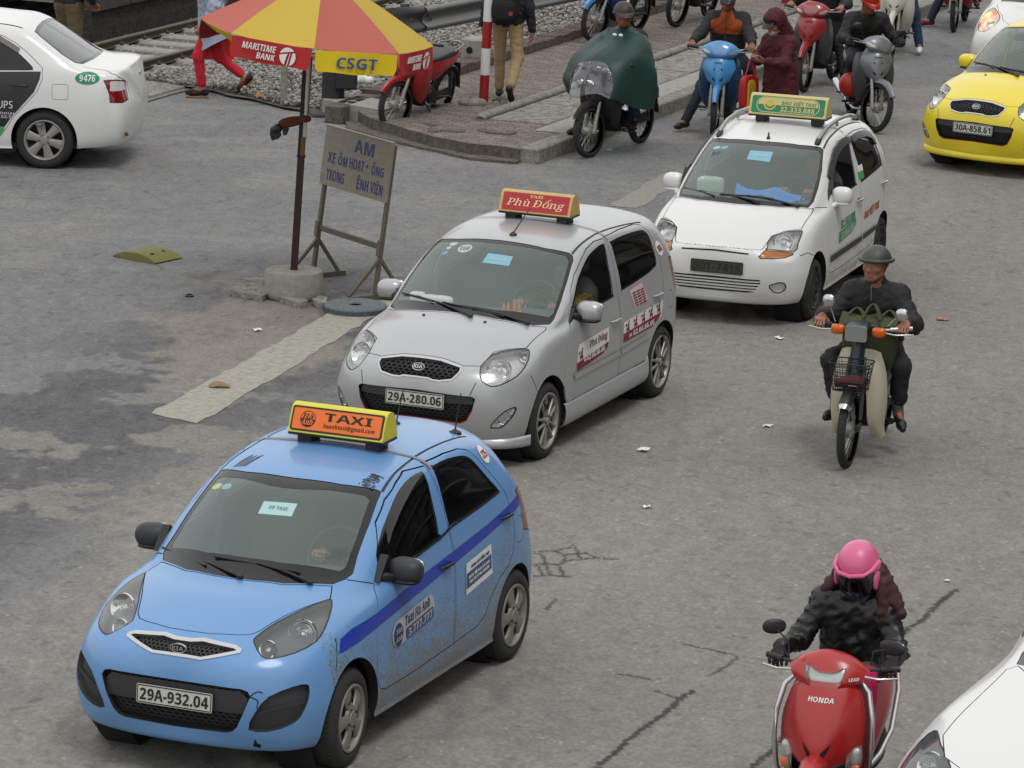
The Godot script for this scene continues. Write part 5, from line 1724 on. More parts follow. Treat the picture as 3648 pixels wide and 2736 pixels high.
func sedan(t: Node3D,extra := {},longer := .0) -> Dictionary:
	var f := {
		"paint": M.white_paint,"arch": [[1.275,.30,.355],[-1.275,.30,.345]],"head_base": M.lamp_pale,
		"ws_out": [-.02,1.385,.375,.3,1.375,.35,.52,1.35,.26,.57,1.31,.30,.62,1.15,.56,.645,1.0,.82,.62,.972,.95,.33,.98,1.1,-.02,.98,1.15],
		"ws_in": [-.02,1.365,.42,.3,1.355,.40,.50,1.33,.31,.545,1.29,.34,.595,1.14,.59,.61,1.03,.80,.59,1.01,.87,.3,1.03,1.0,-.02,1.035,1.03],
		"hood": [-.02,.975,1.16,.33,.975,1.11,.60,.966,.97,.655,.93,1.0,.60,.87,1.5,.50,.835,1.72,.33,.81,1.85,-.02,.80,1.93],
		"head": [.40,.79,1.86,.46,.83,1.74,.56,.855,1.6,.66,.87,1.42,.71,.84,1.42,.73,.76,1.56,.70,.68,1.72,.58,.65,1.86,.45,.68,1.95],
		"head_way": Vector3(.4,.5,.77),"bowls": [[Vector3(.58,.76,1.70),.07,Vector3(.2,.3,.93)],[Vector3(.48,.74,1.84),.05,Vector3(.2,.3,.93)]],"head_deep": .06,
		"grille": [-.02,.76,2.05,.3,.75,2.0,.34,.70,2.05,.2,.64,2.1,-.02,.63,2.12],
		"lower": [-.02,.45,2.15,.4,.45,2.12,.46,.40,2.1,.4,.31,2.1,-.02,.30,2.13],
		"windows": [[.60,1.02,.45,1.15,.25,1.26,.05,1.325,-.15,1.345,-.21,1.33,-.17,1.0,.2,.985],[-.26,1.335,-.5,1.34,-.74,1.325,-.82,1.29,-.97,1.20,-1.13,1.07,-1.15,1.03,-1.1,1.015,-.6,1.0,-.24,.995],[-1.02,1.02,-1.02,1.02,-1.02,1.02]].slice(0,2),
		"doors": [[.62,1.04,.80,.87,.88,.75,.90,.45,.86,.35,.75,.31,-.20,.32,-.22,.6,-.22,1.0,-.235,1.37,-.1,1.38,.1,1.35,.3,1.275,.5,1.16],[-.215,.32,-.8,.335,-.88,.40,-.95,.52,-1.08,.66,-1.2,.80,-1.255,.93,-1.25,1.05,-1.1,1.18,-.95,1.285,-.82,1.345,-.7,1.375,-.25,1.38,-.235,1.0,-.235,.6]],
		"fuel": rounded2(1.44,.81,.17,.16,.03,.0),
		"tail": [.775,.94,-1.88,.755,.945,-1.935,.70,.945,-1.985,.57,.92,-2.07,.55,.9,-2.08,.57,.72,-2.11,.70,.705,-2.05,.785,.71,-1.945,.775,.80,-1.935],"tail_way": Vector3(.75,0,-.66),
		"rear_glass": [-.02,1.385,-1.03,.31,1.375,-1.04,.53,1.345,-1.05,.57,1.30,-1.12,.64,1.16,-1.39,.62,1.09,-1.56,.56,1.075,-1.64,.3,1.09,-1.70,-.02,1.095,-1.72],"rear_tint": "rear_clear",
		"gutter": [.535,1.35,.24,.53,1.39,.0,.53,1.405,-.3,.545,1.39,-.75,.57,1.36,-1.0],
		"lines": [["side",[.7,.62,1.62,.8,.66,1.5]]],
	}
	f.merge(extra,true)
	var net := net_vi()
	if longer > .0:
		# a longer nose: what lies ahead of the windscreen moves forward
		for row in net:
			for k in row.size():
				row[k].z += longer * clampf((row[k].z - 1.0) / .3,.0,1.0)
		for key in ["hood","head","grille","lower"]:
			for k in range(2,f[key].size(),3):
				f[key][k] += longer * clampf((f[key][k] - 1.0) / .3,.0,1.0)
		for b in f.bowls:
			b[0].z += longer
		f.arch[0][0] += longer
	return car(t,net,f)

func left_taxi() -> void:
	glass("rear_clear",Color(.50,.52,.52,.45))
	var t := thing("taxi","white saloon taxi with black rear door, driving out at the left edge","car",Vector3(-6.11,0,-42.20),-1.64)
	var r := sedan(t,{"door_paint": M.white_paint})
	var style := {"n": 6,"hub": .07,"w0": .075,"w1": .11,"twin": [.0],"out": .0,"nuts": 5,"mat": mat("vios_cap",Color(.55,.54,.52),.45,.3)}
	for z in [1.275,-1.275]:
		wheel(t,Vector3(.82,.30,z),.30,.205,style)
		wheel(t,Vector3(-.82,.30,z),.30,.205,style,.0,true)
	interior(t,1.08,.94,.70)
	wing_mirror(t,Vector3(.76,.96,.62),Vector3(.93,.98,.52),Vector3(.12,.08,.075),M.white_paint,M.black)
	mat("door_black",Color(.14,.14,.145),.3)
	sticker(t,"dark_door_film",r.s,"side",zy([.60,.98,-.6,.985,-1.235,1.01,-1.225,.93,-1.17,.80,-1.05,.66,-.93,.52,-.86,.42,.60,.42]),M.door_black,.003)
	sticker(t,"green_sill_film",r.s,"side",zy([.60,.43,-.865,.43,-.86,.38,-.80,.30,.60,.30]),M.greenprint,.004)
	var got := sticker(t,"number_sticker",r.s,"side",ellipse(.125,.062,28,Vector2(1.715,.955)),mat("oval_green",Color(.10,.50,.34),.4),.003)
	part("lettering",drape(flat_text("9476","side",Vector2(1.715,.955),.16,.065,.0),got,"side",.005),M.white_print,t)
	for q in [["TAXI GROUPS",.95,.66,.55,.075],["ĐIỆN THOẠI",.97,.575,.3,.03],["38.53.53.53",.97,.535,.3,.03]]:
		part("lettering",drape(flat_text(q[0],"side",Vector2(q[1] - q[3] * .5,q[2]),q[3],q[4],.0,"sans"),cut(r.s,"side",zy([.2,.4,.2,.9,-1.2,.9,-1.2,.4]),.0,true),"side",.005),M.white_print,t)
	handle(t,Vector3(.828,.86,-1.02),M.door_black,M.black)
	# wind deflector
	var d := cut(r.s,"side",ribbon([Vector3(0,1.345,-.28),Vector3(0,1.345,-.55),Vector3(0,1.325,-.76),Vector3(0,1.245,-.92),Vector3(0,1.205,-.99)],"side",.05),.0,true)
	var o := moved(d,.018)
	o.add(walls(o,-.02))
	part("wind_deflector",o,mat("smoke_pale",Color(.42,.40,.40),.3),t)
	var w := G.new()
	w.beam(Vector3(.76,1.02,-.86),Vector3(.62,1.31,-.80),.02,.012)
	part("window_bar",w,M.black,t)
	# red and clear halves of the tail lamp,boot lid joint,roof aerial,bumper reflector
	for tr in [Transform3D(),MIRROR]:
		var g := G.new()
		g.add(moved(cut(r.s,Vector3(.75,0,-.66),flatten(p3([.745,.925,-1.94,.70,.93,-1.985,.58,.905,-2.07,.575,.83,-2.09,.70,.83,-2.03,.765,.83,-1.94]),Vector3(.75,0,-.66)),-.2,true),.002),tr)
		part("clear_lens",g,mat("clear_lens",Color(.72,.70,.70),.15),t)
	var full := both(r.s)
	part("boot_joint",moved(cut(full,Vector3(0,.8,-.6),ribbon([Vector3(.62,1.07,-1.65),Vector3(.69,1.0,-1.95),Vector3(.66,.97,-2.03),Vector3(.5,.9,-2.09),Vector3(.5,.7,-2.12)],Vector3(0,.8,-.6),.006),-.5,true),.001),M.seam,t)
	var g := G.new()
	g.slab(ellipse(.035,.02,16),Transform3D(Basis(Vector3.UP,PI),Vector3(0,.93,-2.13)),.0,.01)
	g.box(Vector3(0,.80,-2.125),Vector3(.5,.04,.03),Basis(),.01)
	part("boot_trim",g,M.chrome,t)
	g = G.new()
	g.box(Vector3(0,.70,-2.145),Vector3(.47,.11,.012))
	part("number_plate",g,M.platewhite,t)
	g = G.new()
	pillow(g,Vector3(.60,.37,-2.09),Vector3(.075,.022,.02),Basis(Vector3.UP,.35))
	part("reflector",g,M.redlens,t)
	g = G.new()
	pillow(g,Vector3(.0,1.455,-.72),Vector3(.05,.02,.11))
	part("aerial",g,M.white_paint,t)

func corner_car() -> void:
	var t := thing("car","white car cut off by the lower right corner, only its bonnet and headlight showing","car",Vector3(3.75,0,-21.55),-.48)
	sedan(t,{"head_base": M.lamp_dark},.55)
	interior(t,1.08,.94,.70)
	var style := {"n": 6,"hub": .07,"w0": .075,"w1": .11,"twin": [.0],"out": .0,"nuts": 5,"mat": M.cap}
	for z in [1.825,-1.275]:
		wheel(t,Vector3(.82,.30,z),.30,.205,style)
		wheel(t,Vector3(-.82,.30,z),.30,.205,style,.0,true)

func far_car() -> void:
	var t := thing("car","white car with a lit amber indicator, half hidden behind the yellow car","car",Vector3(6.76,0,-50.56),-.30)
	var f := {"head": [.46,.80,1.70,.50,.86,1.55,.58,.90,1.38,.66,.93,1.22,.71,.90,1.2,.735,.80,1.38,.73,.70,1.56,.66,.63,1.72,.55,.63,1.83,.47,.70,1.8],"bowls": [[Vector3(.60,.72,1.62),.075,Vector3(.2,.3,.93)]],
		"hood": [-.02,.975,1.16,.33,.975,1.11,.60,.966,.97,.655,.94,1.05,.57,.905,1.38,.49,.862,1.55,.44,.80,1.72,.33,.79,1.88,-.02,.79,1.94]}
	sedan(t,f)
	var style := {"n": 6,"hub": .07,"w0": .075,"w1": .11,"twin": [.0],"out": .0,"nuts": 5,"mat": M.cap}
	for z in [1.275,-1.275]:
		wheel(t,Vector3(.82,.30,z),.30,.205,style)
		wheel(t,Vector3(-.82,.30,z),.30,.205,style,.0,true)
	for side in [-1.0]:
		var g := G.new()
		g.ball(Vector3(.665 * side,.855,1.335),Vector3(.022,.022,.045),Basis(Vector3.RIGHT,-.5),8,12)
		part("indicator_lamp",g,mat("lit_amber",Color(1.0,.5,.08),.4,.0,{"emission_enabled": true,"emission": Color(1.0,.42,.05),"emission_energy_multiplier": 1.6}),t)
		var l := OmniLight3D.new()
		l.name = "indicator_light"
		l.light_color = Color(1.0,.5,.12)
		l.light_energy = .05
		l.light_size = .03
		l.omni_range = 60.0
		l.omni_attenuation = 2.0
		l.shadow_enabled = true
		t.add_child(l,true)
		l.position = Vector3(.70 * side,.88,1.40)
	# dark lower bumper
	var w := G.new()
	var rows := []
	for y in [.44,.40,.28,.20]:
		var row := []
		for q in [[.0,2.17],[.3,2.15],[.55,2.06],[.70,1.93],[.79,1.77],[.83,1.62]]:
			row.append(Vector3(q[0],y,q[1] + .012 - (.02 if y < .25 else .0)))
		rows.append(row)
	w.patch(rows,2,3,.0,Vector3(0,.3,1.2))
	part("lower_bumper",both(w),mat("bumper_grey",Color(.36,.36,.36),.6),t)

# ---------------------------------------------------------------- people: tapered limbs joined by a smooth minimum,meshed as surface nets
# bones: [a,b,radius at a,radius at b]
func nets(bones: Array,cell: float,blend: float,folds := .0,seed_ := 1) -> G:
	var lo: Vector3 = bones[0][0]
	var hi := lo
	for b in bones:
		var r: float = maxf(b[2],b[3]) + cell * 2.0
		for e in 2:
			lo = lo.min(b[e] - Vector3(r,r,r))
			hi = hi.max(b[e] + Vector3(r,r,r))
	var nx := int((hi.x - lo.x) / cell) + 2
	var ny := int((hi.y - lo.y) / cell) + 2
	var nz := int((hi.z - lo.z) / cell) + 2
	var f := PackedFloat32Array()
	f.resize(nx * ny * nz)
	f.fill(1.0)
	for b in bones:
		var a: Vector3 = b[0]
		var ba: Vector3 = b[1] - a
		var bb := maxf(ba.length_squared(),1e-9)
		var ra: float = b[2]
		var dr: float = b[3] - b[2]
		var m := maxf(b[2],b[3]) + blend * .6 + cell * 1.5
		var mn := (a.min(b[1]) - Vector3(m,m,m) - lo) / cell
		var mx := (a.max(b[1]) + Vector3(m,m,m) - lo) / cell
		for k in range(maxi(0,int(mn.z)),mini(nz,int(mx.z) + 2)):
			for j in range(maxi(0,int(mn.y)),mini(ny,int(mx.y) + 2)):
				var row := (k * ny + j) * nx
				var q := Vector3(lo.x,lo.y + j * cell,lo.z + k * cell) - a
				for i in range(maxi(0,int(mn.x)),mini(nx,int(mx.x) + 2)):
					var p := Vector3(q.x + i * cell,q.y,q.z)
					var t := clampf(p.dot(ba) / bb,.0,1.0)
					var d := (p - ba * t).length() - ra - dr * t
					var o := f[row + i]
					var h := maxf(blend - absf(o - d),.0) / blend
					f[row + i] = minf(o,d) - h * h * blend * .25
	var ids := PackedInt32Array()
	ids.resize(nx * ny * nz)
	ids.fill(-1)
	var vs := PackedVector3Array()
	var off := [0,1,nx,nx + 1,nx * ny,nx * ny + 1,nx * ny + nx,nx * ny + nx + 1]
	var at := [Vector3(0,0,0),Vector3(1,0,0),Vector3(0,1,0),Vector3(1,1,0),Vector3(0,0,1),Vector3(1,0,1),Vector3(0,1,1),Vector3(1,1,1)]
	var edges := [[0,1],[2,3],[4,5],[6,7],[0,2],[1,3],[4,6],[5,7],[0,4],[1,5],[2,6],[3,7]]
	var far := cell * 2.0
	for k in nz - 1:
		for j in ny - 1:
			var row := (k * ny + j) * nx
			for i in nx - 1:
				var c := row + i
				if absf(f[c]) > far:
					continue
				var neg := 0
				for e in 8:
					if f[c + off[e]] < .0:
						neg += 1
				if neg == 0 or neg == 8:
					continue
				var sum := Vector3()
				var n := 0
				for e in edges:
					var x: float = f[c + off[e[0]]]
					var y: float = f[c + off[e[1]]]
					if (x < .0) != (y < .0):
						sum += at[e[0]].lerp(at[e[1]],x / (x - y))
						n += 1
				ids[c] = vs.size()
				vs.append(lo + (Vector3(i,j,k) + sum / n) * cell)
	var tris := PackedInt32Array()
	var step := [1,nx,nx * ny]
	for k in range(1,nz - 1):
		for j in range(1,ny - 1):
			var row := (k * ny + j) * nx
			for i in range(1,nx - 1):
				var c := row + i
				if ids[c] < 0:
					continue
				for ax in 3:
					var s0: int = step[ax]
					var x := f[c]
					var y := f[c + s0]
					if (x < .0) == (y < .0):
						continue
					var u: int = step[(ax + 1) % 3]
					var w: int = step[(ax + 2) % 3]
					var q := [ids[c],ids[c - u],ids[c - u - w],ids[c - w]]
					if q.min() < 0:
						continue
					tris.append_array([q[0],q[1],q[2],q[0],q[2],q[3]])
	var ns := PackedVector3Array()
	ns.resize(vs.size())
	# outward from the field
	for i in vs.size():
		var p := (vs[i] - lo) / cell
		var x := clampi(int(p.x + .5),1,nx - 2)
		var y := clampi(int(p.y + .5),1,ny - 2)
		var z := clampi(int(p.z + .5),1,nz - 2)
		var c := (z * ny + y) * nx + x
		ns[i] = Vector3(f[c + 1] - f[c - 1],f[c + nx] - f[c - nx],f[c + nx * ny] - f[c - nx * ny]).normalized()
	if folds > .0:
		var nz1 := FastNoiseLite.new()
		nz1.seed = seed_
		nz1.frequency = 7.0
		nz1.fractal_octaves = 2
		for i in vs.size():
			var p := vs[i]
			var d := nz1.get_noise_3d(p.x,p.y * 1.9,p.z)
			vs[i] += ns[i] * folds * (1.0 - 2.2 * absf(d) + .4 * d)
		var acc := PackedVector3Array()
		acc.resize(vs.size())
		for i in range(0,tris.size(),3):
			var m := (vs[tris[i + 1]] - vs[tris[i]]).cross(vs[tris[i + 2]] - vs[tris[i]])
			if m.dot(ns[tris[i]]) < .0:
				m = -m
			for e in 3:
				acc[tris[i + e]] += m
		for i in vs.size():
			if acc[i].length() > 1e-12:
				ns[i] = acc[i].normalized()
	var g := G.new()
	for i in range(0,tris.size(),3):
		g.tri(vs[tris[i]],vs[tris[i + 1]],vs[tris[i + 2]],ns[tris[i]],ns[tris[i + 1]],ns[tris[i + 2]])
	return g

func bend(a: Vector3,b: Vector3,l1: float,l2: float,pole: Vector3) -> Vector3:
	var d := b - a
	var l := clampf(d.length(),.05,l1 + l2 - .002)
	var n := d.normalized()
	var x := (l * l + l1 * l1 - l2 * l2) / (2.0 * l)
	var side := (pole - n * pole.dot(n)).normalized()
	return a + n * x + side * sqrt(maxf(l1 * l1 - x * x,.0))

# a hand: fingers run along fore,the palm faces palm,curl 0 (flat) to 1 (closed round a bar)
func hand(wrist: Vector3,fore: Vector3,palm: Vector3,left: bool,curl: float) -> G:
	var z := fore.normalized()
	var y := (-palm + z * palm.dot(z)).normalized()
	var x := y.cross(z) * (1.0 if left else -1.0)
	var bones := [[wrist - z * .03,wrist + z * .02,.026,.028]]
	for k in 4:
		bones.append([wrist + z * .015 + x * (k - 1.5) * .012,wrist + z * .085 + x * (k - 1.5) * .021,.017,.0125])
	for k in 4:
		var p := wrist + z * .088 + x * (k - 1.5) * .0225
		var a := curl * .7 + .12
		var lens := [.040,.026,.021]
		for s in 3:
			var d := z * cos(a) - y * sin(a)
			var l: float = lens[s] * [.9,1.05,1.0,.8][k]
			bones.append([p,p + d * l,.0095 - s * .0012,.0085 - s * .0012])
			p += d * l
			a += curl * 1.15 + .1
	var t0 := wrist + z * .025 - x * .025 - y * .008
	var t1 := t0 + (z * .7 - x * .75 - y * .3).normalized() * .042
	var t2 := t1 + (z * .95 - x * (.3 - curl * .3) - y * (.2 + curl * .6)).normalized() * .05
	bones.append([t0,t1,.016,.0125])
	bones.append([t1,t2,.0115,.009])
	return nets(bones,.0065,.006)

func head_bones() -> Array:
	var b := [[Vector3(0,.035,-.035),Vector3(0,.04,.02),.088,.078],[Vector3(0,-.02,.035),Vector3(0,-.072,.052),.064,.044],[Vector3(0,-.092,.062),Vector3(0,-.092,.07),.026,.024],
		[Vector3(0,.008,.094),Vector3(0,-.028,.108),.011,.0135],[Vector3(-.012,-.034,.098),Vector3(.012,-.034,.098),.010,.010],[Vector3(-.034,.026,.082),Vector3(.034,.026,.082),.014,.014],
		[Vector3(-.014,-.062,.092),Vector3(.014,-.062,.092),.0105,.0105],[Vector3(0,-.03,-.02),Vector3(0,-.15,-.035),.058,.055]]
	for s in [-1.0,1.0]:
		b.append([Vector3(.043 * s,-.018,.062),Vector3(.05 * s,-.01,.04),.028,.03])
		b.append([Vector3(.08 * s,.012,-.008),Vector3(.078 * s,-.03,.004),.014,.010])
		b.append([Vector3(.05 * s,-.055,.02),Vector3(.022 * s,-.088,.056),.03,.022])
	return b

# builds one person; s gives the pose in the person's own axes (x to their left,z forward,y up from the ground)
func person(label: String,at: Vector3,turn: float,s: Dictionary) -> MeshInstance3D:
	var k: float = s.get("scale",1.0)
	var pel: Vector3 = s.pelvis
	var neck: Vector3 = s.neck
	var spine := (neck - pel).normalized()
	var across: Vector3 = s.get("across",Vector3(1,0,0))
	var hd: Vector3 = s.head
	var hb := Basis.from_euler(s.get("gaze",Vector3.ZERO))
	var cell: float = s.get("cell",.022)
	var bulk: float = s.get("bulk",1.0)
	var body := []
	var top := []
	var legs := []
	var sho := []
	var chest := pel.lerp(neck,.70)
	var waist := pel.lerp(neck,.30)
	var fwd := across.cross(Vector3.UP).normalized()
	for e in [1.0,-1.0]:
		var i := 0 if e > 0 else 1
		var sh: Vector3 = neck - spine * .075 * k + across * (.175 * k * e)
		var hip: Vector3 = pel + across * (.085 * k * e) - spine * .02
		var hnd: Vector3 = s.hands[i]
		var elb := bend(sh,hnd,.275 * k,.25 * k,s.get("elbow",Vector3(.5 * e,-.8,-.5)) * Vector3(1.0 if not s.has("elbow") else e,1,1))
		var foot: Vector3 = s.feet[i]
		var kn := bend(hip,foot,.42 * k,.41 * k,s.get("knee",[Vector3(.25 * e,.3,1.0),Vector3(.25 * e,.3,1.0)])[i])
		var toe: Vector3 = s.toes[i]
		body.append_array([[sh,elb,.034 * k,.03 * k],[elb,hnd,.03 * k,.025 * k],[hip,kn,.055 * k,.04 * k],[kn,foot,.045 * k,.034 * k],[pel + across * .05 * e,chest + across * .05 * e,.075 * k,.075 * k],[foot,foot + toe * .1,.03,.025]])
		var cuff := hnd + (elb - hnd).normalized() * .025
		top.append_array([[sh,elb,.068 * k * bulk,.057 * k * bulk],[elb,cuff,.056 * k * bulk,.043 * k * bulk],[chest + across * .075 * k * e,waist + across * .07 * k * e,.115 * k * bulk,.108 * k * bulk],
			[waist + across * .07 * k * e,pel + across * .075 * k * e + spine * s.get("hem",.02),.108 * k * bulk,.112 * k * bulk],[neck - spine * .06,sh,.072 * k * bulk,.068 * k * bulk]])
		if s.has("skirt"):
			top.append([pel + across * .08 * e,pel + across * .09 * e - Vector3(0,s.skirt,0) + fwd * .0,.118 * bulk,.125 * bulk])
		var ank: Vector3 = foot + (kn - foot).normalized() * s.get("cuff",.02)
		var lw: float = s.get("legs",1.0)
		legs.append_array([[hip,kn,.088 * k * lw,.066 * k * lw],[kn,ank,.062 * k * lw,.054 * k * lw],[pel + across * .07 * k * e,hip,.105 * k,.095 * k]])
		var up := Vector3.UP if not s.has("toe_up") else (s.toe_up[i] as Vector3)
		var sole := foot - up * .055
		sho.append([[foot,sole + up * .03 - toe * .035,.040,.036],[sole + up * .028 - toe * .04,sole + up * .026 + toe * .12,.034,.038],[sole + up * .026 + toe * .12,sole + up * .022 + toe * .175,.038,.027]])
	top.append([neck - spine * .05,neck + spine * s.get("collar",.015),.062 * bulk,.062])
	body.append([pel,neck,.09,.06])
	body.append([neck,hd - Vector3(0,.08,0),.052,.05])
	var g := nets(body,.03,.05)
	var hbn := []
	for b in head_bones():
		hbn.append([hd + hb * b[0],hd + hb * b[1],b[2],b[3]])
	g.add(nets(hbn,s.get("head_cell",.009),.022))
	var gloves := G.new()
	for i in 2:
		var e := 1.0 if i == 0 else -1.0
		var sh: Vector3 = neck - spine * .075 * k + across * (.175 * k * e)
		var elb := bend(sh,s.hands[i],.275 * k,.25 * k,s.get("elbow",Vector3(.5 * e,-.8,-.5)) * Vector3(1.0 if not s.has("elbow") else e,1,1))
		var fore: Vector3 = s.get("fore",[s.hands[0] - elb,s.hands[1] - elb])[i]
		var pal: Vector3 = s.get("palm",[Vector3(0,-1,0),Vector3(0,-1,0)])[i]
		var h := hand(s.hands[i],fore,pal,i == 0,s.get("curl",.9))
		if s.has("gloves"):
			gloves.add(h)
		else:
			g.add(h)
	var o := single("person",g,s.get("skin",M.skin),label,"person",at,turn)
	if s.has("gloves"):
		part("gloves",gloves,s.gloves,o)
	var jk := nets(top,cell,.05,s.get("folds",.011),hash(label))
	if s.has("yoke"):
		part("yoke",cut(jk,"front",s.yoke[0],.05),s.yoke[1],o)
	part("jacket",jk,s.jacket,o)
	part("trousers",nets(legs,cell,.045,.008,hash(label) + 1),s.trousers,o)
	for i in 2:
		part("shoe",nets(sho[i],.013,.02),s.shoes,o)
	# face
	if s.get("face",true):
		g = G.new()
		for e in [-1.0,1.0]:
			g.ball(hd + hb * Vector3(.031 * e,.006,.0885),Vector3(.014,.0055,.006),hb,6,10)
		part("eyes",g,M.eye,o)
		g = G.new()
		for e in [-1.0,1.0]:
			g.tube([hd + hb * Vector3(.014 * e,.026,.097),hd + hb * Vector3(.032 * e,.031,.0955),hd + hb * Vector3(.05 * e,.025,.083)],[.004,.005,.003],6)
		part("eyebrows",g,M.hair,o)
		g = G.new()
		g.ball(hd + hb * Vector3(0,-.062,.100),Vector3(.022,.0065,.006),hb,6,10)
		part("mouth",g,M.lips,o)
	if s.get("hair",true):
		g = G.new()
		g.ball(hd + hb * Vector3(0,.035,-.012),Vector3(.094,.10,.112),hb * Basis(Vector3.RIGHT,-.35),10,16,-.25,1.0)
		part("hair",g,M.hair,o)
	o.set_meta("head_at",hd)
	return o

# a helmet shell as part of o: half axes r,rim at height y0 of the shell,peak length
func helmet(o: Node3D,hd: Vector3,gaze: Vector3,m: Material,r: Vector3,y0: float,brim := .0,peak := .0,peak_mat: Material = null) -> MeshInstance3D:
	var b := Basis.from_euler(gaze)
	var c := hd + b * Vector3(0,.035,-.012)
	var g := G.new()
	g.ball(c,r,b,12,24,y0,1.0)
	g.ball(c,r * .93,b,8,20,y0,1.0)
	var h := part("helmet",g,m,o)
	var ring := []
	var t := asin(y0)
	for k in 25:
		var a := TAU * k / 24
		ring.append(c + b * (Vector3(cos(t) * cos(a),sin(t),cos(t) * sin(a)) * (r * (1.0 + brim * .5))))
	g = G.new()
	g.tube(ring,[.008 + brim * .06],6,false)
	if brim > .0:
		for k in 24:
			var d0: Vector3 = ring[k] - c
			var d1: Vector3 = ring[k + 1] - c
			g.quad(c + d0 * (1.0 + brim * .3) + b * Vector3(0,-.012,0),c + d1 * (1.0 + brim * .3) + b * Vector3(0,-.012,0),c + d1 * .96 + b * Vector3(0,.014,0),c + d0 * .96 + b * Vector3(0,.014,0),b * Vector3(0,1,0))
	part("rim",g,m,h)
	if peak > .0:
		g = G.new()
		var rows := []
		for i in 4:
			var row := []
			for k in 7:
				var a := PI * (.14 + .72 * k / 6.0)
				var d := Vector3(cos(t) * cos(a) * r.x,sin(t) * r.y + .012,cos(t) * sin(a) * r.z)
				row.append(c + b * (d + Vector3(0,-.016 * i * i / 3.0 * .9,peak * i / 3.0 * sin(a) * sin(a))))
			rows.append(row)
		g.patch(rows,2,3,.004,c)
		part("peak",g,peak_mat if peak_mat else m,h)
	g = G.new()
	for e in [-1.0,1.0]:
		g.tube([hd + b * Vector3(.092 * e,.03,.0),hd + b * Vector3(.078 * e,-.05,.02),hd + b * Vector3(.03 * e,-.118,.05),hd + b * Vector3(0,-.125,.055)],[.006],6)
	part("chin_strap",g,M.black,h)
	return h

# ---------------------------------------------------------------- motorbikes
func arc_strip(o: Vector3,r: float,a0: float,a1: float,w0: float,w1: float,sag: float,m := 9) -> Array:
	var rows := []
	for i in m:
		var f := float(i) / (m - 1)
		var a := lerpf(a0,a1,f)
		var d := Vector3(0,cos(a),sin(a))
		var w := lerpf(w0,w1,f)
		var row := []
		for e in [-1.0,-.75,.0,.75,1.0]:
			row.append(o + d * (r - sag * e * e * e * e) + Vector3(w * e,0,0))
		rows.append(row)
	return rows

func bike_wheel(t: Node3D,called: String,c: Vector3,tr: Transform3D,radius: float,fat: float,spokes := 36,drum := .06,rim_m: Material = null) -> void:
	var o := Node3D.new()
	o.name = called
	t.add_child(o,true)
	o.transform = tr * Transform3D(Basis(),c)
	var g := G.new()
	var prof := []
	for k in 13:
		var a := -PI * .62 + PI * 1.24 * k / 12
		prof.append(Vector2(radius - fat + cos(a) * fat,sin(a) * fat * .95))
	g.lathe(prof,Vector3.ZERO,Vector3.RIGHT,40)
	for k in 48:
		var a := TAU * k / 48
		var d := Vector3(0,cos(a),sin(a))
		for e in [-1.0,1.0]:
			g.box(d * (radius - .004) + Vector3(e * fat * .4,0,0),Vector3(fat * .5,.006,.014),Basis(Vector3.RIGHT,a) * Basis(Vector3.UP,e * .5),.0)
	part("tyre",g,M.tyre,o)
	g = G.new()
	var rr := radius - fat * 1.55
	g.lathe([Vector2(rr + .012,-fat * .62),Vector2(rr + .004,-fat * .66),Vector2(rr,-fat * .5),Vector2(rr - .008,-fat * .2),Vector2(rr - .008,fat * .2),Vector2(rr,fat * .5),Vector2(rr + .004,fat * .66),Vector2(rr + .012,fat * .62)],Vector3.ZERO,Vector3.RIGHT,40)
	for v in range(0,g.n.size()):
		g.n[v] = -g.n[v] if g.n[v].dot(g.v[v] - Vector3(g.v[v].x,0,0)) > .0 else g.n[v]
	part("rim",g,rim_m if rim_m else M.rim,o)
	if spokes > 0:
		g = G.new()
		for k in spokes:
			var a := TAU * k / spokes
			var b := a + (.35 if (k / 2) % 2 else -.35)
			var sx := .03 if k % 2 else -.03
			g.bar(Vector3(sx,cos(b) * drum * .8,sin(b) * drum * .8),Vector3(sx * .2,cos(a) * (rr - .006),sin(a) * (rr - .006)),.0022,.0022,4)
		part("spokes",g,M.rim,o)
	else:
		g = G.new()
		for k in 5:
			var a := TAU * k / 5
			g.beam(Vector3.ZERO,Vector3(0,cos(a),sin(a)) * rr,.05,.03,.008,Vector3.RIGHT)
		part("cast_spokes",g,M.steel,o)
	g = G.new()
	g.lathe([Vector2(.012,-.065),Vector2(.016,-.05),Vector2(drum * .6,-.045),Vector2(drum,-.03),Vector2(drum,.03),Vector2(drum * .6,.045),Vector2(.016,.05),Vector2(.012,.065),Vector2(0,.065)],Vector3.ZERO,Vector3.RIGHT,20)
	part("hub",g,M.alloy,o)

func bar_mirror(t: Node3D,foot: Vector3,knee: Vector3,c: Vector3,r: Vector2,shell: Material,stem: Material,yaw := .0) -> void:
	var g := G.new()
	var b := Basis(Vector3.UP,yaw)
	pillow(g,c,Vector3(r.x,r.y,.022),b,2.4)
	var m := part("mirror",g,shell,t)
	g = G.new()
	g.tube([foot,knee,c - b * Vector3(0,0,-.01)],[.0055,.005,.005],6)
	part("mirror_stem",g,stem,m)
	g = G.new()
	pillow(g,c - b * Vector3(0,0,.016),Vector3(r.x * .9,r.y * .9,.008),b,2.4)
	part("mirror_glass",g,M.mirrored,m)

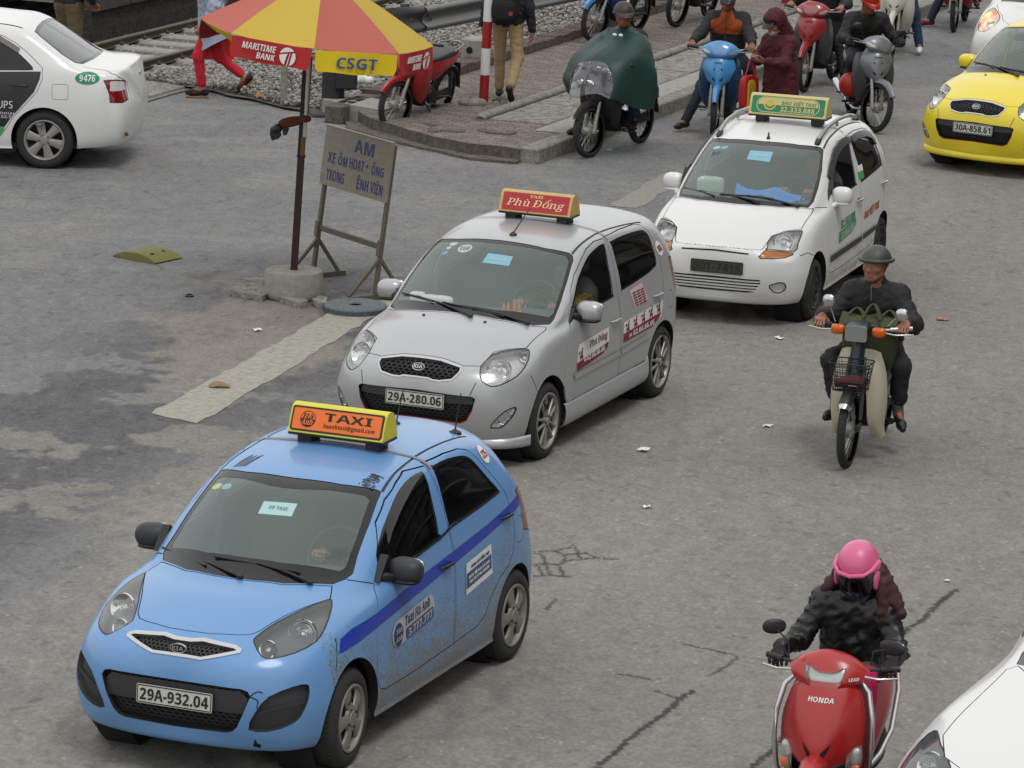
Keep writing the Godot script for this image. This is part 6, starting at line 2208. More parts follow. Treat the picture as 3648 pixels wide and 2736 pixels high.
# underbone motorbike,axles at z = +-.61
func underbone(label: String,at: Vector3,turn: float,o: Dictionary) -> Node3D:
	var t := thing("motorbike",label,"motorbike",at,turn,o.get("group",""))
	t.rotation.z = o.get("lean",.0)
	var steer: float = o.get("steer",.0)
	var ax := Vector3(0,.9,-.42).normalized()
	var piv := Vector3(0,.75,.42)
	var rot := Basis(ax,steer)
	var st := Transform3D(rot,piv - rot * piv)
	var paint: Material = o.paint
	var dark: Material = o.get("dark",M.black)
	var R := .28
	bike_wheel(t,"front_wheel",Vector3(0,R,.62),st,R,.036)
	bike_wheel(t,"rear_wheel",Vector3(0,R,-.60),Transform3D(),R,.041)
	var g := G.new()
	var h := G.new()
	for e in [-1.0,1.0]:
		h.tube([Vector3(.068 * e,R - .02,.625),Vector3(.068 * e,.45,.56),Vector3(.066 * e,.70,.45)],[.021,.021,.017],10)
		h.box(Vector3(.068 * e,R,.625),Vector3(.03,.05,.05),Basis(),.008)
	h.bar(Vector3(-.09,R,.62),Vector3(.09,R,.62),.01)
	g.add(h,st)
	part("front_fork",g,o.get("fork",M.alloy),t)
	# mudguard
	g = G.new()
	h = G.new()
	h.patch(arc_strip(Vector3(0,R,.62),.335,-.75,1.0,.058,.03,.055),3,2,.004,Vector3(0,R,.62))
	g.add(h,st)
	part("front_mudguard",g,o.get("guard",paint),t)
	# leg shield: nose panel,dark inner panel,two side wings
	g = G.new()
	g.patch([[Vector3(-.11,.93,.40),Vector3(-.06,.935,.45),Vector3(0,.94,.47),Vector3(.06,.935,.45),Vector3(.11,.93,.40)],[Vector3(-.17,.84,.44),Vector3(-.08,.845,.52),Vector3(0,.85,.545),Vector3(.08,.845,.52),Vector3(.17,.84,.44)],
		[Vector3(-.185,.74,.45),Vector3(-.09,.735,.55),Vector3(0,.735,.58),Vector3(.09,.735,.55),Vector3(.185,.74,.45)],[Vector3(-.15,.65,.46),Vector3(-.07,.63,.555),Vector3(0,.62,.59),Vector3(.07,.63,.555),Vector3(.15,.65,.46)],[Vector3(-.075,.59,.49),Vector3(-.035,.565,.55),Vector3(0,.555,.58),Vector3(.035,.565,.55),Vector3(.075,.59,.49)]],4,4,.006,Vector3(0,.75,.2))
	var nose := part("leg_shield",g,paint,t)
	g = G.new()
	for e in [-1.0,1.0]:
		g.flat(Vector3(.022 * e,.655,.592),Vector3(.062 * e,.69,.577),Vector3(.058 * e,.665,.575),Vector3(0,0,1))
		g.flat(Vector3(.022 * e,.655,.592),Vector3(.058 * e,.665,.575),Vector3(.034 * e,.643,.585),Vector3(0,0,1))
		g.lathe([Vector2(.011,0),Vector2(.008,.006),Vector2(0,.006)],Vector3(.042 * e,.775,.563),Vector3(0,0,1),10)
	g.add(text("HONDA",.09,.014,Transform3D(Basis(Vector3.RIGHT,-.25),Vector3(0,.845,.552)),.004,"sansbold",.2))
	part("vents",g,M.black,nose)
	for e in [-1.0,1.0]:
		g = G.new()
		g.patch([[Vector3(.10 * e,.90,.42),Vector3(.17 * e,.88,.38),Vector3(.20 * e,.86,.30)],[Vector3(.16 * e,.77,.47),Vector3(.215 * e,.74,.42),Vector3(.235 * e,.72,.31)],[Vector3(.12 * e,.62,.49),Vector3(.215 * e,.56,.43),Vector3(.235 * e,.53,.31)],[Vector3(.085 * e,.48,.44),Vector3(.17 * e,.42,.40),Vector3(.20 * e,.38,.29)],[Vector3(.07 * e,.36,.36),Vector3(.12 * e,.32,.33),Vector3(.15 * e,.29,.25)]],3,3,.006,Vector3(0,.6,.1))
		part("side_wing",g,o.get("wing",paint),t)
	g = G.new()
	g.patch([[Vector3(-.09,.9,.36),Vector3(0,.9,.38),Vector3(.09,.9,.36)],[Vector3(-.15,.66,.42),Vector3(0,.64,.46),Vector3(.15,.66,.42)],[Vector3(-.12,.42,.38),Vector3(0,.42,.41),Vector3(.12,.42,.38)],[Vector3(-.08,.3,.28),Vector3(0,.3,.3),Vector3(.08,.3,.28)]],3,3,.01)
	g.tube([Vector3(0,.80,.36),Vector3(0,.60,.22),Vector3(0,.50,.02),Vector3(0,.56,-.16)],[.07,.085,.08,.07],12)
	part("frame_cover",g,dark,t)
	# handlebar cover with lamp
	var cov := G.new()
	cov.patch([[Vector3(-.19,.965,.33),Vector3(-.12,1.025,.33),Vector3(0,1.05,.34),Vector3(.12,1.025,.33),Vector3(.19,.965,.33)],[Vector3(-.225,.97,.39),Vector3(-.125,1.045,.40),Vector3(0,1.075,.41),Vector3(.125,1.045,.40),Vector3(.225,.97,.39)],
		[Vector3(-.20,.945,.44),Vector3(-.115,1.01,.47),Vector3(0,1.04,.475),Vector3(.115,1.01,.47),Vector3(.20,.945,.44)],[Vector3(-.15,.905,.465),Vector3(-.085,.93,.52),Vector3(0,.935,.53),Vector3(.085,.93,.52),Vector3(.15,.905,.465)],[Vector3(-.10,.875,.45),Vector3(-.05,.868,.49),Vector3(0,.865,.50),Vector3(.05,.868,.49),Vector3(.10,.875,.45)]],4,4,.0,Vector3(0,.96,.38))
	g = G.new()
	g.add(cov,st)
	var hc := part("handlebar_cover",g,paint,t)
	var lens := cut(cov,"front",smooth2(pv2([-.105,1.035,-.05,1.025,0,1.032,.05,1.025,.105,1.035,.072,.965,.04,.915,0,.905,-.04,.915,-.072,.965]),3),-.3)
	g = G.new()
	g.add(moved(lens,.004),st)
	var hl := part("headlight",g,M.lens,hc)
	g = G.new()
	g.add(moved(lens,-.022),st)
	part("housing",g,M.lamp_pale,hl)
	g = G.new()
	h = G.new()
	h.lathe([Vector2(.01,-.03),Vector2(.03,-.025),Vector2(.046,-.008),Vector2(.05,.003),Vector2(.053,0)],Vector3(0,.955,.495),Vector3(0,.3,1),18)
	h.ball(Vector3(0,.955,.485),Vector3(.012,.012,.012),Basis(),6,8)
	g.add(h,st)
	part("reflector",g,M.mirrored,hl)
	for e in [-1.0,1.0]:
		g = G.new()
		h = cut(cov,"front",smooth2(pv2([.10 * e,.93,.12 * e,.965,.18 * e,.98,.185 * e,.96,.15 * e,.935]),2),-.3)
		g.add(moved(h,.005),st)
		part("indicator",g,o.get("blink",M.lamp_pale),hc)
	h = G.new()
	h.tube([Vector3(-.36,.985,.33),Vector3(-.2,.975,.39),Vector3(0,.97,.40),Vector3(.2,.975,.39),Vector3(.36,.985,.33)],[.011],8)
	for e in [-1.0,1.0]:
		h.tube([Vector3(.20 * e,.96,.44),Vector3(.27 * e,.965,.45),Vector3(.35 * e,.97,.40)],[.007,.006,.005],6)
	g = G.new()
	g.add(h,st)
	var hb := part("handlebar",g,M.alloy,t)
	for e in [-1.0,1.0]:
		h = G.new()
		h.bar(Vector3(.25 * e,.979,.372),Vector3(.375 * e,.986,.325),.019,.018,10)
		g = G.new()
		g.add(h,st)
		part("grip",g,M.black,hb)
	if o.get("mirrors",false):
		for e in [-1.0,1.0]:
			bar_mirror(t,st * Vector3(.21 * e,1.0,.39),st * Vector3(.24 * e,1.10,.37),st * Vector3(.31 * e,1.14,.36),Vector2(.055,.038),M.black,M.black)
	# seat and tail
	g = G.new()
	g.patch([[Vector3(-.07,.70,.02),Vector3(-.05,.735,.03),Vector3(.05,.735,.03),Vector3(.07,.70,.02)],[Vector3(-.125,.72,-.12),Vector3(-.09,.765,-.12),Vector3(.09,.765,-.12),Vector3(.125,.72,-.12)],[Vector3(-.14,.73,-.32),Vector3(-.10,.785,-.32),Vector3(.10,.785,-.32),Vector3(.14,.73,-.32)],[Vector3(-.12,.75,-.55),Vector3(-.09,.80,-.55),Vector3(.09,.80,-.55),Vector3(.12,.75,-.55)],[Vector3(-.06,.76,-.70),Vector3(-.04,.79,-.70),Vector3(.04,.79,-.70),Vector3(.06,.76,-.70)]],4,4,.02,Vector3(0,.6,-.3))
	part("seat",g,o.get("seat",M.black),t)
	for e in [-1.0,1.0]:
		g = G.new()
		g.patch([[Vector3(.055 * e,.70,.06),Vector3(.075 * e,.62,.08),Vector3(.07 * e,.53,.06)],[Vector3(.13 * e,.73,-.14),Vector3(.15 * e,.64,-.12),Vector3(.12 * e,.52,-.08)],[Vector3(.14 * e,.74,-.36),Vector3(.16 * e,.67,-.34),Vector3(.12 * e,.57,-.28)],[Vector3(.12 * e,.76,-.58),Vector3(.135 * e,.71,-.58),Vector3(.10 * e,.64,-.54)],[Vector3(.05 * e,.775,-.78),Vector3(.055 * e,.745,-.79),Vector3(.05 * e,.70,-.76)]],4,3,.006,Vector3(0,.65,-.3))
		part("side_panel",g,paint,t)
	g = G.new()
	g.patch(arc_strip(Vector3(0,R,-.60),.335,-1.5,.35,.07,.06,.03),2,2,.004)
	g.box(Vector3(0,.52,-.86),Vector3(.12,.17,.012),Basis(Vector3.RIGHT,.3))
	part("rear_mudguard",g,M.black,t)
	g = G.new()
	pillow(g,Vector3(0,.735,-.79),Vector3(.055,.03,.02))
	part("tail_lamp",g,M.redlens,t)
	g = G.new()
	for e in [-1.0,1.0]:
		g.tube([Vector3(.13 * e,.80,-.45),Vector3(.135 * e,.83,-.6),Vector3(.09 * e,.84,-.76),Vector3(0,.845,-.80)],[.010],6)
	part("grab_rail",g,M.alloy,t)
	# engine,exhaust,swing arm,springs,pegs
	g = G.new()
	pillow(g,Vector3(0,.33,.02),Vector3(.13,.115,.17),Basis(),4.0)
	g.lathe([Vector2(.085,.0),Vector2(.085,.02),Vector2(.05,.03),Vector2(0,.03)],Vector3(-.12,.33,.03),Vector3(-1,0,0),18)
	g.lathe([Vector2(.095,.0),Vector2(.09,.02),Vector2(.06,.03),Vector2(0,.03)],Vector3(.12,.33,-.02),Vector3(1,0,0),18)
	for k in 6:
		g.box(Vector3(0,.37,.20 + k * .022),Vector3(.15,.13,.009),Basis(Vector3.RIGHT,-.15))
	g.box(Vector3(0,.37,.35),Vector3(.10,.10,.05),Basis(),.015)
	part("engine",g,M.brake,t)
	g = G.new()
	g.tube([Vector3(-.03,.30,.36),Vector3(-.12,.22,.30),Vector3(-.14,.19,.05),Vector3(-.15,.22,-.2),Vector3(-.155,.27,-.34)],[.016],8)
	g.tube([Vector3(-.155,.265,-.32),Vector3(-.158,.30,-.42),Vector3(-.16,.36,-.68),Vector3(-.16,.385,-.80)],[.024,.045,.045,.032],12)
	part("exhaust",g,o.get("pipe",M.chrome),t)
	g = G.new()
	for e in [-1.0,1.0]:
		g.beam(Vector3(.09 * e,.33,-.12),Vector3(.095 * e,R,-.62),.03,.045,.006)
		g.tube([Vector3(.115 * e,.31,-.56),Vector3(.115 * e,.62,-.44)],[.013],6)
		for k in 12:
			var y := .38 + k * .017
			g.lathe([Vector2(.024,-.004),Vector2(.028,0),Vector2(.024,.004)],Vector3(.115 * e,y,-.56 + (y - .31) * .387),Vector3(0,.93,.36),8)
		g.bar(Vector3(.06 * e,.26,.02),Vector3(.27 * e,.265,.02),.014)
		g.tube([Vector3(.10 * e,.30,-.2),Vector3(.2 * e,.32,-.30),Vector3(.26 * e,.32,-.30)],[.010],6)
	g.tube([Vector3(.09,.22,-.02),Vector3(.14,.12,-.10),Vector3(.19 + o.get("stand",.0),.03,-.16)] if o.get("stand",-1.0) >= .0 else [Vector3(.09,.22,-.02),Vector3(.11,.19,-.14),Vector3(.12,.17,-.26)],[.011,.010,.012],6)
	part("swing_arm",g,M.steel,t)
	g = G.new()
	g.box(Vector3(.105,.31,-.33),Vector3(.02,.11,.55),Basis(Vector3.RIGHT,.05),.01)
	part("chain_case",g,M.black,t)
	g = G.new()
	g.tube([Vector3(-.10,.30,.10),Vector3(-.19,.25,.16),Vector3(-.24,.26,.19)],[.008],6)
	g.tube([Vector3(.11,.29,.06),Vector3(.16,.27,.16),Vector3(.19,.29,.20),Vector3(.235,.29,.20)],[.008],6)
	part("pedals",g,M.alloy,t)
	return t

func step_scooter(label: String,at: Vector3,turn: float) -> Node3D:
	var t := thing("scooter",label,"scooter",at,turn)
	var red: Material = mat("scooter_red",Color(.62,.07,.08),.25,.0,{"clearcoat_enabled": true,"clearcoat": .6})
	var dull: Material = mat("scooter_maroon",Color(.38,.05,.09),.45)
	bike_wheel(t,"front_wheel",Vector3(0,.24,.63),Transform3D(),.24,.048,0)
	bike_wheel(t,"rear_wheel",Vector3(0,.235,-.60),Transform3D(),.235,.05,0)
	var g := G.new()
	for e in [-1.0,1.0]:
		g.tube([Vector3(.075 * e,.24,.63),Vector3(.07 * e,.45,.54)],[.022,.02],8)
	part("front_fork",g,M.steel,t)
	g = G.new()
	g.patch(arc_strip(Vector3(0,.24,.63),.30,-.9,1.15,.095,.05,.07),3,3,.005,Vector3(0,.24,.63))
	part("front_mudguard",g,red,t)
	# apron
	var ap := G.new()
	ap.patch([[Vector3(-.17,.90,.32),Vector3(-.12,.925,.39),Vector3(0,.93,.425),Vector3(.12,.925,.39),Vector3(.17,.90,.32)],[Vector3(-.215,.84,.33),Vector3(-.14,.855,.43),Vector3(0,.86,.465),Vector3(.14,.855,.43),Vector3(.215,.84,.33)],[Vector3(-.24,.70,.36),Vector3(-.14,.70,.49),Vector3(0,.70,.535),Vector3(.14,.70,.49),Vector3(.24,.70,.36)],
		[Vector3(-.235,.57,.38),Vector3(-.12,.56,.52),Vector3(0,.55,.575),Vector3(.12,.56,.52),Vector3(.235,.57,.38)],[Vector3(-.19,.48,.41),Vector3(-.09,.455,.52),Vector3(0,.435,.57),Vector3(.09,.455,.52),Vector3(.19,.48,.41)],[Vector3(-.12,.44,.43),Vector3(-.06,.42,.48),Vector3(0,.41,.52),Vector3(.06,.42,.48),Vector3(.12,.44,.43)]],4,4,.008,Vector3(0,.65,.1))
	var slit := G.new()
	for e in [-1.0,1.0]:
		slit.add(cut(ap,"front",pv2([.02 * e,.485,.032 * e,.545,.085 * e,.60,.07 * e,.555,.035 * e,.49]),-.3))
	var apron := part("front_apron",ap,red,t)
	part("vents",moved(slit,-.006),M.seam,apron)
	part("lettering",drape(text("HONDA",.15,.028,Transform3D(Basis(),Vector3(0,.835,0)),.0015,"sansbold",.15),cut(ap,"front",pv2([-.2,.7,.2,.7,.2,.95,-.2,.95]),.2,true),"front",.003),M.white_print,apron)
	for e in [-1.0,1.0]:
		g = G.new()
		g.patch([[Vector3(.17 * e,.90,.32),Vector3(.20 * e,.89,.27),Vector3(.20 * e,.88,.20)],[Vector3(.235 * e,.72,.36),Vector3(.265 * e,.70,.28),Vector3(.25 * e,.69,.20)],[Vector3(.24 * e,.56,.385),Vector3(.27 * e,.53,.30),Vector3(.255 * e,.51,.20)],[Vector3(.21 * e,.42,.40),Vector3(.25 * e,.38,.31),Vector3(.235 * e,.36,.20)],[Vector3(.17 * e,.27,.36),Vector3(.215 * e,.25,.28),Vector3(.21 * e,.23,.18)]],3,3,.006,Vector3(0,.6,.1))
		part("side_wing",g,dull,t)
		# corner lamps low on the apron
		g = G.new()
		g.patch([[Vector3(.235 * e,.565,.385),Vector3(.20 * e,.56,.43),Vector3(.165 * e,.53,.46)],[Vector3(.245 * e,.48,.405),Vector3(.205 * e,.465,.455),Vector3(.16 * e,.45,.475)],[Vector3(.225 * e,.395,.41),Vector3(.20 * e,.385,.44),Vector3(.175 * e,.385,.455)]],4,4,.004,Vector3(0,.5,.2))
		var cl := part("indicator",g,M.lens,t)
		g = G.new()
		pillow(g,Vector3(.205 * e,.505,.41),Vector3(.032,.05,.025))
		part("reflector",g,M.lamp_pale,cl)
		g = G.new()
		pillow(g,Vector3(.21 * e,.425,.425),Vector3(.024,.032,.02))
		part("bulb_cover",g,M.amber,cl)
		# chrome leg guard
		g = G.new()
		g.tube([Vector3(.19 * e,.93,.30),Vector3(.25 * e,.87,.33),Vector3(.285 * e,.72,.37),Vector3(.29 * e,.54,.38),Vector3(.275 * e,.38,.36),Vector3(.24 * e,.27,.30)],[.013,.016,.017,.017,.015,.013],8)
		part("guard_bar",g,M.chrome,t)
	g = G.new()
	g.patch([[Vector3(-.16,.88,.27),Vector3(0,.9,.32),Vector3(.16,.88,.27)],[Vector3(-.22,.62,.30),Vector3(0,.62,.34),Vector3(.22,.62,.30)],[Vector3(-.2,.34,.28),Vector3(0,.34,.32),Vector3(.2,.34,.28)],[Vector3(-.19,.27,.12),Vector3(0,.27,.14),Vector3(.19,.27,.12)],[Vector3(-.19,.28,-.16),Vector3(0,.28,-.16),Vector3(.19,.28,-.16)]],3,3,.02)
	part("floorboard",g,M.trim,t)
	# handlebar cover,lamp
	var cov := G.new()
	cov.patch([[Vector3(-.19,.985,.20),Vector3(-.12,1.035,.21),Vector3(0,1.06,.21),Vector3(.12,1.035,.21),Vector3(.19,.985,.20)],[Vector3(-.235,.985,.27),Vector3(-.13,1.06,.28),Vector3(0,1.09,.29),Vector3(.13,1.06,.28),Vector3(.235,.985,.27)],[Vector3(-.225,.965,.33),Vector3(-.125,1.03,.36),Vector3(0,1.05,.37),Vector3(.125,1.03,.36),Vector3(.225,.965,.33)],
		[Vector3(-.19,.92,.36),Vector3(-.11,.94,.425),Vector3(0,.945,.44),Vector3(.11,.94,.425),Vector3(.19,.92,.36)],[Vector3(-.13,.875,.36),Vector3(-.07,.862,.415),Vector3(0,.858,.43),Vector3(.07,.862,.415),Vector3(.13,.875,.36)]],5,5,.0,Vector3(0,.98,.28))
	var lens := cut(cov,"front",smooth2(pv2([-.118,1.02,-.085,1.005,-.045,.992,0,.990,.045,.992,.085,1.005,.118,1.02,.105,.945,.07,.89,.035,.868,-.035,.868,-.07,.89,-.105,.945]),3),-.3)
	var hc := part("handlebar_cover",cov,red,t)
	var hl := part("headlight",moved(lens,.004),M.lens,hc)
	part("housing",moved(lens,-.024),M.lamp_pale,hl)
	g = G.new()
	g.lathe([Vector2(.01,-.02),Vector2(.03,-.018),Vector2(.048,-.004),Vector2(.052,.002)],Vector3(0,.915,.418),Vector3(0,.3,1),18)
	g.ball(Vector3(0,.915,.41),Vector3(.013,.013,.013),Basis(),6,8)
	part("reflector",g,M.mirrored,hl)
	g = G.new()
	g.add(drape(flat_text_front("LEAD",Vector2(.165,.952),.05,.018),cov,"front",.003))
	part("lettering",g,M.white_print,hc)
	g = G.new()
	g.tube([Vector3(-.38,.99,.20),Vector3(-.22,.985,.27),Vector3(.22,.985,.27),Vector3(.38,.99,.20)],[.011],8)
	var hb := part("handlebar",g,M.steel,t)
	for e in [-1.0,1.0]:
		g = G.new()
		g.bar(Vector3(.29 * e,.987,.243),Vector3(.395 * e,.99,.193),.020,.019,10)
		part("grip",g,M.black,hb)
		g = G.new()
		g.tube([Vector3(.22 * e,.96,.33),Vector3(.30 * e,.955,.335),Vector3(.385 * e,.955,.285),Vector3(.40 * e,.95,.27)],[.008,.008,.007,.010],6)
		part("brake_lever",g,M.chrome,hb)
	bar_mirror(t,Vector3(-.25,1.03,.27),Vector3(-.255,1.10,.27),Vector3(-.345,1.185,.27),Vector2(.072,.045),M.black,M.steel,.5)
	bar_mirror(t,Vector3(.24,1.02,.27),Vector3(.25,1.10,.27),Vector3(.36,1.135,.27),Vector2(.085,.045),M.black,M.steel,-.3)
	# seat and rear body
	g = G.new()
	g.patch([[Vector3(-.11,.72,-.06),Vector3(-.08,.765,-.05),Vector3(.08,.765,-.05),Vector3(.11,.72,-.06)],[Vector3(-.17,.74,-.22),Vector3(-.12,.79,-.22),Vector3(.12,.79,-.22),Vector3(.17,.74,-.22)],[Vector3(-.175,.76,-.45),Vector3(-.12,.805,-.45),Vector3(.12,.805,-.45),Vector3(.175,.76,-.45)],[Vector3(-.13,.79,-.72),Vector3(-.09,.835,-.72),Vector3(.09,.835,-.72),Vector3(.13,.79,-.72)]],4,4,.02,Vector3(0,.6,-.3))
	part("seat",g,M.black,t)
	g = G.new()
	g.tube([Vector3(.17,.82,-.55),Vector3(.20,.90,-.70),Vector3(.13,.96,-.84),Vector3(-.13,.96,-.84),Vector3(-.20,.90,-.70),Vector3(-.17,.82,-.55)],[.022,.034,.038,.038,.034,.022],10,true,1.0,.8)
	part("grab_rail",g,M.white_print,t)
	for e in [-1.0,1.0]:
		g = G.new()
		g.patch([[Vector3(.10 * e,.72,-.02),Vector3(.14 * e,.60,.02),Vector3(.17 * e,.42,.0),Vector3(.17 * e,.29,-.04)],[Vector3(.175 * e,.75,-.22),Vector3(.20 * e,.62,-.20),Vector3(.215 * e,.46,-.18),Vector3(.19 * e,.34,-.16)],[Vector3(.18 * e,.77,-.48),Vector3(.215 * e,.66,-.48),Vector3(.215 * e,.54,-.46),Vector3(.18 * e,.45,-.42)],[Vector3(.13 * e,.80,-.76),Vector3(.16 * e,.73,-.80),Vector3(.14 * e,.65,-.80),Vector3(.11 * e,.60,-.74)]],4,4,.006,Vector3(0,.6,-.4))
		part("side_panel",g,red,t)
		g = G.new()
		g.tube([Vector3(.185 * e,.30,.10),Vector3(.235 * e,.36,-.12),Vector3(.25 * e,.44,-.36),Vector3(.22 * e,.60,-.66),Vector3(.17 * e,.72,-.84)],[.014,.018,.018,.018,.012],8)
		part("guard_bar",g,M.chrome,t)
	g = G.new()
	pillow(g,Vector3(.06,.30,-.42),Vector3(.13,.12,.24),Basis(),4.0)
	part("engine",g,M.brake,t)
	g = G.new()
	g.tube([Vector3(-.17,.27,-.30),Vector3(-.18,.30,-.45),Vector3(-.18,.33,-.86)],[.03,.055,.05],12)
	part("exhaust",g,M.steel,t)
	return t

func flat_text_front(s: String,c: Vector2,w: float,h: float) -> G:
	return text(s,w,h,Transform3D(Basis(),Vector3(c.x,c.y,0)),.0015,"sansbold")

func old_cub(label: String,at: Vector3,turn: float) -> Node3D:
	var t := thing("motorbike",label,"motorbike",at,turn)
	var cream: Material = mat("cub_cream",Color(.70,.68,.59),.45)
	var green: Material = mat("cub_green",Color(.10,.16,.17),.4)
	bike_wheel(t,"front_wheel",Vector3(0,.28,.60),Transform3D(),.285,.034)
	bike_wheel(t,"rear_wheel",Vector3(0,.28,-.60),Transform3D(),.285,.036)
	var g := G.new()
	for e in [-1.0,1.0]:
		g.patch([[Vector3(.05 * e,.80,.40),Vector3(.06 * e,.80,.44)],[Vector3(.062 * e,.60,.48),Vector3(.068 * e,.60,.54)],[Vector3(.066 * e,.36,.54),Vector3(.07 * e,.36,.59)]],3,2,.02)
		g.box(Vector3(.068 * e,.30,.575),Vector3(.025,.06,.12),Basis(),.01)
	g.tube([Vector3(0,.96,.36),Vector3(0,.78,.43),Vector3(0,.62,.47)],[.05,.055,.05],12)
	part("front_fork",g,green,t)
	g = G.new()
	g.patch(arc_strip(Vector3(0,.28,.60),.325,-.6,.8,.055,.05,.05),3,2,.004)
	var mg := part("front_mudguard",g,M.black,t)
	g = G.new()
	g.patch(arc_strip(Vector3(0,.28,.60),.328,.72,.85,.055,.045,.05,4),2,2,.005)
	part("mudguard_tip",g,M.chrome,mg)
	for e in [-1.0,1.0]:
		g = G.new()
		g.patch([[Vector3(.02 * e,.86,.37),Vector3(.10 * e,.85,.34),Vector3(.15 * e,.82,.28)],[Vector3(.06 * e,.70,.42),Vector3(.165 * e,.68,.38),Vector3(.20 * e,.66,.28)],[Vector3(.09 * e,.50,.44),Vector3(.185 * e,.47,.40),Vector3(.215 * e,.45,.28)],[Vector3(.10 * e,.32,.42),Vector3(.175 * e,.28,.38),Vector3(.20 * e,.26,.27)],[Vector3(.12 * e,.20,.34),Vector3(.18 * e,.17,.31),Vector3(.21 * e,.18,.24)]],4,4,.006,Vector3(0,.5,.0))
		part("leg_shield",g,cream,t)
	g = G.new()
	g.tube([Vector3(0,.80,.36),Vector3(0,.58,.22),Vector3(0,.48,.0),Vector3(0,.56,-.18)],[.055,.065,.065,.06],12)
	part("frame",g,green,t)
	g = G.new()
	pillow(g,Vector3(0,1.0,.40),Vector3(.085,.065,.11),Basis(),4.5)
	g.box(Vector3(0,1.02,.34),Vector3(.30,.06,.07),Basis(),.02)
	var hc := part("handlebar_cover",g,green,t)
	g = G.new()
	g.slab(rounded(.165,.125,.02),Transform3D(Basis(),Vector3(0,.995,.485)),.0,.022)
	part("lamp_rim",g,M.chrome,hc)
	g = G.new()
	g.slab(rounded(.145,.105,.015),Transform3D(Basis(),Vector3(0,.995,.507)),.0,.006)
	part("headlight",g,mat("old_lens",Color(.55,.56,.54),.12,.3),hc)
	g = G.new()
	g.tube([Vector3(-.36,1.02,.27),Vector3(-.2,1.005,.33),Vector3(.2,1.005,.33),Vector3(.36,1.02,.27)],[.011],8)
	for e in [-1.0,1.0]:
		g.tube([Vector3(.19 * e,.99,.38),Vector3(.28 * e,.985,.40),Vector3(.40 * e,.985,.33)],[.007,.006,.005],6)
	var hb := part("handlebar",g,M.chrome,t)
	for e in [-1.0,1.0]:
		g = G.new()
		pillow(g,Vector3(.155 * e,1.0,.42),Vector3(.052,.036,.04),Basis(),4.0)
		part("indicator",g,mat("old_amber",Color(.75,.36,.06),.2),hc)
		g = G.new()
		g.bar(Vector3(.22 * e,1.008,.325),Vector3(.375 * e,1.02,.265),.018,.018,10)
		part("grip",g,M.lamp_pale if e > 0 else M.black,hb)
	bar_mirror(t,Vector3(-.20,1.03,.32),Vector3(-.23,1.10,.31),Vector3(-.26,1.185,.31),Vector2(.048,.048),M.chrome,M.alloy)
	bar_mirror(t,Vector3(.20,1.03,.32),Vector3(.24,1.08,.31),Vector3(.30,1.125,.31),Vector2(.048,.048),M.chrome,M.alloy)
	# wire basket
	var w := []
	g = G.new()
	for lv in [[.80,.155,.145],[.73,.143,.13],[.66,.133,.12],[.59,.125,.11]]:
		var ring := []
		for q in rounded(lv[1] * 2.0,lv[2] * 2.0,.05,4):
			ring.append(Vector3(q.x,lv[0],.60 + q.y * .8))
		ring.append(ring[0])
		w.append(ring)
		g.tube(ring,[.0055 if lv[0] > .75 else .0035],5,false)
	for k in 20:
		g.tube([w[0][k],w[1][k],w[2][k],w[3][k]],[.0028],4,false)
		g.bar(w[3][k],Vector3(0,.59,.60),.0025,.0025,4)
	for k in 6:
		var y := .61 + k * .032
		var f := (y - .59) / .21
		var ring := []
		for q in rounded(lerpf(.25,.31,f),lerpf(.22,.29,f),.05,4):
			ring.append(Vector3(q.x,y,.60 + q.y * .8))
		ring.append(ring[0])
		g.tube(ring,[.0022],4,false)
	part("basket",g,M.black,t)
	# seat,rear
	g = G.new()
	pillow(g,Vector3(0,.74,-.22),Vector3(.13,.06,.25),Basis(Vector3.RIGHT,.05),3.0)
	part("seat",g,M.black,t)
	for e in [-1.0,1.0]:
		g = G.new()
		g.patch([[Vector3(.05 * e,.68,-.06),Vector3(.09 * e,.58,-.04),Vector3(.09 * e,.48,-.06)],[Vector3(.11 * e,.70,-.25),Vector3(.13 * e,.58,-.25),Vector3(.11 * e,.45,-.2)],[Vector3(.10 * e,.68,-.5),Vector3(.12 * e,.60,-.5),Vector3(.10 * e,.52,-.45)],[Vector3(.05 * e,.62,-.82),Vector3(.07 * e,.56,-.84),Vector3(.06 * e,.5,-.8)]],3,3,.006,Vector3(0,.6,-.3))
		part("side_panel",g,green,t)
	g = G.new()
	g.patch(arc_strip(Vector3(0,.28,-.60),.335,-1.5,.3,.07,.06,.03),2,2,.004)
	part("rear_mudguard",g,green,t)
	g = G.new()
	pillow(g,Vector3(0,.32,.04),Vector3(.13,.11,.17),Basis(),4.0)
	for k in 5:
		g.box(Vector3(0,.34,.22 + k * .024),Vector3(.13,.12,.009))
	for e in [-1.0,1.0]:
		g.bar(Vector3(.06 * e,.25,.02),Vector3(.28 * e,.25,.02),.016)
		g.beam(Vector3(.09 * e,.32,-.12),Vector3(.095 * e,.28,-.62),.03,.05,.006)
		g.bar(Vector3(.115 * e,.31,-.56),Vector3(.115 * e,.60,-.46),.024,.02)
	g.tube([Vector3(.10,.27,.06),Vector3(.17,.25,.16),Vector3(.25,.27,.20)],[.009],6)
	part("engine",g,M.brake,t)
	g = G.new()
	g.tube([Vector3(-.05,.28,.32),Vector3(-.14,.2,.2),Vector3(-.15,.2,-.2),Vector3(-.155,.26,-.34),Vector3(-.16,.32,-.75)],[.016,.016,.02,.04,.036],10)
	part("exhaust",g,M.chrome,t)
	return t

# ---------------------------------------------------------------- the place: road,pavement,railway
const KO := Vector3(.334,0,-42.795)
const KU := Vector3(.37605,0,-.9266)
const KN := Vector3(-.9266,0,-.37605)

func kp(s: float,d: float,h := .0) -> Vector3:
	return KO + KU * s + KN * d + Vector3(0,h,0)

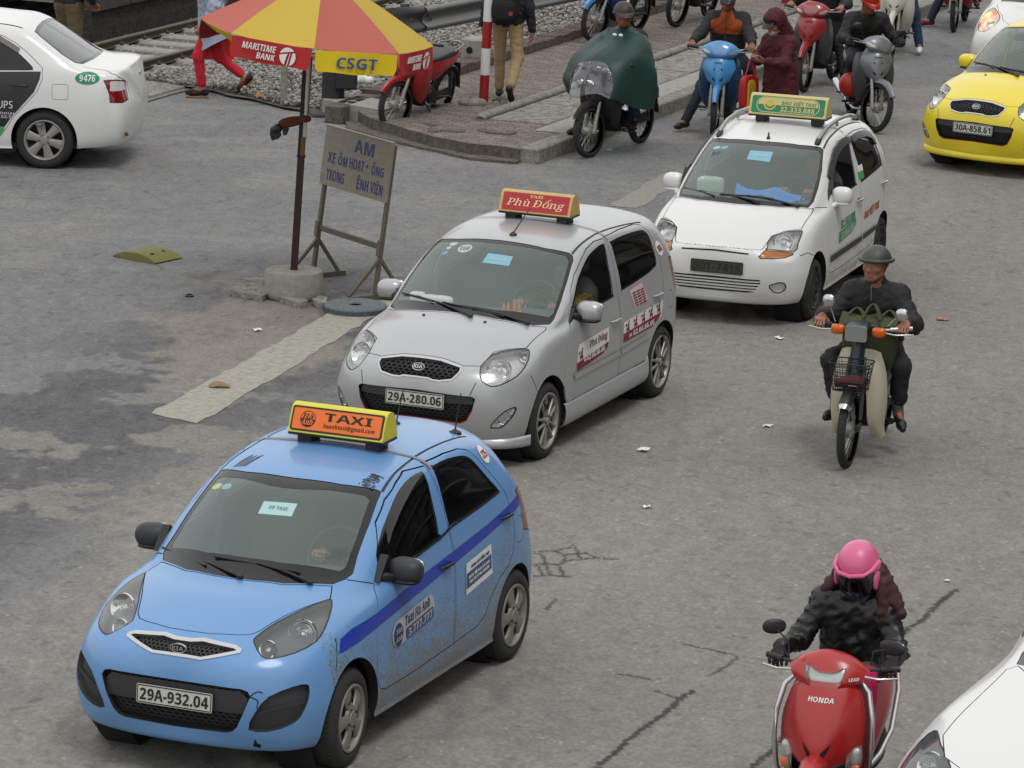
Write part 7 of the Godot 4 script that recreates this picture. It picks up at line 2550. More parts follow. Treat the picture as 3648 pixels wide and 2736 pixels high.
func noise(seed_: int,f: float,oct := 3) -> FastNoiseLite:
	var n := FastNoiseLite.new()
	n.seed = seed_
	n.frequency = f
	n.fractal_octaves = oct
	n.noise_type = FastNoiseLite.TYPE_SIMPLEX_SMOOTH
	return n

# fine grain for mineral surfaces: mottled tone about white
func grain(seed_: int,low: float,high: float,f := .25) -> ImageTexture:
	var w := 256
	var a := noise(seed_,f,2).get_seamless_image(w,w)
	var b := noise(seed_ + 1,.03,4).get_seamless_image(w,w)
	var im := Image.create(w,w,false,Image.FORMAT_RGB8)
	var rng := RandomNumberGenerator.new()
	rng.seed = seed_
	for y in w:
		for x in w:
			var k := .40 * a.get_pixel(x,y).r + .35 * b.get_pixel(x,y).r + .25 * rng.randf()
			var v := lerpf(low,high,clampf((k - .5) * 2.0 + .5,0,1))
			im.set_pixel(x,y,Color(v,v,v))
	return ImageTexture.create_from_image(im)

func mineral(key: String,c: Color,tex: Texture2D,size: float,rough := .92,bump := .6) -> StandardMaterial3D:
	var m := mat(key,c,rough,.0,{"albedo_texture": tex,"uv1_triplanar": true,"uv1_world_triplanar": true,"uv1_scale": Vector3.ONE / size})
	m.normal_enabled = true
	m.normal_texture = bumps
	m.normal_scale = bump
	return m

var bumps: ImageTexture

func road_texture() -> ImageTexture:
	var w := 1024
	var h := 1792
	var big := noise(3,.0016,4)
	var mid := noise(4,.012,4)
	var fine := noise(5,.07,3)
	var im_big := big.get_image(w,h)
	var im_mid := mid.get_image(w,h)
	var im_fine := fine.get_image(w,h)
	var db := im_big.get_data()
	var dm := im_mid.get_data()
	var df := im_fine.get_data()
	var streak := noise(6,.02,3).get_image(w,h / 6)
	streak.resize(w,h,Image.INTERPOLATE_CUBIC)
	streak = noise(6,.02,3).get_image(w / 4,h)
	streak.resize(w,h,Image.INTERPOLATE_CUBIC)
	var ds := streak.get_data()
	var rng := RandomNumberGenerator.new()
	rng.seed = 9
	var out := PackedByteArray()
	out.resize(w * h * 3)
	var i := 0
	for y in h:
		var z := -62.0 + 44.0 * y / h
		# the painted line runs from (-2.6,-30.3) to (1.6,-41.7)
		var lx := -2.6 + (z + 30.3) * -.3684
		for x in w:
			var wx := -9.0 + 18.0 * x / w
			var e := wx - lx
			var b := db[i] / 255.0 - .5
			var m := dm[i] / 255.0 - .5
			var f := df[i] / 255.0 - .5
			var s := ds[i] / 255.0 - .5
			# dry dusty lane on the right,newer blue-grey asphalt in the junction on the left
			var lane := clampf((e - .9 + b * 2.0 + m * 1.2) * 1.3,.0,1.0)
			var r := lerpf(.425,.485,lane)
			var g := lerpf(.423,.472,lane)
			var bl := lerpf(.420,.450,lane)
			# damp ground along the line,with dry islands whose edges can be seen
			var damp := clampf(1.6 - absf(e + .55 + b) * .85,.0,1.0) * clampf((z + 37.5) * .5,.0,1.0)
			var dry := clampf((m * 1.7 + f * .55 + s * .5 + .10 - damp * .22) * 9.0,.0,1.0)
			if e < 1.1:
				var k := damp * (1.0 - dry) * clampf((1.1 - e) * 2.0,.0,1.0)
				r = lerpf(r,.325,k)
				g = lerpf(g,.325,k)
				bl = lerpf(bl,.325,k)
				var near := clampf((z + 31.5 + b * 3.0) * .6,.0,1.0) * dry
				r = lerpf(r,.455,near * .8)
				g = lerpf(g,.440,near * .8)
				bl = lerpf(bl,.410,near * .8)
				if z < -36.0:
					var pale := clampf((s * 2.0 + m * .9 - .05) * 4.0,.0,1.0) * .55
					r = lerpf(r,.47,pale)
					g = lerpf(g,.462,pale)
					bl = lerpf(bl,.45,pale)
			# dust spilled round the umbrella block
			var du := 1.0 - Vector2((wx + 2.15) / 1.0,(z + 33.5) / 2.1).length() + m * .9 + f * .35
			var dk := clampf(du * 5.0,.0,1.0) * (1.0 if e < .35 else .0)
			r = lerpf(r,.475,dk * .85)
			g = lerpf(g,.448,dk * .85)
			bl = lerpf(bl,.412,dk * .85)
			# grit: pale and dark stones,dark spots
			var n := (rng.randf() - .5) * .085 + f * .035 + m * .03
			if rng.randf() < .004:
				n += .14
			if f > .27 and m < .12:
				n -= .06
			out[i * 3] = int(clampf(r + n,0,1) * 255.0)
			out[i * 3 + 1] = int(clampf(g + n,0,1) * 255.0)
			out[i * 3 + 2] = int(clampf(bl + n * .97,0,1) * 255.0)
			i += 1
	var im := Image.create_from_data(w,h,false,Image.FORMAT_RGB8,out)
	for c in [
		[2,.53,-21.99,.64,-22.25,.72,-22.49,.80,-22.70,.87,-22.85,.93,-23.00,1.01,-23.20,1.06,-23.37,1.15,-23.53],
		[1,.92,-23.51,.99,-23.43,1.06,-23.36],
		[1,1.13,-24.54,1.23,-24.46,1.36,-24.38,1.44,-24.32,1.45,-24.25,1.34,-23.99,1.27,-23.86],
		[1,.70,-23.83,.80,-23.80,.90,-23.74],
		[2,1.43,-22.08,1.48,-22.22,1.55,-22.36],
		[2,1.54,-22.34,1.77,-23.08,2.10,-23.86,2.32,-24.41,2.47,-24.72,2.58,-25.06,2.67,-25.20,2.76,-25.45,2.85,-25.71,2.99,-26.02],
		[1,.18,-26.66,.32,-26.70,.44,-26.80,.45,-26.88],
		[1,.32,-26.70,.39,-26.60,.54,-26.67,.60,-26.55,.75,-26.52],
		[1,.18,-26.31,.26,-26.37,.35,-26.33,.39,-26.44,.53,-26.51,.60,-26.55],
		[1,.18,-26.04,.29,-26.08,.39,-26.04,.43,-26.05],
		[1,.26,-26.37,.24,-26.58,.18,-26.63],
		[1,.39,-26.60,.39,-26.44],
		[1,.35,-26.33,.39,-26.04],
		[1,.47,-26.83,.48,-26.56,.53,-26.51],
		[1,.26,-26.37,.29,-26.08],
		[1,.21,-26.31,.24,-26.08],
		[1,.33,-25.50,.26,-25.21],
	]:
		for k in range(1,c.size() - 2,2):
			var a := Vector2((c[k] + 9.0) / 18.0 * w,(c[k + 1] + 62.0) / 44.0 * h)
			var b := Vector2((c[k + 2] + 9.0) / 18.0 * w,(c[k + 3] + 62.0) / 44.0 * h)
			var len_ := a.distance_to(b)
			var j := .0
			while j < len_:
				var p := a.lerp(b,j / len_) + Vector2(rng.randf() - .5,rng.randf() - .5) * .9
				for dx in (2 if c[0] == 2 and rng.randf() < .7 else 1):
					var q := Vector2i(int(p.x) + dx,int(p.y))
					im.set_pixelv(q,im.get_pixelv(q).lerp(Color(.20,.195,.185),.85 if c[0] == 2 else .6))
				j += .5
	return ImageTexture.create_from_image(im)

func flat_poly(pts: PackedVector2Array,h: float,side := .0) -> G:
	var g := G.new()
	var ix := Geometry2D.triangulate_polygon(pts)
	for k in range(0,ix.size(),3):
		g.flat(Vector3(pts[ix[k]].x,h,pts[ix[k]].y),Vector3(pts[ix[k + 1]].x,h,pts[ix[k + 1]].y),Vector3(pts[ix[k + 2]].x,h,pts[ix[k + 2]].y),Vector3.UP)
	if side > .0:
		var cw := Geometry2D.is_polygon_clockwise(pts)
		for k in pts.size():
			var a := pts[k]
			var b := pts[(k + 1) % pts.size()]
			var d := (b - a).normalized()
			var o := Vector2(-d.y,d.x) if cw else Vector2(d.y,-d.x)
			g.quad(Vector3(a.x,h,a.y),Vector3(b.x,h,b.y),Vector3(b.x,h - side,b.y),Vector3(a.x,h - side,a.y),Vector3(o.x,0,o.y))
	return g

# ragged outline between the given corners
func ragged(pts: PackedVector2Array,step: float,amp: float,seed_: int) -> PackedVector2Array:
	var rng := RandomNumberGenerator.new()
	rng.seed = seed_
	var r := PackedVector2Array()
	for k in pts.size():
		var a := pts[k]
		var b := pts[(k + 1) % pts.size()]
		var n := maxi(1,int(a.distance_to(b) / step))
		for i in n:
			r.append(a.lerp(b,float(i) / n) + Vector2(rng.randf() - .5,rng.randf() - .5) * amp)
	return r

func kpoly(a: Array) -> PackedVector2Array:
	var p := PackedVector2Array()
	for k in range(0,a.size(),2):
		var q := kp(a[k],a[k + 1])
		p.append(Vector2(q.x,q.z))
	return p

func kbox(g: G,s0: float,s1: float,d0: float,d1: float,h0: float,h1: float,ch := .01,tilt := .0) -> void:
	g.box(kp((s0 + s1) * .5,(d0 + d1) * .5,(h0 + h1) * .5),Vector3(absf(d1 - d0),absf(h1 - h0),absf(s1 - s0)),Basis(Vector3.UP,atan2(KU.x,KU.z)) * Basis(Vector3.RIGHT,tilt),ch)

func place() -> void:
	bumps = ImageTexture.create_from_image(bump_image())
	var g1 := grain(21,.78,1.12)
	var g2 := grain(25,.55,1.2,.12)
	mineral("kerbstone",Color(.55,.54,.495),g2,.9)
	mineral("slab",Color(.56,.545,.515),g2,1.3)
	mineral("concrete",Color(.585,.575,.535),g1,.8)
	mineral("brick",Color(.40,.345,.32),g2,.5)
	mineral("stone",Color(.47,.45,.42),g2,.35,.95,1.0)
	mineral("dirt",Color(.40,.375,.335),g2,1.0)
	mineral("wall",Color(.21,.19,.165),grain(31,.35,1.35,.06),1.6)
	mineral("paintline",Color(.62,.605,.56),g1,.7)
	mineral("rust",Color(.28,.235,.19),g1,.4,.7)
	mat("rail_top",Color(.42,.39,.33),.45,.6)
	var rm := mat("asphalt",Color.WHITE,.9,.0,{"albedo_texture": road_texture()})
	rm.detail_enabled = true
	rm.detail_blend_mode = BaseMaterial3D.BLEND_MODE_MUL
	rm.detail_albedo = grain(41,.90,1.11,.45)
	rm.detail_uv_layer = BaseMaterial3D.DETAIL_UV_2
	rm.uv2_triplanar = true
	rm.uv2_world_triplanar = true
	rm.uv2_scale = Vector3.ONE / 1.6
	rm.normal_enabled = true
	rm.normal_texture = bumps
	rm.normal_scale = .35
	var g := G.new()
	var c := [Vector3(-9,0,-62),Vector3(9,0,-62),Vector3(9,0,-18),Vector3(-9,0,-18)]
	g.tri(c[0],c[1],c[2],Vector3.UP,Vector3.UP,Vector3.UP,Vector2(0,0),Vector2(1,0),Vector2(1,1))
	g.tri(c[0],c[2],c[3],Vector3.UP,Vector3.UP,Vector3.UP,Vector2(0,0),Vector2(1,1),Vector2(0,1))
	struct("road",g,rm)
	mineral("far_ground",Color(.44,.435,.425),g1,2.0)
	g = G.new()
	g.quad(Vector3(-160,-.012,60),Vector3(160,-.012,60),Vector3(160,-.012,-260),Vector3(-160,-.012,-260),Vector3.UP)
	struct("ground",g,M.far_ground)
	# painted line,worn at its edges
	var lines := G.new()
	lines.add(flat_poly(ragged(pv2([-2.78,-30.43,-2.38,-30.14,-1.02,-35.0,-1.40,-35.05]),.16,.045,2),.004))
	struct("road_marking",lines,M.paintline)
	lines = G.new()
	lines.add(flat_poly(ragged(pv2([.92,-40.1,1.20,-40.0,1.82,-42.1,1.55,-42.2]),.2,.06,3),.004))
	mineral("paintline_faint",Color(.54,.53,.50),g1,.5)
	struct("road_marking",lines,M.paintline_faint)
	# pavement
	var pav := mat("pavers",Color.WHITE,.9,.0,{"albedo_texture": paver_image(false),"uv1_scale": Vector3(1,1,1)})
	pav.normal_enabled = true
	pav.normal_texture = paver_image(true)
	pav.normal_scale = 1.0
	var edge := kpoly([-.30,.22,15.5,.22,15.5,2.9,1.25,2.9,.60,2.35,.35,1.9,-.05,1.35,-.25,.8])
	edge = ragged(edge,.22,.07,5)
	struct("pavement_edge",flat_poly(edge,.139,.15),M.dirt)
	g = flat_poly(edge,.143)
	for i in g.v.size():
		var q := g.v[i] - KO
		g.uv[i] = Vector2(q.dot(KN),q.dot(KU))
	var pv_ := struct("pavement",g,pav)
	g = flat_poly(ragged(kpoly([-.45,.2,1.2,.2,1.6,3.1,.65,2.7,.1,1.9,-.25,1.2,-.5,.7]),.2,.06,8),.03,.035)
	struct("broken_verge",g,M.dirt)
	var kerb := G.new()
	kbox(kerb,-.2,15.5,.02,.20,.0,.10)
	var ko := struct("kerb",kerb,M.dirt)
	var rng := RandomNumberGenerator.new()
	rng.seed = 12
	for k in 16:
		g = G.new()
		var s := -.32 + k * .99
		kbox(g,s,s + .975,.0,.225,-.02,.158 + rng.randf() * .006,.016,(rng.randf() - .5) * .006)
		part("kerb_stone",g,M.kerbstone,ko)
	g = flat_poly(kpoly([.9,.22,15.5,.22,15.5,.56,.9,.56]),.148)
	var strip := struct("slab_strip",g,M.concrete)
	for k in 21:
		var s := 1.35 + k * .66
		g = G.new()
		kbox(g,s,s + .635,.57,1.27,.08,.153 + rng.randf() * .012,.012,(rng.randf() - .5) * .016)
		part("slab",g,M.slab,strip)
	var ed := struct("edging",flat_poly(kpoly([1.2,1.28,15.5,1.28,15.5,1.44,1.2,1.44]),.146),M.dirt)
	for k in 10:
		g = G.new()
		var s := 1.3 + k * 1.4
		g.tube([kp(s,1.36,.15),kp(s + .03,1.36,.165),kp(s + 1.34,1.36,.165),kp(s + 1.37,1.36,.15)],[.05,.068,.068,.05],10,true,1.0,.75)
		part("edging_stone",g,M.kerbstone,ed)
	g = G.new()
	kbox(g,.95,15.5,2.88,3.10,.0,.20)
	var bk := struct("brick_kerb",g,M.dirt)
	for k in 118:
		g = G.new()
		var s := 2.0 + k * .113
		kbox(g,s,s + .104,2.86 + rng.randf() * .02,3.13,.13,.245 + rng.randf() * .02,.008,(rng.randf() - .5) * .05)
		part("brick",g,M.brick,bk)
	# low concrete step at the corner by the umbrella
	g = G.new()
	var stp := pv2([-2.25,-45.30,-1.95,-44.98,-1.55,-44.62,-1.35,-44.9,-1.55,-45.35,-1.95,-45.7])
	g.add(flat_poly(ragged(stp,.18,.04,11),.20,.22))
	single("concrete_step",g,M.concrete,"low broken concrete step at the pavement corner behind the umbrella pole","step")
	# displaced pavers along the broken end
	for k in 7:
		g = G.new()
		g.box(kp(-.05 + rng.randf() * .9,.5 + rng.randf() * 1.2,.139 + rng.randf() * .008),Vector3(.19,.03,.10),Basis(Vector3.UP,rng.randf() * 6.0) * Basis(Vector3.RIGHT,(rng.randf() - .5) * .16),.008)
		part("paver",g,M.brick,pv_)
	# ballast bed and stones
	g = flat_poly(ragged(kpoly([1.35,3.05,18,3.05,18,8.2,2.65,8.2,2.5,6.0,2.3,5.4,1.9,4.5,1.5,3.9]),.3,.1,14),.03)
	struct("ballast_bed",g,M.dirt)
	var stone := G.new()
	stone.ball(Vector3.ZERO,Vector3(.5,.36,.42),Basis(),3,5)
	for i in range(0,stone.v.size(),3):
		var m := (stone.v[i + 1] - stone.v[i]).cross(stone.v[i + 2] - stone.v[i]).normalized()
		for e in 3:
			stone.n[i + e] = -m
	var sm := mat("ballast_stone",Color(1,1,1),.95,.0,{"vertex_color_use_as_albedo": true})
	var poly := kpoly([1.5,3.14,17,3.14,17,8.05,2.7,8.05,2.55,6.0,2.4,5.4,2.0,4.5,1.6,3.9])
	var mm := MultiMesh.new()
	mm.transform_format = MultiMesh.TRANSFORM_3D
	mm.use_colors = true
	mm.mesh = stone.mesh()
	var put_ := []
	for k in 46000:
		var p := kp(1.5 + rng.randf() * 14.5,3.14 + rng.randf() * 4.95)
		if Geometry2D.is_point_in_polygon(Vector2(p.x,p.z),poly):
			var q := p - KO
			var d := q.dot(KN)
			var heap := .05 + .07 * exp(-pow(d - 4.3,2) * 1.2) + .03 * sin(p.x * 3.1) * cos(p.z * 2.3)
			if d > 6.3 and d < 8.0:
				heap = .015
			put_.append(p + Vector3(0,heap * rng.randf_range(.5,1.0),0))
	mm.instance_count = put_.size()
	for k in put_.size():
		var s := rng.randf_range(.035,.075) * (1.35 if rng.randf() < .08 else 1.0)
		mm.set_instance_transform(k,Transform3D(Basis.from_euler(Vector3(rng.randf() * 6,rng.randf() * 6,rng.randf() * 6)).scaled(Vector3(s,s * rng.randf_range(.7,1.0),s)),put_[k]))
		var v := rng.randf_range(.10,.34)
		mm.set_instance_color(k,Color(v * 1.03,v * rng.randf_range(.95,1.0),v * rng.randf_range(.84,.95)))
	var mi := MultiMeshInstance3D.new()
	mi.name = "ballast"
	mi.multimesh = mm
	mi.material_override = sm
	add_child(mi)
	mi.set_meta("kind","stuff")
	mi.set_meta("label","grey ballast stones heaped beside the rails")
	mi.set_meta("category","gravel")
	# track: sleepers and rails; the rails run on into the crossing
	var tr := thing("railway_track","rusty metre-gauge railway track on concrete sleepers","railway track")
	for k in 25:
		var s := 2.74 + k * .62
		g = G.new()
		kbox(g,s,s + .26,6.2,8.08,-.06,.05 + rng.randf() * .01,.02)
		for d in [6.56,7.72]:
			kbox(g,s + .03,s + .23,d - .13,d + .13,.04,.07,.012)
		part("sleeper",g,M.concrete,tr)
	for d in [6.56,7.72]:
		g = G.new()
		for q in [[.055,.055,.065],[.009,.06,.125]]:
			kbox(g,2.45,16,d - q[0],d + q[0],q[1],q[2],.003)
		var r := part("rail",g,M.rust,tr)
		g = G.new()
		kbox(g,2.45,16,d - .032,d + .032,.12,.155,.008)
		part("rail_head",g,M.rail_top,r)
		g = G.new()
		for k in 22:
			var s := 2.74 + k * .62 + .13
			for e in [-1.0,1.0]:
				g.box(kp(s,d + e * .075,.085),Vector3(.05,.03,.05),Basis(),.01)
				g.tube([kp(s - .04,d + e * .10,.09),kp(s,d + e * .06,.115),kp(s + .04,d + e * .10,.09)],[.009],5)
		part("rail_clips",g,M.rust,r)
	# crossing slabs
	g = flat_poly(ragged(kpoly([-9,5.45,2.3,5.45,2.5,7.2,2.6,14,-9,14]),.5,.02,17),.012)
	var cs := struct("crossing",g,M.far_ground)
	for k in 7:
		for d in [[5.56,6.45],[6.68,7.6],[7.84,8.5]]:
			g = G.new()
			kbox(g,-4.0 + k * 1.1,-4.0 + k * 1.1 + 1.08,d[0],d[1],-.06,.03,.01)
			if -4.0 + k * 1.1 + 1.08 < 2.6:
				part("crossing_slab",g,M.slab,cs)
	# low wall with coping,iron fence on it
	var wl := thing("platform_wall","dark stained low concrete wall with a stone coping behind the rails","wall")
	g = G.new()
	kbox(g,4.9,20,8.16,8.5,-.1,.42,.01)
	part("wall",g,M.wall,wl)
	for k in 16:
		g = G.new()
		kbox(g,4.9 + k * .95,4.9 + k * .95 + .94,8.10,8.62,.42,.60 + rng.randf() * .01,.015)
		part("coping_stone",g,mineral("coping",Color(.29,.27,.235),g2,.8) if k == 0 else M.coping,wl)
	g = flat_poly(kpoly([4.9,8.6,22,8.6,22,16,4.9,16]),.5)
	struct("platform",g,M.dirt)
	var fe := thing("iron_fence","dark rusty iron fence along the platform behind the low wall","fence")
	for k in 64:
		g = G.new()
		kbox(g,4.9 + k * .2,4.9 + k * .2 + .035,8.66,8.70,.5,1.9,.004)
		part("fence_bar",g,M.rust,fe)
	for h in [.72,1.75]:
		g = G.new()
		kbox(g,4.9,18,8.655,8.705,h,h + .05,.004)
		part("fence_rail",g,M.rust,fe)
	# what grows and lies behind the fence
	var lf := G.new()
	for k in 5200:
		var p := kp(4.9 + rng.randf() * 12.0,9.0 + rng.randf() * 1.3,.5 + rng.randf() * rng.randf() * 1.4)
		var b := Basis.from_euler(Vector3(rng.randf() * 6,rng.randf() * 6,rng.randf() * 6))
		var s := rng.randf_range(.03,.07)
		lf.flat(p + b.x * s,p + b.y * s * .6,p - b.x * s,Vector3.UP)
		lf.flat(p + b.x * s,p - b.y * s * .6,p - b.x * s,Vector3.UP)
	var hd := MeshInstance3D.new()
	hd.name = "undergrowth"
	hd.mesh = lf.mesh()
	hd.material_override = mat("dark_leaf",Color(.17,.185,.12),.9)
	add_child(hd)
	hd.set_meta("kind","stuff")
	hd.set_meta("label","dark undergrowth behind the iron fence")
	hd.set_meta("category","plants")
	for k in 5:
		g = G.new()
		var p := kp(5.5 + k * 1.9,9.25 + .3 * (k % 2),.5)
		pillow(g,p + Vector3(0,.28,0),Vector3(.22 + .05 * (k % 3),.28,.2),Basis(Vector3.UP,k),4.0)
		single("sack",g,mat("sack%d" % k,[Color(.42,.26,.2),Color(.36,.35,.3),Color(.25,.33,.36),Color(.45,.38,.22),Color(.3,.2,.2)][k],.9),["rust red","grey","slate blue","ochre","dark maroon"][k] + " sack standing behind the iron fence","sack")
	# weeds at the step
	var wd := G.new()
	for k in 420:
		var p := Vector3(-1.72 + rng.randf() * .42,0,-44.72 + rng.randf() * .28)
		p.z += (p.x + 1.5) * .8
		wd.flat(p + Vector3(-.006,0,0),p + Vector3(.006,0,0),p + Vector3(rng.randf_range(-.06,.06),rng.randf_range(.04,.13),rng.randf_range(-.05,.06)),Vector3(0,.3,1))
	var wi := MeshInstance3D.new()
	wi.name = "weeds"
	wi.mesh = wd.mesh()
	wi.material_override = mat("weed",Color(.20,.24,.12),.9)
	add_child(wi)
	wi.set_meta("kind","stuff")
	wi.set_meta("label","green weeds at the foot of the concrete step")
	wi.set_meta("category","plants")

func bump_image() -> Image:
	var im := noise(77,.2,4).get_seamless_image(256,256)
	im.convert(Image.FORMAT_RGBA8)
	im.bump_map_to_normal_map(3.0)
	return im

# wavy interlocking pavers,one square metre
func paver_image(as_normal: bool) -> ImageTexture:
	var w := 512
	var im := Image.create(w,w,false,Image.FORMAT_RGBA8)
	var n := noise(51,.03,4).get_seamless_image(w,w)
	var f := noise(52,.2,3).get_seamless_image(w,w)
	for y in w:
		for x in w:
			var u := float(x) / w * 5.0
			var v := float(y) / w * 9.0
			var row := floorf(v + .10 * sin(u * TAU))
			var vv := v + .10 * sin(u * TAU) - row
			var uu := u + .5 * fposmod(row,2.0) + .05 * sin(v * TAU)
			var col := floorf(uu)
			uu -= col
			var d := minf(minf(uu,1.0 - uu) / 5.0,minf(vv,1.0 - vv) / 9.0)
			var j := clampf(d / .007,.0,1.0)
			if as_normal:
				var hgt := j * .7 + .3 * f.get_pixel(x,y).r
				im.set_pixel(x,y,Color(hgt,hgt,hgt))
			else:
				var t := .9 + .2 * fposmod(sin(row * 12.9 + fposmod(col,5.0) * 78.2) * 437.5,1.0)
				var k := (.62 + .38 * j) * t * (.72 + .30 * n.get_pixel(x,y).r + .26 * f.get_pixel(x,y).r)
				im.set_pixel(x,y,Color(.43 * k,.39 * k,.36 * k))
	if as_normal:
		im.bump_map_to_normal_map(6.0)
	return ImageTexture.create_from_image(im)

# the houses across the road,right of the picture; the cars' side windows mirror them
func shop_houses() -> void:
	var tones := [Color(.48,.44,.36),Color(.40,.43,.42),Color(.52,.46,.40),Color(.36,.33,.30),Color(.47,.47,.43),Color(.44,.38,.30)]
	for k in 6:
		var z := -4.0 - k * 9.5
		var tall := 9.0 + 3.0 * (k % 3)
		var t := thing("shop_house","%s narrow shop house in the row across the road" % [["tan","grey green","pale brown","dark","pale grey","ochre"][k]],"house",Vector3(15.0 + .3 * (k % 2),0,z))
		t.rotation.y = -.12
		var g := G.new()
		g.box(Vector3(4,tall * .5,0),Vector3(8,tall,9.3),Basis(),.05)
		part("wall",g,mat("house%d" % k,tones[k],.9),t)
		for f in int(tall / 3.0):
			for w in 3:
				g = G.new()
				g.box(Vector3(-.03,f * 3.0 + 1.7,-3.0 + w * 3.0),Vector3(.12,2.0 if f else 2.8,1.9),Basis(),.02)
				var fr := part("window" if f else "shop_front",g,M.seam,t)
				g = G.new()
				g.box(Vector3(-.10,f * 3.0 + 1.7,-3.0 + w * 3.0),Vector3(.03,1.8 if f else 2.5,1.7),Basis(),.01)
				part("pane",g,M.frit,fr)
			g = G.new()
			g.box(Vector3(-.6,f * 3.0 + 3.0,0),Vector3(1.3,.15,9.0),Basis(),.03)
			part("balcony",g,M.concrete,t)

# ---------------------------------------------------------------- street things
func street_things() -> void:
	var rng := RandomNumberGenerator.new()
	rng.seed = 33
	# concrete block that holds the umbrella
	var g := G.new()
	var seg := 36
	g.lathe([Vector2(.0,.0),Vector2(.24,.0),Vector2(.258,.02),Vector2(.262,.05),Vector2(.256,.225),Vector2(.248,.243),Vector2(.0,.247)],Vector3.ZERO,Vector3.UP,seg)
	single("concrete_drum",g,M.concrete,"round concrete block holding the umbrella pole","block",Vector3(-1.95,.004,-35.06))
	umbrella()
	sign_stand()
	# broken slabs round the block
	var sl := [[[-2.51,-35.03,-2.45,-35.51,-2.24,-35.38,-2.18,-34.91,-2.21,-34.81],"flat cracked slab left of the umbrella block, the larger one in front"],[[-2.46,-35.56,-2.26,-35.80,-2.20,-35.45,-2.26,-35.40],"grey slab left of the umbrella block, the smaller one behind"],[[-2.06,-34.79,-1.87,-34.88,-1.80,-34.66,-1.86,-34.55],"thin brown slab under the front of the umbrella block"],[[-1.77,-34.75,-1.71,-34.93,-1.64,-34.85,-1.64,-34.59,-1.71,-34.56],"small pale slab between the umbrella block and the round disc"]]
	for q in sl:
		single("slab_piece",flat_poly(pv2(q[0]),.055,.054),M.slab,q[1],"slab")
	g = G.new()
	g.lathe([Vector2(.055,.052),Vector2(.06,.062),Vector2(.12,.066),Vector2(.15,.074),Vector2(.19,.072),Vector2(.20,.066),Vector2(.245,.066),Vector2(.268,.060),Vector2(.275,.05),Vector2(.275,.004),Vector2(.0,.004)],Vector3.ZERO,Vector3.UP,40)
	var d := single("disc",g,mineral("disc_grey",Color(.42,.44,.45),grain(61,.7,1.15),.4),"round grey disc with a hole lying between the umbrella block and the silver taxi","disc",Vector3(-1.38,0,-34.55))
	g = G.new()
	g.lathe([Vector2(.2765,.012),Vector2(.2765,.044)],Vector3.ZERO,Vector3.UP,40)
	part("rim_paint",g,mineral("disc_blue",Color(.30,.36,.40),grain(62,.6,1.2),.3),d)
	# speed bump piece
	g = G.new()
	var rows := []
	for i in 7:
		var x := -.26 + .52 * i / 6.0
		var row := []
		for k in 5:
			var z := -.19 + .38 * k / 4.0
			row.append(Vector3(x,.008 + .062 * (1.0 - pow(absf(x) / .26,2.2)),z))
		rows.append(row)
	g.patch(rows,2,2,.0)
	for e in [-1.0,1.0]:
		for i in 6:
			var x0 := -.26 + .52 * i / 6.0
			var x1 := -.26 + .52 * (i + 1) / 6.0
			g.quad(Vector3(x0,0,.19 * e),Vector3(x1,0,.19 * e),Vector3(x1,.008 + .062 * (1.0 - pow(absf(x1) / .26,2.2)),.19 * e),Vector3(x0,.008 + .062 * (1.0 - pow(absf(x0) / .26,2.2)),.19 * e),Vector3(0,0,e))
	var hp := single("speed_bump",g,mineral("bump_yellow",Color(.47,.45,.24),grain(63,.75,1.15),.25),"loose dirty yellow speed bump piece lying on the open asphalt","speed bump",Vector3(-3.39,.004,-36.68),-.62)
	g = G.new()
	for e in [[-.06,.1],[.10,-.1],[.12,.08]]:
		g.lathe([Vector2(.022,.0),Vector2(.016,.004),Vector2(0,.002)],Vector3(e[0],.062,e[1]),Vector3.UP,10)
	part("bolt_holes",g,M.seam,hp)
	# red and white pole
	var p := thing("striped_pole","red and white striped pole on the pavement","pole",Vector3(-.42,.15,-45.75))
	p.rotation.z = -.025
	for k in 8:
		g = G.new()
		g.bar(Vector3(0,.01 + k * .305,0),Vector3(0,.315 + k * .305,0),.0535,.0535,20)
		part("band",g,mat("pole_red",Color(.56,.07,.09),.45) if k == 0 else (M.pole_red if k % 2 == 0 else mat("pole_white",Color(.80,.80,.79),.45)),p)
	g = G.new()
	for e in [-1.0,1.0]:
		g.tube([Vector3(.10 * e,.02,.0),Vector3(.15 * e,.035,-.03),Vector3(.19 * e,.02,-.02),Vector3(.19 * e,-.01,.02)],[.012],6)
	part("foot_irons",g,M.rust,p)
	g = G.new()
	pillow(g,Vector3.ZERO,Vector3(.16,.05,.12),Basis(),3.0)
	single("stone",g,M.kerbstone,"rough stone lying against the foot of the striped pole","stone",Vector3(-.54,.16,-45.60),.3)
	# guard rail: a steel beam with a folded profile,from a dark end plate up to the right
	var gr := thing("guard_rail","grey steel crash barrier beam above the ballast","barrier")
	var prof := [[-.155,.02],[-.13,.055],[-.085,.06],[-.04,.0],[.04,.0],[.085,.06],[.13,.055],[.155,.02]]
	g = G.new()
	rows = []
	for s in [.0,.5,1.0,3.0,6.0]:
		var row := []
		for q in prof:
			row.append(kp(5.75 + s,4.02 - s * .17 - q[1],.56 + q[0] + s * .012))
		rows.append(row)
	g.patch(rows,2,2,.006,kp(8,5,.5))
	part("beam",g,mat("galvanised",Color(.47,.48,.47),.5,.45),gr)
	g = G.new()
	rows = []
	for s in [-1.1,-.6,-.1,.12]:
		var row := []
		for q in prof:
			var f := clampf((-s) * 2.0,.0,1.0)
			row.append(kp(5.75 + s,4.03 + .15 * f - q[1] * (1.0 - f),.56 + q[0] * (1.0 + .25 * f)))
		rows.append(row)
	g.patch(rows,2,2,.006,kp(8,5,.5))
	part("end_plate",g,mat("end_grey",Color(.30,.315,.31),.6,.2),gr)
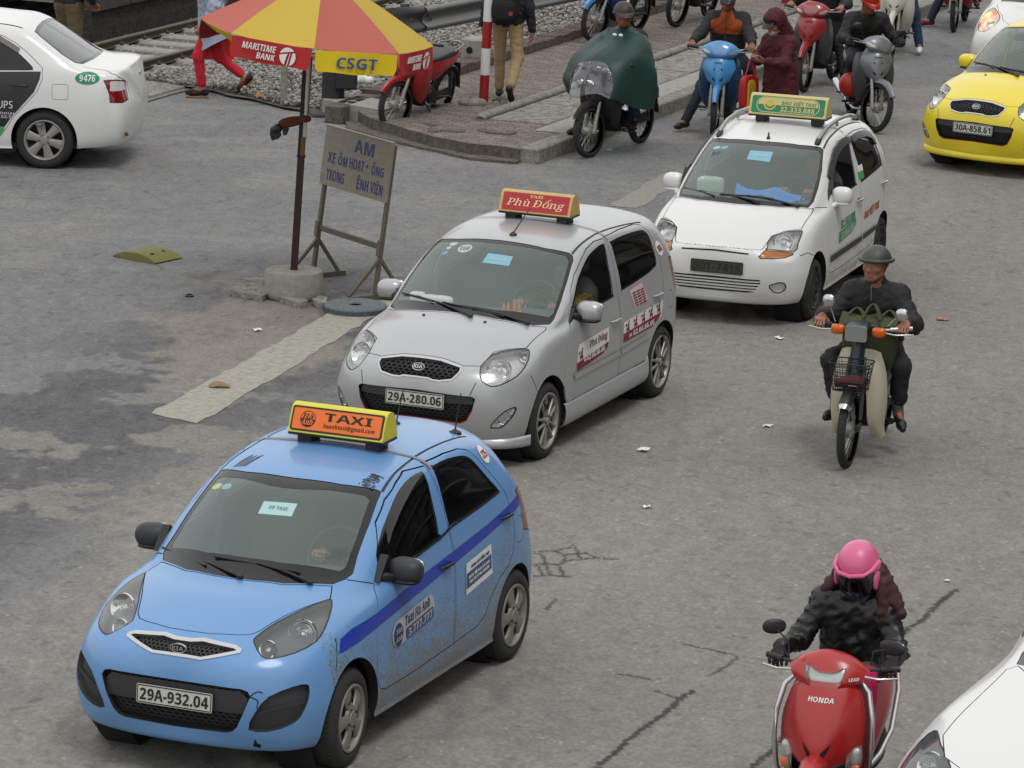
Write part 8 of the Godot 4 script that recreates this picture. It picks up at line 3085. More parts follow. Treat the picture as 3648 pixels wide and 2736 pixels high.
	for s in [.0,2.6,5.2]:
		g = G.new()
		g.bar(kp(5.65 + s,4.22 - s * .17,0),kp(5.65 + s,4.22 - s * .17,.75),.06,.06,12)
		part("post",g,M.end_grey,gr)
	g = G.new()
	for q in [[5.82,.60],[5.82,.47],[5.3,.60],[5.9,.55]]:
		g.lathe([Vector2(.022,0),Vector2(.02,.01),Vector2(.0,.016)],kp(q[0],3.98,q[1]),-KN,8)
	part("bolts",g,M.rust,gr)
	# black barrier post and box,pale post,short post
	g = G.new()
	g.lathe([Vector2(.0,.0),Vector2(.13,.0),Vector2(.125,.65),Vector2(.11,.95),Vector2(.0,.97)],Vector3.ZERO,Vector3.UP,18)
	var bp := single("barrier_post",g,mat("old_black",Color(.11,.12,.125),.6),"black iron crossing-barrier post behind the umbrella pole","post",Vector3(-2.12,.05,-45.45))
	g = G.new()
	g.box(Vector3(.15,.44,.02),Vector3(.24,.36,.26),Basis(),.02)
	g.box(Vector3(.15,.64,.02),Vector3(.27,.03,.29),Basis(),.008)
	part("box",g,M.old_black,bp)
	g = G.new()
	g.box(Vector3(.05,-.03,.0),Vector3(.62,.06,.42),Basis(Vector3.UP,.2),.02)
	part("foot_plate",g,mineral("iron_foot",Color(.30,.30,.295),grain(64,.7,1.15),.3),bp)
	g = G.new()
	g.beam(Vector3(0,0,0),Vector3(0,1.15,0),.075,.075,.008,Vector3.BACK)
	single("marker_post",g,mineral("post_pale",Color(.56,.55,.50),grain(65,.75,1.1),.5),"pale square concrete post among the ballast, left of the umbrella pole","post",Vector3(-2.70,.03,-45.85))
	g = G.new()
	g.tube([Vector3(0,0,0),Vector3(.01,.35,0),Vector3(.02,.75,0)],[.065,.055,.05],9)
	single("stump_post",g,M.rust,"short brown stump behind the yellow umbrella flap","post",Vector3(-2.02,.05,-46.8))
	g = G.new()
	kbox(g,5.05,5.40,2.95,3.22,.20,.47,.02)
	g.add(G.new())
	var cb := single("concrete_block",g,M.concrete,"square concrete block with a round hole on the brick kerb","block")
	g = G.new()
	g.lathe([Vector2(.042,.003),Vector2(.036,-.0),Vector2(.03,.002),Vector2(0,.002)],kp(5.045,3.09,.335),-KU,14)
	part("hole",g,M.seam,cb)
	g = G.new()
	g.bar(Vector3.ZERO,Vector3(0,.6,0),.075,.075,16)
	single("red_post",g,M.pole_red,"red post on the pavement at the top edge of the picture","post",kp(13.05,1.75,.15))
	# rail crossing signal lying in the umbrella pole's fork: rusty clamp with black straps
	var cl := thing("pole_clamp","rusty clamp with black straps tied to the umbrella pole","clamp",Vector3(-1.93,1.57,-35.06))
	g = G.new()
	pillow(g,Vector3(-.07,.0,.045),Vector3(.11,.045,.04),Basis(Vector3.BACK,.22),2.6)
	pillow(g,Vector3(.05,.03,.03),Vector3(.06,.03,.05),Basis(),3.0)
	part("clamp",g,mineral("clamp_rust",Color(.36,.20,.12),grain(66,.6,1.2),.15),cl)
	g = G.new()
	pillow(g,Vector3(-.185,-.06,.05),Vector3(.05,.04,.04),Basis(Vector3.BACK,.5),2.4)
	g.patch([[Vector3(-.24,-.05,.05),Vector3(-.16,-.05,.08)],[Vector3(-.25,-.11,.05),Vector3(-.15,-.12,.08)],[Vector3(-.23,-.17,.05),Vector3(-.18,-.15,.07)]],2,2,.008)
	g.patch([[Vector3(-.14,-.04,.06),Vector3(-.08,-.05,.08)],[Vector3(-.13,-.12,.06),Vector3(-.10,-.11,.07)]],2,2,.008)
	part("strap",g,M.black,cl)
	# litter
	var li := [[1.0,-29.66,.045,"crumpled white paper scrap on the asphalt, right of the silver taxi's front wheel"],[1.99,-30.58,.036,"white paper scrap on the asphalt left of the old motorbike's rear wheel"],[2.27,-33.89,.039,"white paper scrap below the white taxi's front wheel"],[-2.17,-33.59,.036,"flat white paper scrap on the dusty patch"],[.99,-27.94,.03,"tiny white scrap beyond the blue taxi's rear wheel"],[2.95,-26.2,.02,"tiny pale scrap near the long crack"]]
	for q in li:
		g = G.new()
		rows = []
		for i in 4:
			var row := []
			for k in 4:
				row.append(Vector3((i - 1.5) * q[2] * .5 + rng.randf_range(-.2,.2) * q[2],.006 + rng.randf() * q[2] * .5,(k - 1.5) * q[2] * .6 + rng.randf_range(-.2,.2) * q[2]))
			rows.append(row)
		g.patch(rows,2,2,.002)
		single("paper_scrap",g,M.white_print,q[3],"litter",Vector3(q[0],0,q[1]),rng.randf() * 6.0)
	g = G.new()
	pillow(g,Vector3(0,.015,0),Vector3(.035,.015,.03),Basis(),2.4)
	pillow(g,Vector3(.05,.01,.01),Vector3(.03,.01,.02),Basis(Vector3.UP,.4),2.4)
	single("wrapper",g,mat("wrapper_red",Color(.60,.45,.42),.5),"red and white wrapper on the asphalt right of the motorbike rider","litter",Vector3(3.74,0,-34.89))
	g = G.new()
	rows = [[Vector3(-.09,.02,-.03),Vector3(-.03,.04,-.05),Vector3(.05,.02,-.03)],[Vector3(-.10,.01,.01),Vector3(-.02,.05,.01),Vector3(.08,.015,.01)],[Vector3(-.06,.01,.05),Vector3(0,.025,.05),Vector3(.07,.01,.04)]]
	g.patch(rows,3,3,.002)
	single("dry_leaf",g,mat("leaf_tan",Color(.52,.43,.33),.9),"dry tan leaf on the painted line","leaf",Vector3(-2.31,.006,-31.39))
	g = G.new()
	g.patch([[Vector3(-.06,.03,0),Vector3(-.02,.06,-.02),Vector3(.05,.03,-.03)],[Vector3(-.05,.01,.03),Vector3(0,.03,.03),Vector3(.06,.01,.03)]],3,3,.003)
	single("dry_leaf",g,mat("leaf_orange",Color(.62,.36,.22),.9),"curled orange leaf on the ballast left of the pale post","leaf",Vector3(-2.98,.08,-46.0),.4)
	g = G.new()
	for q in [[.0,.03,.0,.09],[.09,.02,.02,.06],[-.06,.02,.03,.05]]:
		pillow(g,Vector3(q[0],q[1] + .02,q[2]),Vector3(q[3],.03 + q[3] * .3,.05),Basis(Vector3.UP,q[0] * 9),2.2)
	single("plastic_bag",g,M.white_print,"white plastic bag lying between ballast and pavement corner","bag",Vector3(-1.86,.15,-46.9))
	g = G.new()
	var ring := []
	for k in 17:
		ring.append(Vector3(cos(TAU * k / 16) * .035,.008,sin(TAU * k / 16) * .05))
	g.tube(ring,[.008],6,false)
	single("rubber_ring",g,M.black,"small black rubber ring on the asphalt left of the broken slabs","ring",Vector3(-2.86,0,-34.97))
	g = G.new()
	g.patch([[Vector3(-.03,.02,0),Vector3(.03,.02,-.02)],[Vector3(-.02,.004,.05),Vector3(.04,.006,.05)]],2,2,.003)
	single("green_scrap",g,mat("scrap_green",Color(.55,.72,.42),.7),"pale green scrap in the gutter under the poncho rider's motorbike","litter",Vector3(.98,0,-43.55))

func umbrella() -> void:
	var base := Vector3(-1.95,.247,-35.06)
	var t := thing("umbrella","red and yellow street umbrella with lettered flaps on a dark steel pole","umbrella",base)
	t.rotation.z = -.045
	var g := G.new()
	g.beam(Vector3(0,0,0),Vector3(0,1.02,0),.062,.062,.004,Vector3.BACK)
	part("lower_pole",g,mineral("pole_brown",Color(.20,.095,.08),grain(71,.7,1.2),.2,.6),t)
	g = G.new()
	g.beam(Vector3(-.016,1.0,0),Vector3(-.02,2.5,0),.034,.05,.003,Vector3.BACK)
	g.box(Vector3(0,1.02,0),Vector3(.075,.02,.075),Basis(),.003)
	part("upper_pole",g,mat("pole_dark",Color(.115,.085,.08),.6),t)
	g = G.new()
	g.bar(Vector3(.020,1.18,.02),Vector3(.02,2.7,.02),.016,.016,10)
	part("umbrella_stick",g,mat("stick_white",Color(.72,.71,.66),.5),t)
	g = G.new()
	g.box(Vector3(.012,1.11,.03),Vector3(.04,.17,.035),Basis(),.008)
	g.beam(Vector3(.03,1.35,.0),Vector3(.034,1.9,.0),.024,.03,.003,Vector3.BACK)
	part("wood_wedge",g,mineral("wood",Color(.47,.33,.23),grain(72,.7,1.2),.12),t)
	# canopy: eight panels and flaps
	var hub := Vector3(.07,2.12,.0)
	var cb := Basis(Vector3.BACK,-.052) * Basis(Vector3.UP,.03)
	var rim := 1.02
	var tall := .50
	mat("cloth_red",Color(.68,.36,.31),.85,.0,{"backlight_enabled": true,"backlight": Color(.35,.12,.09)})
	mat("cloth_yellow",Color(.73,.62,.24),.85,.0,{"backlight_enabled": true,"backlight": Color(.40,.32,.05)})
	mat("flap_red",Color(.63,.11,.13),.8)
	mat("flap_yellow",Color(.82,.71,.05),.8)
	mat("flap_blue",Color(.20,.34,.56),.6)
	for k in 8:
		var a0 := (k + .0) * TAU / 8.0
		var a1 := (k + 1.0) * TAU / 8.0
		var rows := []
		for i in 6:
			var f := i / 5.0
			var row := []
			for j in 5:
				var u := j / 4.0
				var e := Vector3(sin(a0),0,cos(a0)).lerp(Vector3(sin(a1),0,cos(a1)),u) * rim * f
				var sag := .05 * f * (1.0 - f) * 4.0 * .35 * sin(u * PI) + .018 * f * sin(u * PI)
				row.append(hub + cb * (e + Vector3(0,tall * (1.0 - pow(f,1.25)) - sag,0)))
			rows.append(row)
		g = G.new()
		g.patch(rows,3,3,.003,hub - Vector3(0,1,0))
		var pn := part("panel",g,M.cloth_yellow if k % 2 == 1 else M.cloth_red,t,"yellow panel" if k % 2 == 1 else "red panel")
		g = G.new()
		rows = []
		var p0 := Vector3(sin(a0),0,cos(a0)) * rim
		var p1 := Vector3(sin(a1),0,cos(a1)) * rim
		var mid := (p0 + p1) * .5
		var out := mid.normalized()
		for i in 5:
			var f := i / 4.0
			var row := []
			for j in 9:
				var u := j / 8.0
				var inset := .02 + .035 * maxf(.0,f - .7) / .3 * (1.0 if j == 0 or j == 8 else .0)
				var q := p0.lerp(p1,lerpf(inset,1.0 - inset,u))
				row.append(hub + cb * (q + Vector3(0,-.185 * f * (.55 if k == 6 else 1.0) - .012 + .008 * sin(u * 9.0 + k) * f,0) + out * (.02 * f + .012 * sin(u * 7.0 + k * 2.0) * f - (.17 * f if k == 6 else .0))))
			rows.append(row)
		g.patch(rows,2,2,.003,hub)
		# the flap over a red panel is yellow and the other way round
		var red := k % 2 == 1
		var fl := part("flap",g,M.flap_red if red else M.flap_yellow,t,"red flap with white lettering" if red else "yellow flap with blue lettering")
		var xx := (cb * (p1 - p0)).normalized()
		var yy := cb * Vector3.UP
		var zz := xx.cross(yy).normalized()
		var o := hub + cb * (mid + Vector3(0,-.105,0) + out * .034)
		var tf := Transform3D(Basis(xx,yy,zz),o)
		if red:
			var w := text("MARITIME",.31,.056,tf * Transform3D(Basis(),Vector3(-.10,.037,0)),.002,"sansbold",.15)
			w.add(text("BANK",.17,.052,tf * Transform3D(Basis(),Vector3(-.03,-.034,0)),.002,"sansbold",.15))
			# round device: a disc parted by two curved strokes
			var dsc := ellipse(.075,.078,32)
			var parts_ := [dsc]
			for cutp in [pv2([-.09,.018,-.02,.036,.07,.056,.07,.040,.02,.030,.012,.0,-.008,-.09,-.03,-.09,-.012,-.01,.0,.026,-.09,.004]),pv2([.028,.045,.045,.045,.02,-.09,.0,-.09])]:
				var next := []
				for q in parts_:
					next.append_array(Geometry2D.clip_polygons(q,cutp))
				parts_ = next
			for q in parts_:
				if q.size() > 3:
					w.slab(q,tf * Transform3D(Basis(),Vector3(.17,0,0)),.0,.002,false)
			part("lettering",w,M.white_print,fl)
		elif k != 6:
			part("lettering",text("CSGT",.37,.095,tf,.002,"sansbold"),M.flap_blue,fl)
	for k in 8:
		var a := k * TAU / 8.0
		g = G.new()
		g.bar(hub + Vector3(0,tall - .03,0),hub + cb * (Vector3(sin(a),0,cos(a)) * (rim - .02) + Vector3(0,.0,0)),.005,.004,5)
		g.bar(hub + Vector3(0,-.05,0),hub + cb * (Vector3(sin(a),0,cos(a)) * .5 + Vector3(0,tall * .56,0)),.004,.004,5)
		part("rib",g,M.steel,t)

func sign_stand() -> void:
	var l := Vector3(-1.83,0,-35.97)
	var r := Vector3(-1.235,0,-35.10)
	var x := (r - l).normalized()
	var n := Vector3(-x.z,0,x.x)
	if n.x > .0:
		n = -n
	var t := thing("sign_stand","grey metal sign board with blue lettering on an angle-iron stand","sign",l)
	var lean := -n * .13
	var iron := mineral("angle_iron",Color(.40,.37,.31),grain(81,.65,1.2),.25,.65)
	var w := (r - l).length()
	for e in [.0,1.0]:
		var f: Vector3 = x * w * e
		var g := G.new()
		g.beam(f + Vector3(0,.02,0),f + lean * 1.36 + Vector3(0,1.36,0),.045,.03,.002,n)
		part("leg",g,iron,t)
		g = G.new()
		g.beam(f - n * .34 + Vector3(0,.022,0),f + n * .34 + Vector3(0,.022,0),.045,.04,.002)
		part("foot_bar",g,iron,t)
		for s in [-1.0,1.0]:
			g = G.new()
			g.beam(f + n * .27 * s + Vector3(0,.04,0),f + lean * .36 + Vector3(0,.36,0),.03,.028,.002)
			part("brace",g,iron,t)
		g = G.new()
		g.beam(f + lean * .38 + n * .02 + Vector3(0,.38,0),f + lean * .52 + n * .02 + Vector3(0,.52,0),.05,.03,.002,n)
		part("sleeve",g,iron,t)
	var g := G.new()
	g.beam(lean * .46 + Vector3(0,.46,0),x * w + lean * .46 + Vector3(0,.46,0),.03,.05,.002)
	part("cross_bar",g,iron,t)
	var y := (lean + Vector3.UP).normalized()
	var z := x.cross(y)
	if z.dot(n) < .0:
		z = -z
	# seen from the lettered side the board's own right is along x
	var b := Basis(x if x.cross(y).dot(n) > .0 else -x,y,z)
	var o := x * w * .5 + (lean + Vector3.UP) * 1.115 + z * .03
	var tf := Transform3D(b,o)
	g = G.new()
	g.box(o,Vector3(w + .07,.53,.022),b,.003)
	var bd := part("board",g,mineral("sign_board",Color(.55,.52,.465),grain(82,.8,1.1),.6,.7),t)
	var k := G.new()
	k.add(text("AM",.32,.115,tf * Transform3D(Basis(),Vector3(.11,.155,.011)),.002,"sansbold"))
	for q in [["XE",-.405,.13],["ÔM",-.215,.15],["HOẠT",.02,.24],["ỘNG",.37,.20]]:
		k.add(text(q[0],q[2],.115 if q[0] != "HOẠT" and q[0] != "XE" else .095,tf * Transform3D(Basis(),Vector3(q[1],-.008 if q[0].length() > 3 or q[0] == "XE" else .002,.011)),.002,"sansbold"))
	k.add(text("+",.04,.05,tf * Transform3D(Basis(),Vector3(.19,.0,.011)),.002,"sansbold"))
	for q in [["TRONG",-.31,.30,.095],["ỆNH",.155,.19,.125],["VIỆN",.385,.2,.125]]:
		k.add(text(q[0],q[2],q[3],tf * Transform3D(Basis(),Vector3(q[1],-.165 + (.012 if q[3] > .1 else .0),.011)),.002,"sansbold"))
	part("lettering",k,mat("sign_navy",Color(.13,.19,.40),.6),bd)
	g = G.new()
	g.box(o + y * .272 + z * .004,Vector3(w + .08,.012,.034),b,.002)
	part("top_edge",g,mat("worn_edge",Color(.66,.64,.58),.6),bd)

# ---------------------------------------------------------------- riders and walkers
func fwd(h: float) -> Vector3:
	return Vector3(sin(h),0,cos(h))

func rider(more: Dictionary) -> Dictionary:
	var s := {
		"pelvis": Vector3(0,.83,-.24),"neck": Vector3(0,1.29,-.12),"head": Vector3(0,1.45,-.06),
		"hands": [Vector3(.315,1.02,.255),Vector3(-.315,1.02,.255)],"fore": [Vector3(0,-.25,1),Vector3(0,-.25,1)],"palm": [Vector3(0,-1,-.2),Vector3(0,-1,-.2)],
		"feet": [Vector3(.2,.36,.0),Vector3(-.2,.36,.0)],"toes": [Vector3(.1,-.1,1).normalized(),Vector3(-.1,-.1,1).normalized()],
		"jacket": M.black_cloth,"trousers": M.black_cloth,"shoes": M.shoe_black,"elbow": Vector3(.45,-.8,-.4),
	}
	s.merge(more,true)
	return s

func people_materials() -> void:
	mat("skin",Color(.56,.37,.285),.6,.0,{"subsurf_scatter_enabled": true,"subsurf_scatter_strength": .1})
	mat("eye",Color(.06,.045,.04),.3)
	mat("hair",Color(.045,.038,.035),.7)
	mat("lips",Color(.45,.22,.19),.6)
	mat("black_cloth",Color(.085,.085,.095),.75)
	mat("dark_grey_cloth",Color(.13,.13,.14),.85)
	mat("jeans",Color(.12,.15,.20),.9)
	mat("shoe_black",Color(.07,.07,.07),.5)
	mat("leather",Color(.06,.062,.07),.42)
	mat("rim",Color(.70,.70,.69),.28,.8)

func riders() -> void:
	var h := .0
	# --- the man on the old cream and green motorbike
	h = -.30
	var at := Vector3(2.69,0,-29.95)
	old_cub("old dark green motorbike with cream leg shields and a wire basket",at,h)
	var gz := Vector3(-.04,-.24,0)
	var p := person("man in black jacket and green helmet riding the old motorbike with a basket",at,h,rider({"bulk": 1.13,"head_cell": .007,"cell": .018,"gaze": gz,"pelvis": Vector3(0,.80,-.26),"neck": Vector3(0,1.25,-.13),"head": Vector3(0,1.405,-.075),"hands": [Vector3(.32,1.055,.225),Vector3(-.32,1.055,.225)],"feet": [Vector3(.245,.30,-.02),Vector3(-.245,.30,-.02)],"toes": [Vector3(.45,-.35,1).normalized(),Vector3(-.2,-.1,1).normalized()],"cuff": .13,"legs": 1.05,"trousers": M.dark_grey_cloth,"knee": [Vector3(.4,.5,.9),Vector3(-.4,.5,.9)],"collar": .045}))
	helmet(p,Vector3(0,1.405,-.075),gz,mat("army_green",Color(.235,.25,.22),.5),Vector3(.112,.124,.132),.10,.14)
	var g := G.new()
	for e in [1.0,-1.0]:
		g.tube([Vector3(.245 * e,.29,-.02),Vector3(.235 * e,.42,.02)],[.043,.045],10)
	part("socks",g,mat("sock",Color(.36,.37,.40),.95),p)
	g = G.new()
	g.box(Vector3(0,1.21,.035),Vector3(.008,.12,.006),Basis(Vector3.RIGHT,.25),.002)
	part("zip",g,M.metalstrap,p)
	# green canvas bag between rider and handlebar
	var t := thing("canvas_bag","olive green canvas bag propped behind the old motorbike's headlight","bag",at,h)
	var ol: Material = mineral("canvas",Color(.26,.285,.17),grain(91,.8,1.12),.25)
	g = G.new()
	pillow(g,Vector3(.03,.84,.13),Vector3(.205,.20,.095),Basis(Vector3.RIGHT,.1),5.0)
	part("bag",g,ol,t)
	g = G.new()
	var rows := []
	for i in 5:
		var row := []
		for k in 6:
			var x := -.19 + k * .088
			row.append(Vector3(x,1.03 + .035 * sin(i * .9) + .012 * sin(k * 2.1 + i),.02 + i * .06 + .01 * sin(k * 1.7)))
		rows.append(row)
	g.patch(rows,3,3,.02,Vector3(0,.8,.1))
	part("flap",g,ol,t)
	g = G.new()
	for q in [[-.15,.01,-.05],[-.02,.06,.06],[.10,.01,.16]]:
		var pts := []
		for k in 9:
			var a := PI * k / 8.0
			pts.append(Vector3(lerpf(q[0],q[0] + .14,k / 8.0),1.05 + sin(a) * (.05 + q[1]),.15 + q[1] - .05 * sin(a)))
		g.tube(pts,[.012],6,true,1.6,.4)
	part("strap",g,ol,t)
	g = G.new()
	g.patch([[Vector3(-.12,.64,.54),Vector3(0,.66,.56),Vector3(.12,.65,.54)],[Vector3(-.12,.66,.60),Vector3(0,.70,.60),Vector3(.12,.69,.6)],[Vector3(-.11,.64,.68),Vector3(0,.66,.68),Vector3(.11,.65,.68)]],3,3,.03,Vector3(0,.6,.6))
	var cl := single("cloth",g,mat("dark_red_cloth",Color(.30,.10,.12),.95),"dark red cloth lying in the old motorbike's wire basket","cloth")
	cl.transform = t.transform
	# --- the woman with the pink helmet
	h = -.30
	at = Vector3(1.84,0,-21.30)
	var sc := step_scooter("red step-through scooter with chrome guard bars at the lower right",at,h)
	sc.scale = Vector3(.93,.93,.93)
	gz = Vector3(.30,-.12,0)
	var hd := Vector3(.04,1.365,-.15)
	p = person("woman in black leather jacket and pink helmet riding the red scooter",at,h,rider({"scale": .95,"cell": .016,"folds": .016,"gaze": gz,"pelvis": Vector3(0,.78,-.30),"neck": Vector3(.02,1.22,-.20),"head": hd,"elbow": Vector3(.3,-.9,-.5),"hands": [Vector3(.315,.945,.11),Vector3(-.315,.945,.11)],"feet": [Vector3(.14,.36,.10),Vector3(-.14,.36,.10)],"gloves": mat("glove_brown",Color(.10,.065,.07),.8),"jacket": M.leather,"face": false,"hair": false,"knee": [Vector3(.15,.6,1),Vector3(-.15,.6,1)],"trousers": mat("tan_cloth",Color(.36,.29,.235),.9),"bulk": .95}))
	var b := Basis.from_euler(gz)
	var hm := helmet(p,hd,gz,mat("pink",Color(.80,.36,.52),.35,.0,{"clearcoat_enabled": true,"clearcoat": .4}),Vector3(.114,.12,.13),-.25)
	g = G.new()
	rows = []
	for i in 5:
		var row := []
		for k in 9:
			var a := PI * (.5 + (k - 4) * .095)
			var y := .025 - i * .034
			row.append(hd + b * Vector3(cos(a) * .122,y,sin(a) * .138 - .006 - .0012 * i * i))
		rows.append(row)
	g.patch(rows,2,2,.003,hd)
	part("visor",g,mat("visor_dark",Color(.03,.032,.035),.06),hm)
	g = G.new()
	for e in [-1.0,1.0]:
		g.tube([hd + b * Vector3(.118 * e,.05,-.02),hd + b * Vector3(.108 * e,.045,.07),hd + b * Vector3(.06 * e,.025,.122)],[.016,.014,.008],8)
		pillow(g,hd + b * Vector3(.112 * e,-.045,.02),Vector3(.014,.05,.042),b)
	g.tube([hd + b * Vector3(-.078,.03,.11),hd + b * Vector3(0,.025,.13),hd + b * Vector3(.078,.03,.11)],[.013],8)
	part("visor_arms",g,M.pink,hm)
	g = G.new()
	g.ball(hd + b * Vector3(0,-.085,.03),Vector3(.088,.075,.092),b,10,18)
	part("face_scarf",g,spotted(),p)
	g = nets(hair_locks(hd,b),.016,.025,.012,4)
	part("hair",g,mat("brown_hair",Color(.22,.105,.08),.7),p)
	g = G.new()
	rows = [[Vector3(.06,.90,.16),Vector3(.14,.90,.12),Vector3(.21,.88,.06)],[Vector3(.05,.80,.20),Vector3(.15,.80,.17),Vector3(.235,.79,.10)],[Vector3(.08,.68,.20),Vector3(.16,.66,.19),Vector3(.23,.67,.12)],[Vector3(.15,.58,.19),Vector3(.19,.57,.17),Vector3(.22,.59,.13)]]
	g.patch(rows,4,4,.006,Vector3(0,.8,0))
	cl = single("pink_cloth",g,mat("hot_pink",Color(.74,.10,.33),.8),"bright pink cloth hanging behind the red scooter's apron","cloth")
	cl.position = at
	cl.rotation.y = h
	# --- poncho rider
	h = -.50
	at = Vector3(1.04,0,-43.58)
	underbone("dark motorbike under the green rain poncho, beside the kerb",at,h,{"paint": mat("bike_black",Color(.09,.09,.10),.35),"fork": M.alloy,"steer": -.12,"guard": M.dark_grey_cloth})
	gz = Vector3(0,.65,0)
	hd = Vector3(0,1.46,-.10)
	p = person("young man in brown cap helmet and green poncho sitting on a motorbike",at,h,rider({"gaze": gz,"head": hd,"pelvis": Vector3(0,.83,-.28),"neck": Vector3(0,1.30,-.16),"elbow": Vector3(.15,-1,-.3),"feet": [Vector3(.24,.36,-.02),Vector3(-.36,.22,.12)],"toes": [Vector3(.2,-.1,1).normalized(),Vector3(-.35,0,.95).normalized()],"trousers": mat("blue_jeans",Color(.13,.20,.30),.9),"skin": mat("skin_tan",Color(.50,.31,.22),.6)}))
	helmet(p,hd,gz,mat("cap_brown",Color(.20,.165,.155),.55),Vector3(.112,.12,.132),-.05,.0,.075)
	poncho(at,h)
	# --- light blue bike and its rider
	h = -.17
	at = Vector3(2.27,0,-45.12)
	mat("bike_blue",Color(.24,.52,.74),.28,.0,{"clearcoat_enabled": true,"clearcoat": .5})
	mat("bike_blue_deep",Color(.09,.22,.36),.35)
	underbone("light blue motorbike waiting by the kerb in front of the jeans-clad rider",at,h,{"paint": M.bike_blue,"wing": M.bike_blue_deep,"dark": M.bike_blue_deep,"steer": .05,"blink": M.lamp_pale})
	gz = Vector3(.18,.12,0)
	hd = Vector3(0,1.48,-.10)
	p = person("man in black and orange quilted jacket and visor cap sitting on a light blue motorbike",at,h,rider({"bulk": 1.06,"gaze": gz,"head": hd,"pelvis": Vector3(0,.83,-.28),"neck": Vector3(0,1.32,-.16),"hands": [Vector3(.335,1.025,.25),Vector3(-.335,1.025,.25)],"feet": [Vector3(.26,.34,.02),Vector3(-.40,.10,.16)],"toes": [Vector3(.3,-.1,1).normalized(),Vector3(-.45,0,.9).normalized()],"trousers": M.jeans,"jacket": M.dark_grey_cloth,"skin": M.skin_tan,"collar": .04,"yoke": [pv2([-.05,1.37,-.085,1.27,-.175,1.235,-.165,1.085,.165,1.085,.175,1.235,.085,1.27,.05,1.37]),mat("orange_cloth",Color(.60,.26,.08),.8)],"knee": [Vector3(.6,.4,1),Vector3(-.6,.4,1)]}))
	g = G.new()
	g.tube([Vector3(-.005,1.30,-.06),Vector3(0,1.2,.0),Vector3(0,1.04,.02)],[.006],6)
	part("zip",g,M.black,p)
	var cap := helmet(p,hd,gz,mat("cap_check",Color(.10,.13,.17),.5),Vector3(.106,.112,.128),.0,.0,.09)
	b = Basis.from_euler(gz)
	g = G.new()
	g.tube([hd + b * Vector3(0,.15,-.02),hd + b * Vector3(0,.13,.07),hd + b * Vector3(0,.065,.118),hd + b * Vector3(0,.045,.19)],[.012],6,true,1.3,.3)
	part("white_stripe",g,M.white_print,cap)
	# --- red bike with a dark-clad rider,his upper half beyond the picture
	h = -.36
	at = Vector3(3.62,0,-48.85)
	mat("bike_red",Color(.55,.06,.09),.3,.0,{"clearcoat_enabled": true,"clearcoat": .5})
	underbone("red and silver motorbike at the top, ridden by a dark-clad person cut by the frame",at,h,{"paint": M.bike_red,"wing": M.lamp_dark,"steer": .02})
	p = person("person in long black coat on the red and silver motorbike, head beyond the picture",at,h,rider({"jacket": M.black_cloth,"bulk": 1.1,"skirt": .30,"feet": [Vector3(.34,.10,.05),Vector3(-.3,.10,.1)],"hem": -.05}))
	# --- silver bike,rider with red helmet looking down
	h = .16
	at = Vector3(3.93,0,-45.95)
	underbone("silver grey motorbike with its front wheel turned, ridden past the kerb",at,h,{"paint": mat("bike_silver",Color(.47,.48,.50),.32,.3),"wing": mat("bike_grey",Color(.25,.255,.265),.4),"steer": .42,"mirrors": true})
	gz = Vector3(.35,.30,0)
	hd = Vector3(.0,1.40,.02)
	p = person("rider in black jacket and orange-red helmet leaning over the silver motorbike",at,h,rider({"gaze": gz,"head": hd,"neck": Vector3(0,1.26,-.06),"gloves": M.black_cloth,"hands": [Vector3(.33,1.02,.20),Vector3(-.30,1.02,.30)],"skin": M.skin_tan,"bulk": 1.05}))
	var rh := helmet(p,hd,gz,mat("helmet_red",Color(.62,.10,.05),.3),Vector3(.118,.125,.14),-.05,.0,.06)
	b = Basis.from_euler(gz)
	g = G.new()
	g.slab(ellipse(.026,.026,16),Transform3D(Basis.from_euler(gz + Vector3(-.5,-.25,0)),hd + b * Vector3(-.035,.115,.10)),-.006,.004)
	part("round_sticker",g,mat("sticker_blue",Color(.62,.68,.82),.5),rh)
	g = G.new()
	pillow(g,Vector3(.0,.42,.16),Vector3(.14,.14,.10),Basis(),2.2)
	var rb := single("helmet",g,M.helmet_red,"spare red helmet hanging beside the silver motorbike's leg shield","helmet")
	rb.transform = Transform3D(Basis(Vector3.UP,h),at + Basis(Vector3.UP,h) * Vector3(-.22,.06,.05))
	# --- parked red motorbike by the umbrella
	at = Vector3(-1.17,.02,-44.95)
	underbone("parked red motorbike leaning on its stand behind the umbrella flap",at,-.42,{"paint": M.bike_red,"lean": -.16,"steer": -.25,"stand": .05,"wing": M.bike_red})
	# --- parked pale blue motorbike and another at the top edge
	at = Vector3(1.18,.15,-51.60)
	underbone("parked pale blue motorbike on the pavement, cut by the top of the picture",at,-.50,{"paint": M.bike_blue,"wing": M.bike_blue_deep,"lean": -.14,"steer": -.18,"stand": .05})
	at = Vector3(2.22,.15,-53.30)
	underbone("parked dark motorbike at the top edge, only its wheels in the picture",at,-.40,{"paint": M.bike_black,"lean": -.14,"steer": -.15,"stand": .05})
	# --- white scooter with a rider in jeans,behind the red helmet
	at = Vector3(4.83,0,-52.0)
	h = -.2
	underbone("white motorbike behind the rider with the red helmet",at,h,{"paint": mat("bike_white",Color(.74,.73,.68),.35),"wing": M.bike_white})
	person("person in blue jeans and white sneakers on the white motorbike",at,h,rider({"trousers": M.blue_jeans,"shoes": mat("shoe_white",Color(.78,.78,.77),.6),"feet": [Vector3(.30,.11,.08),Vector3(-.22,.36,.0)]}))
	# --- red bike at the top right,rider with maroon sneakers
	at = Vector3(5.92,0,-54.75)
	h = -.22
	underbone("red motorbike at the top edge, left of the white car",at,h,{"paint": M.bike_red,"wing": M.bike_red})
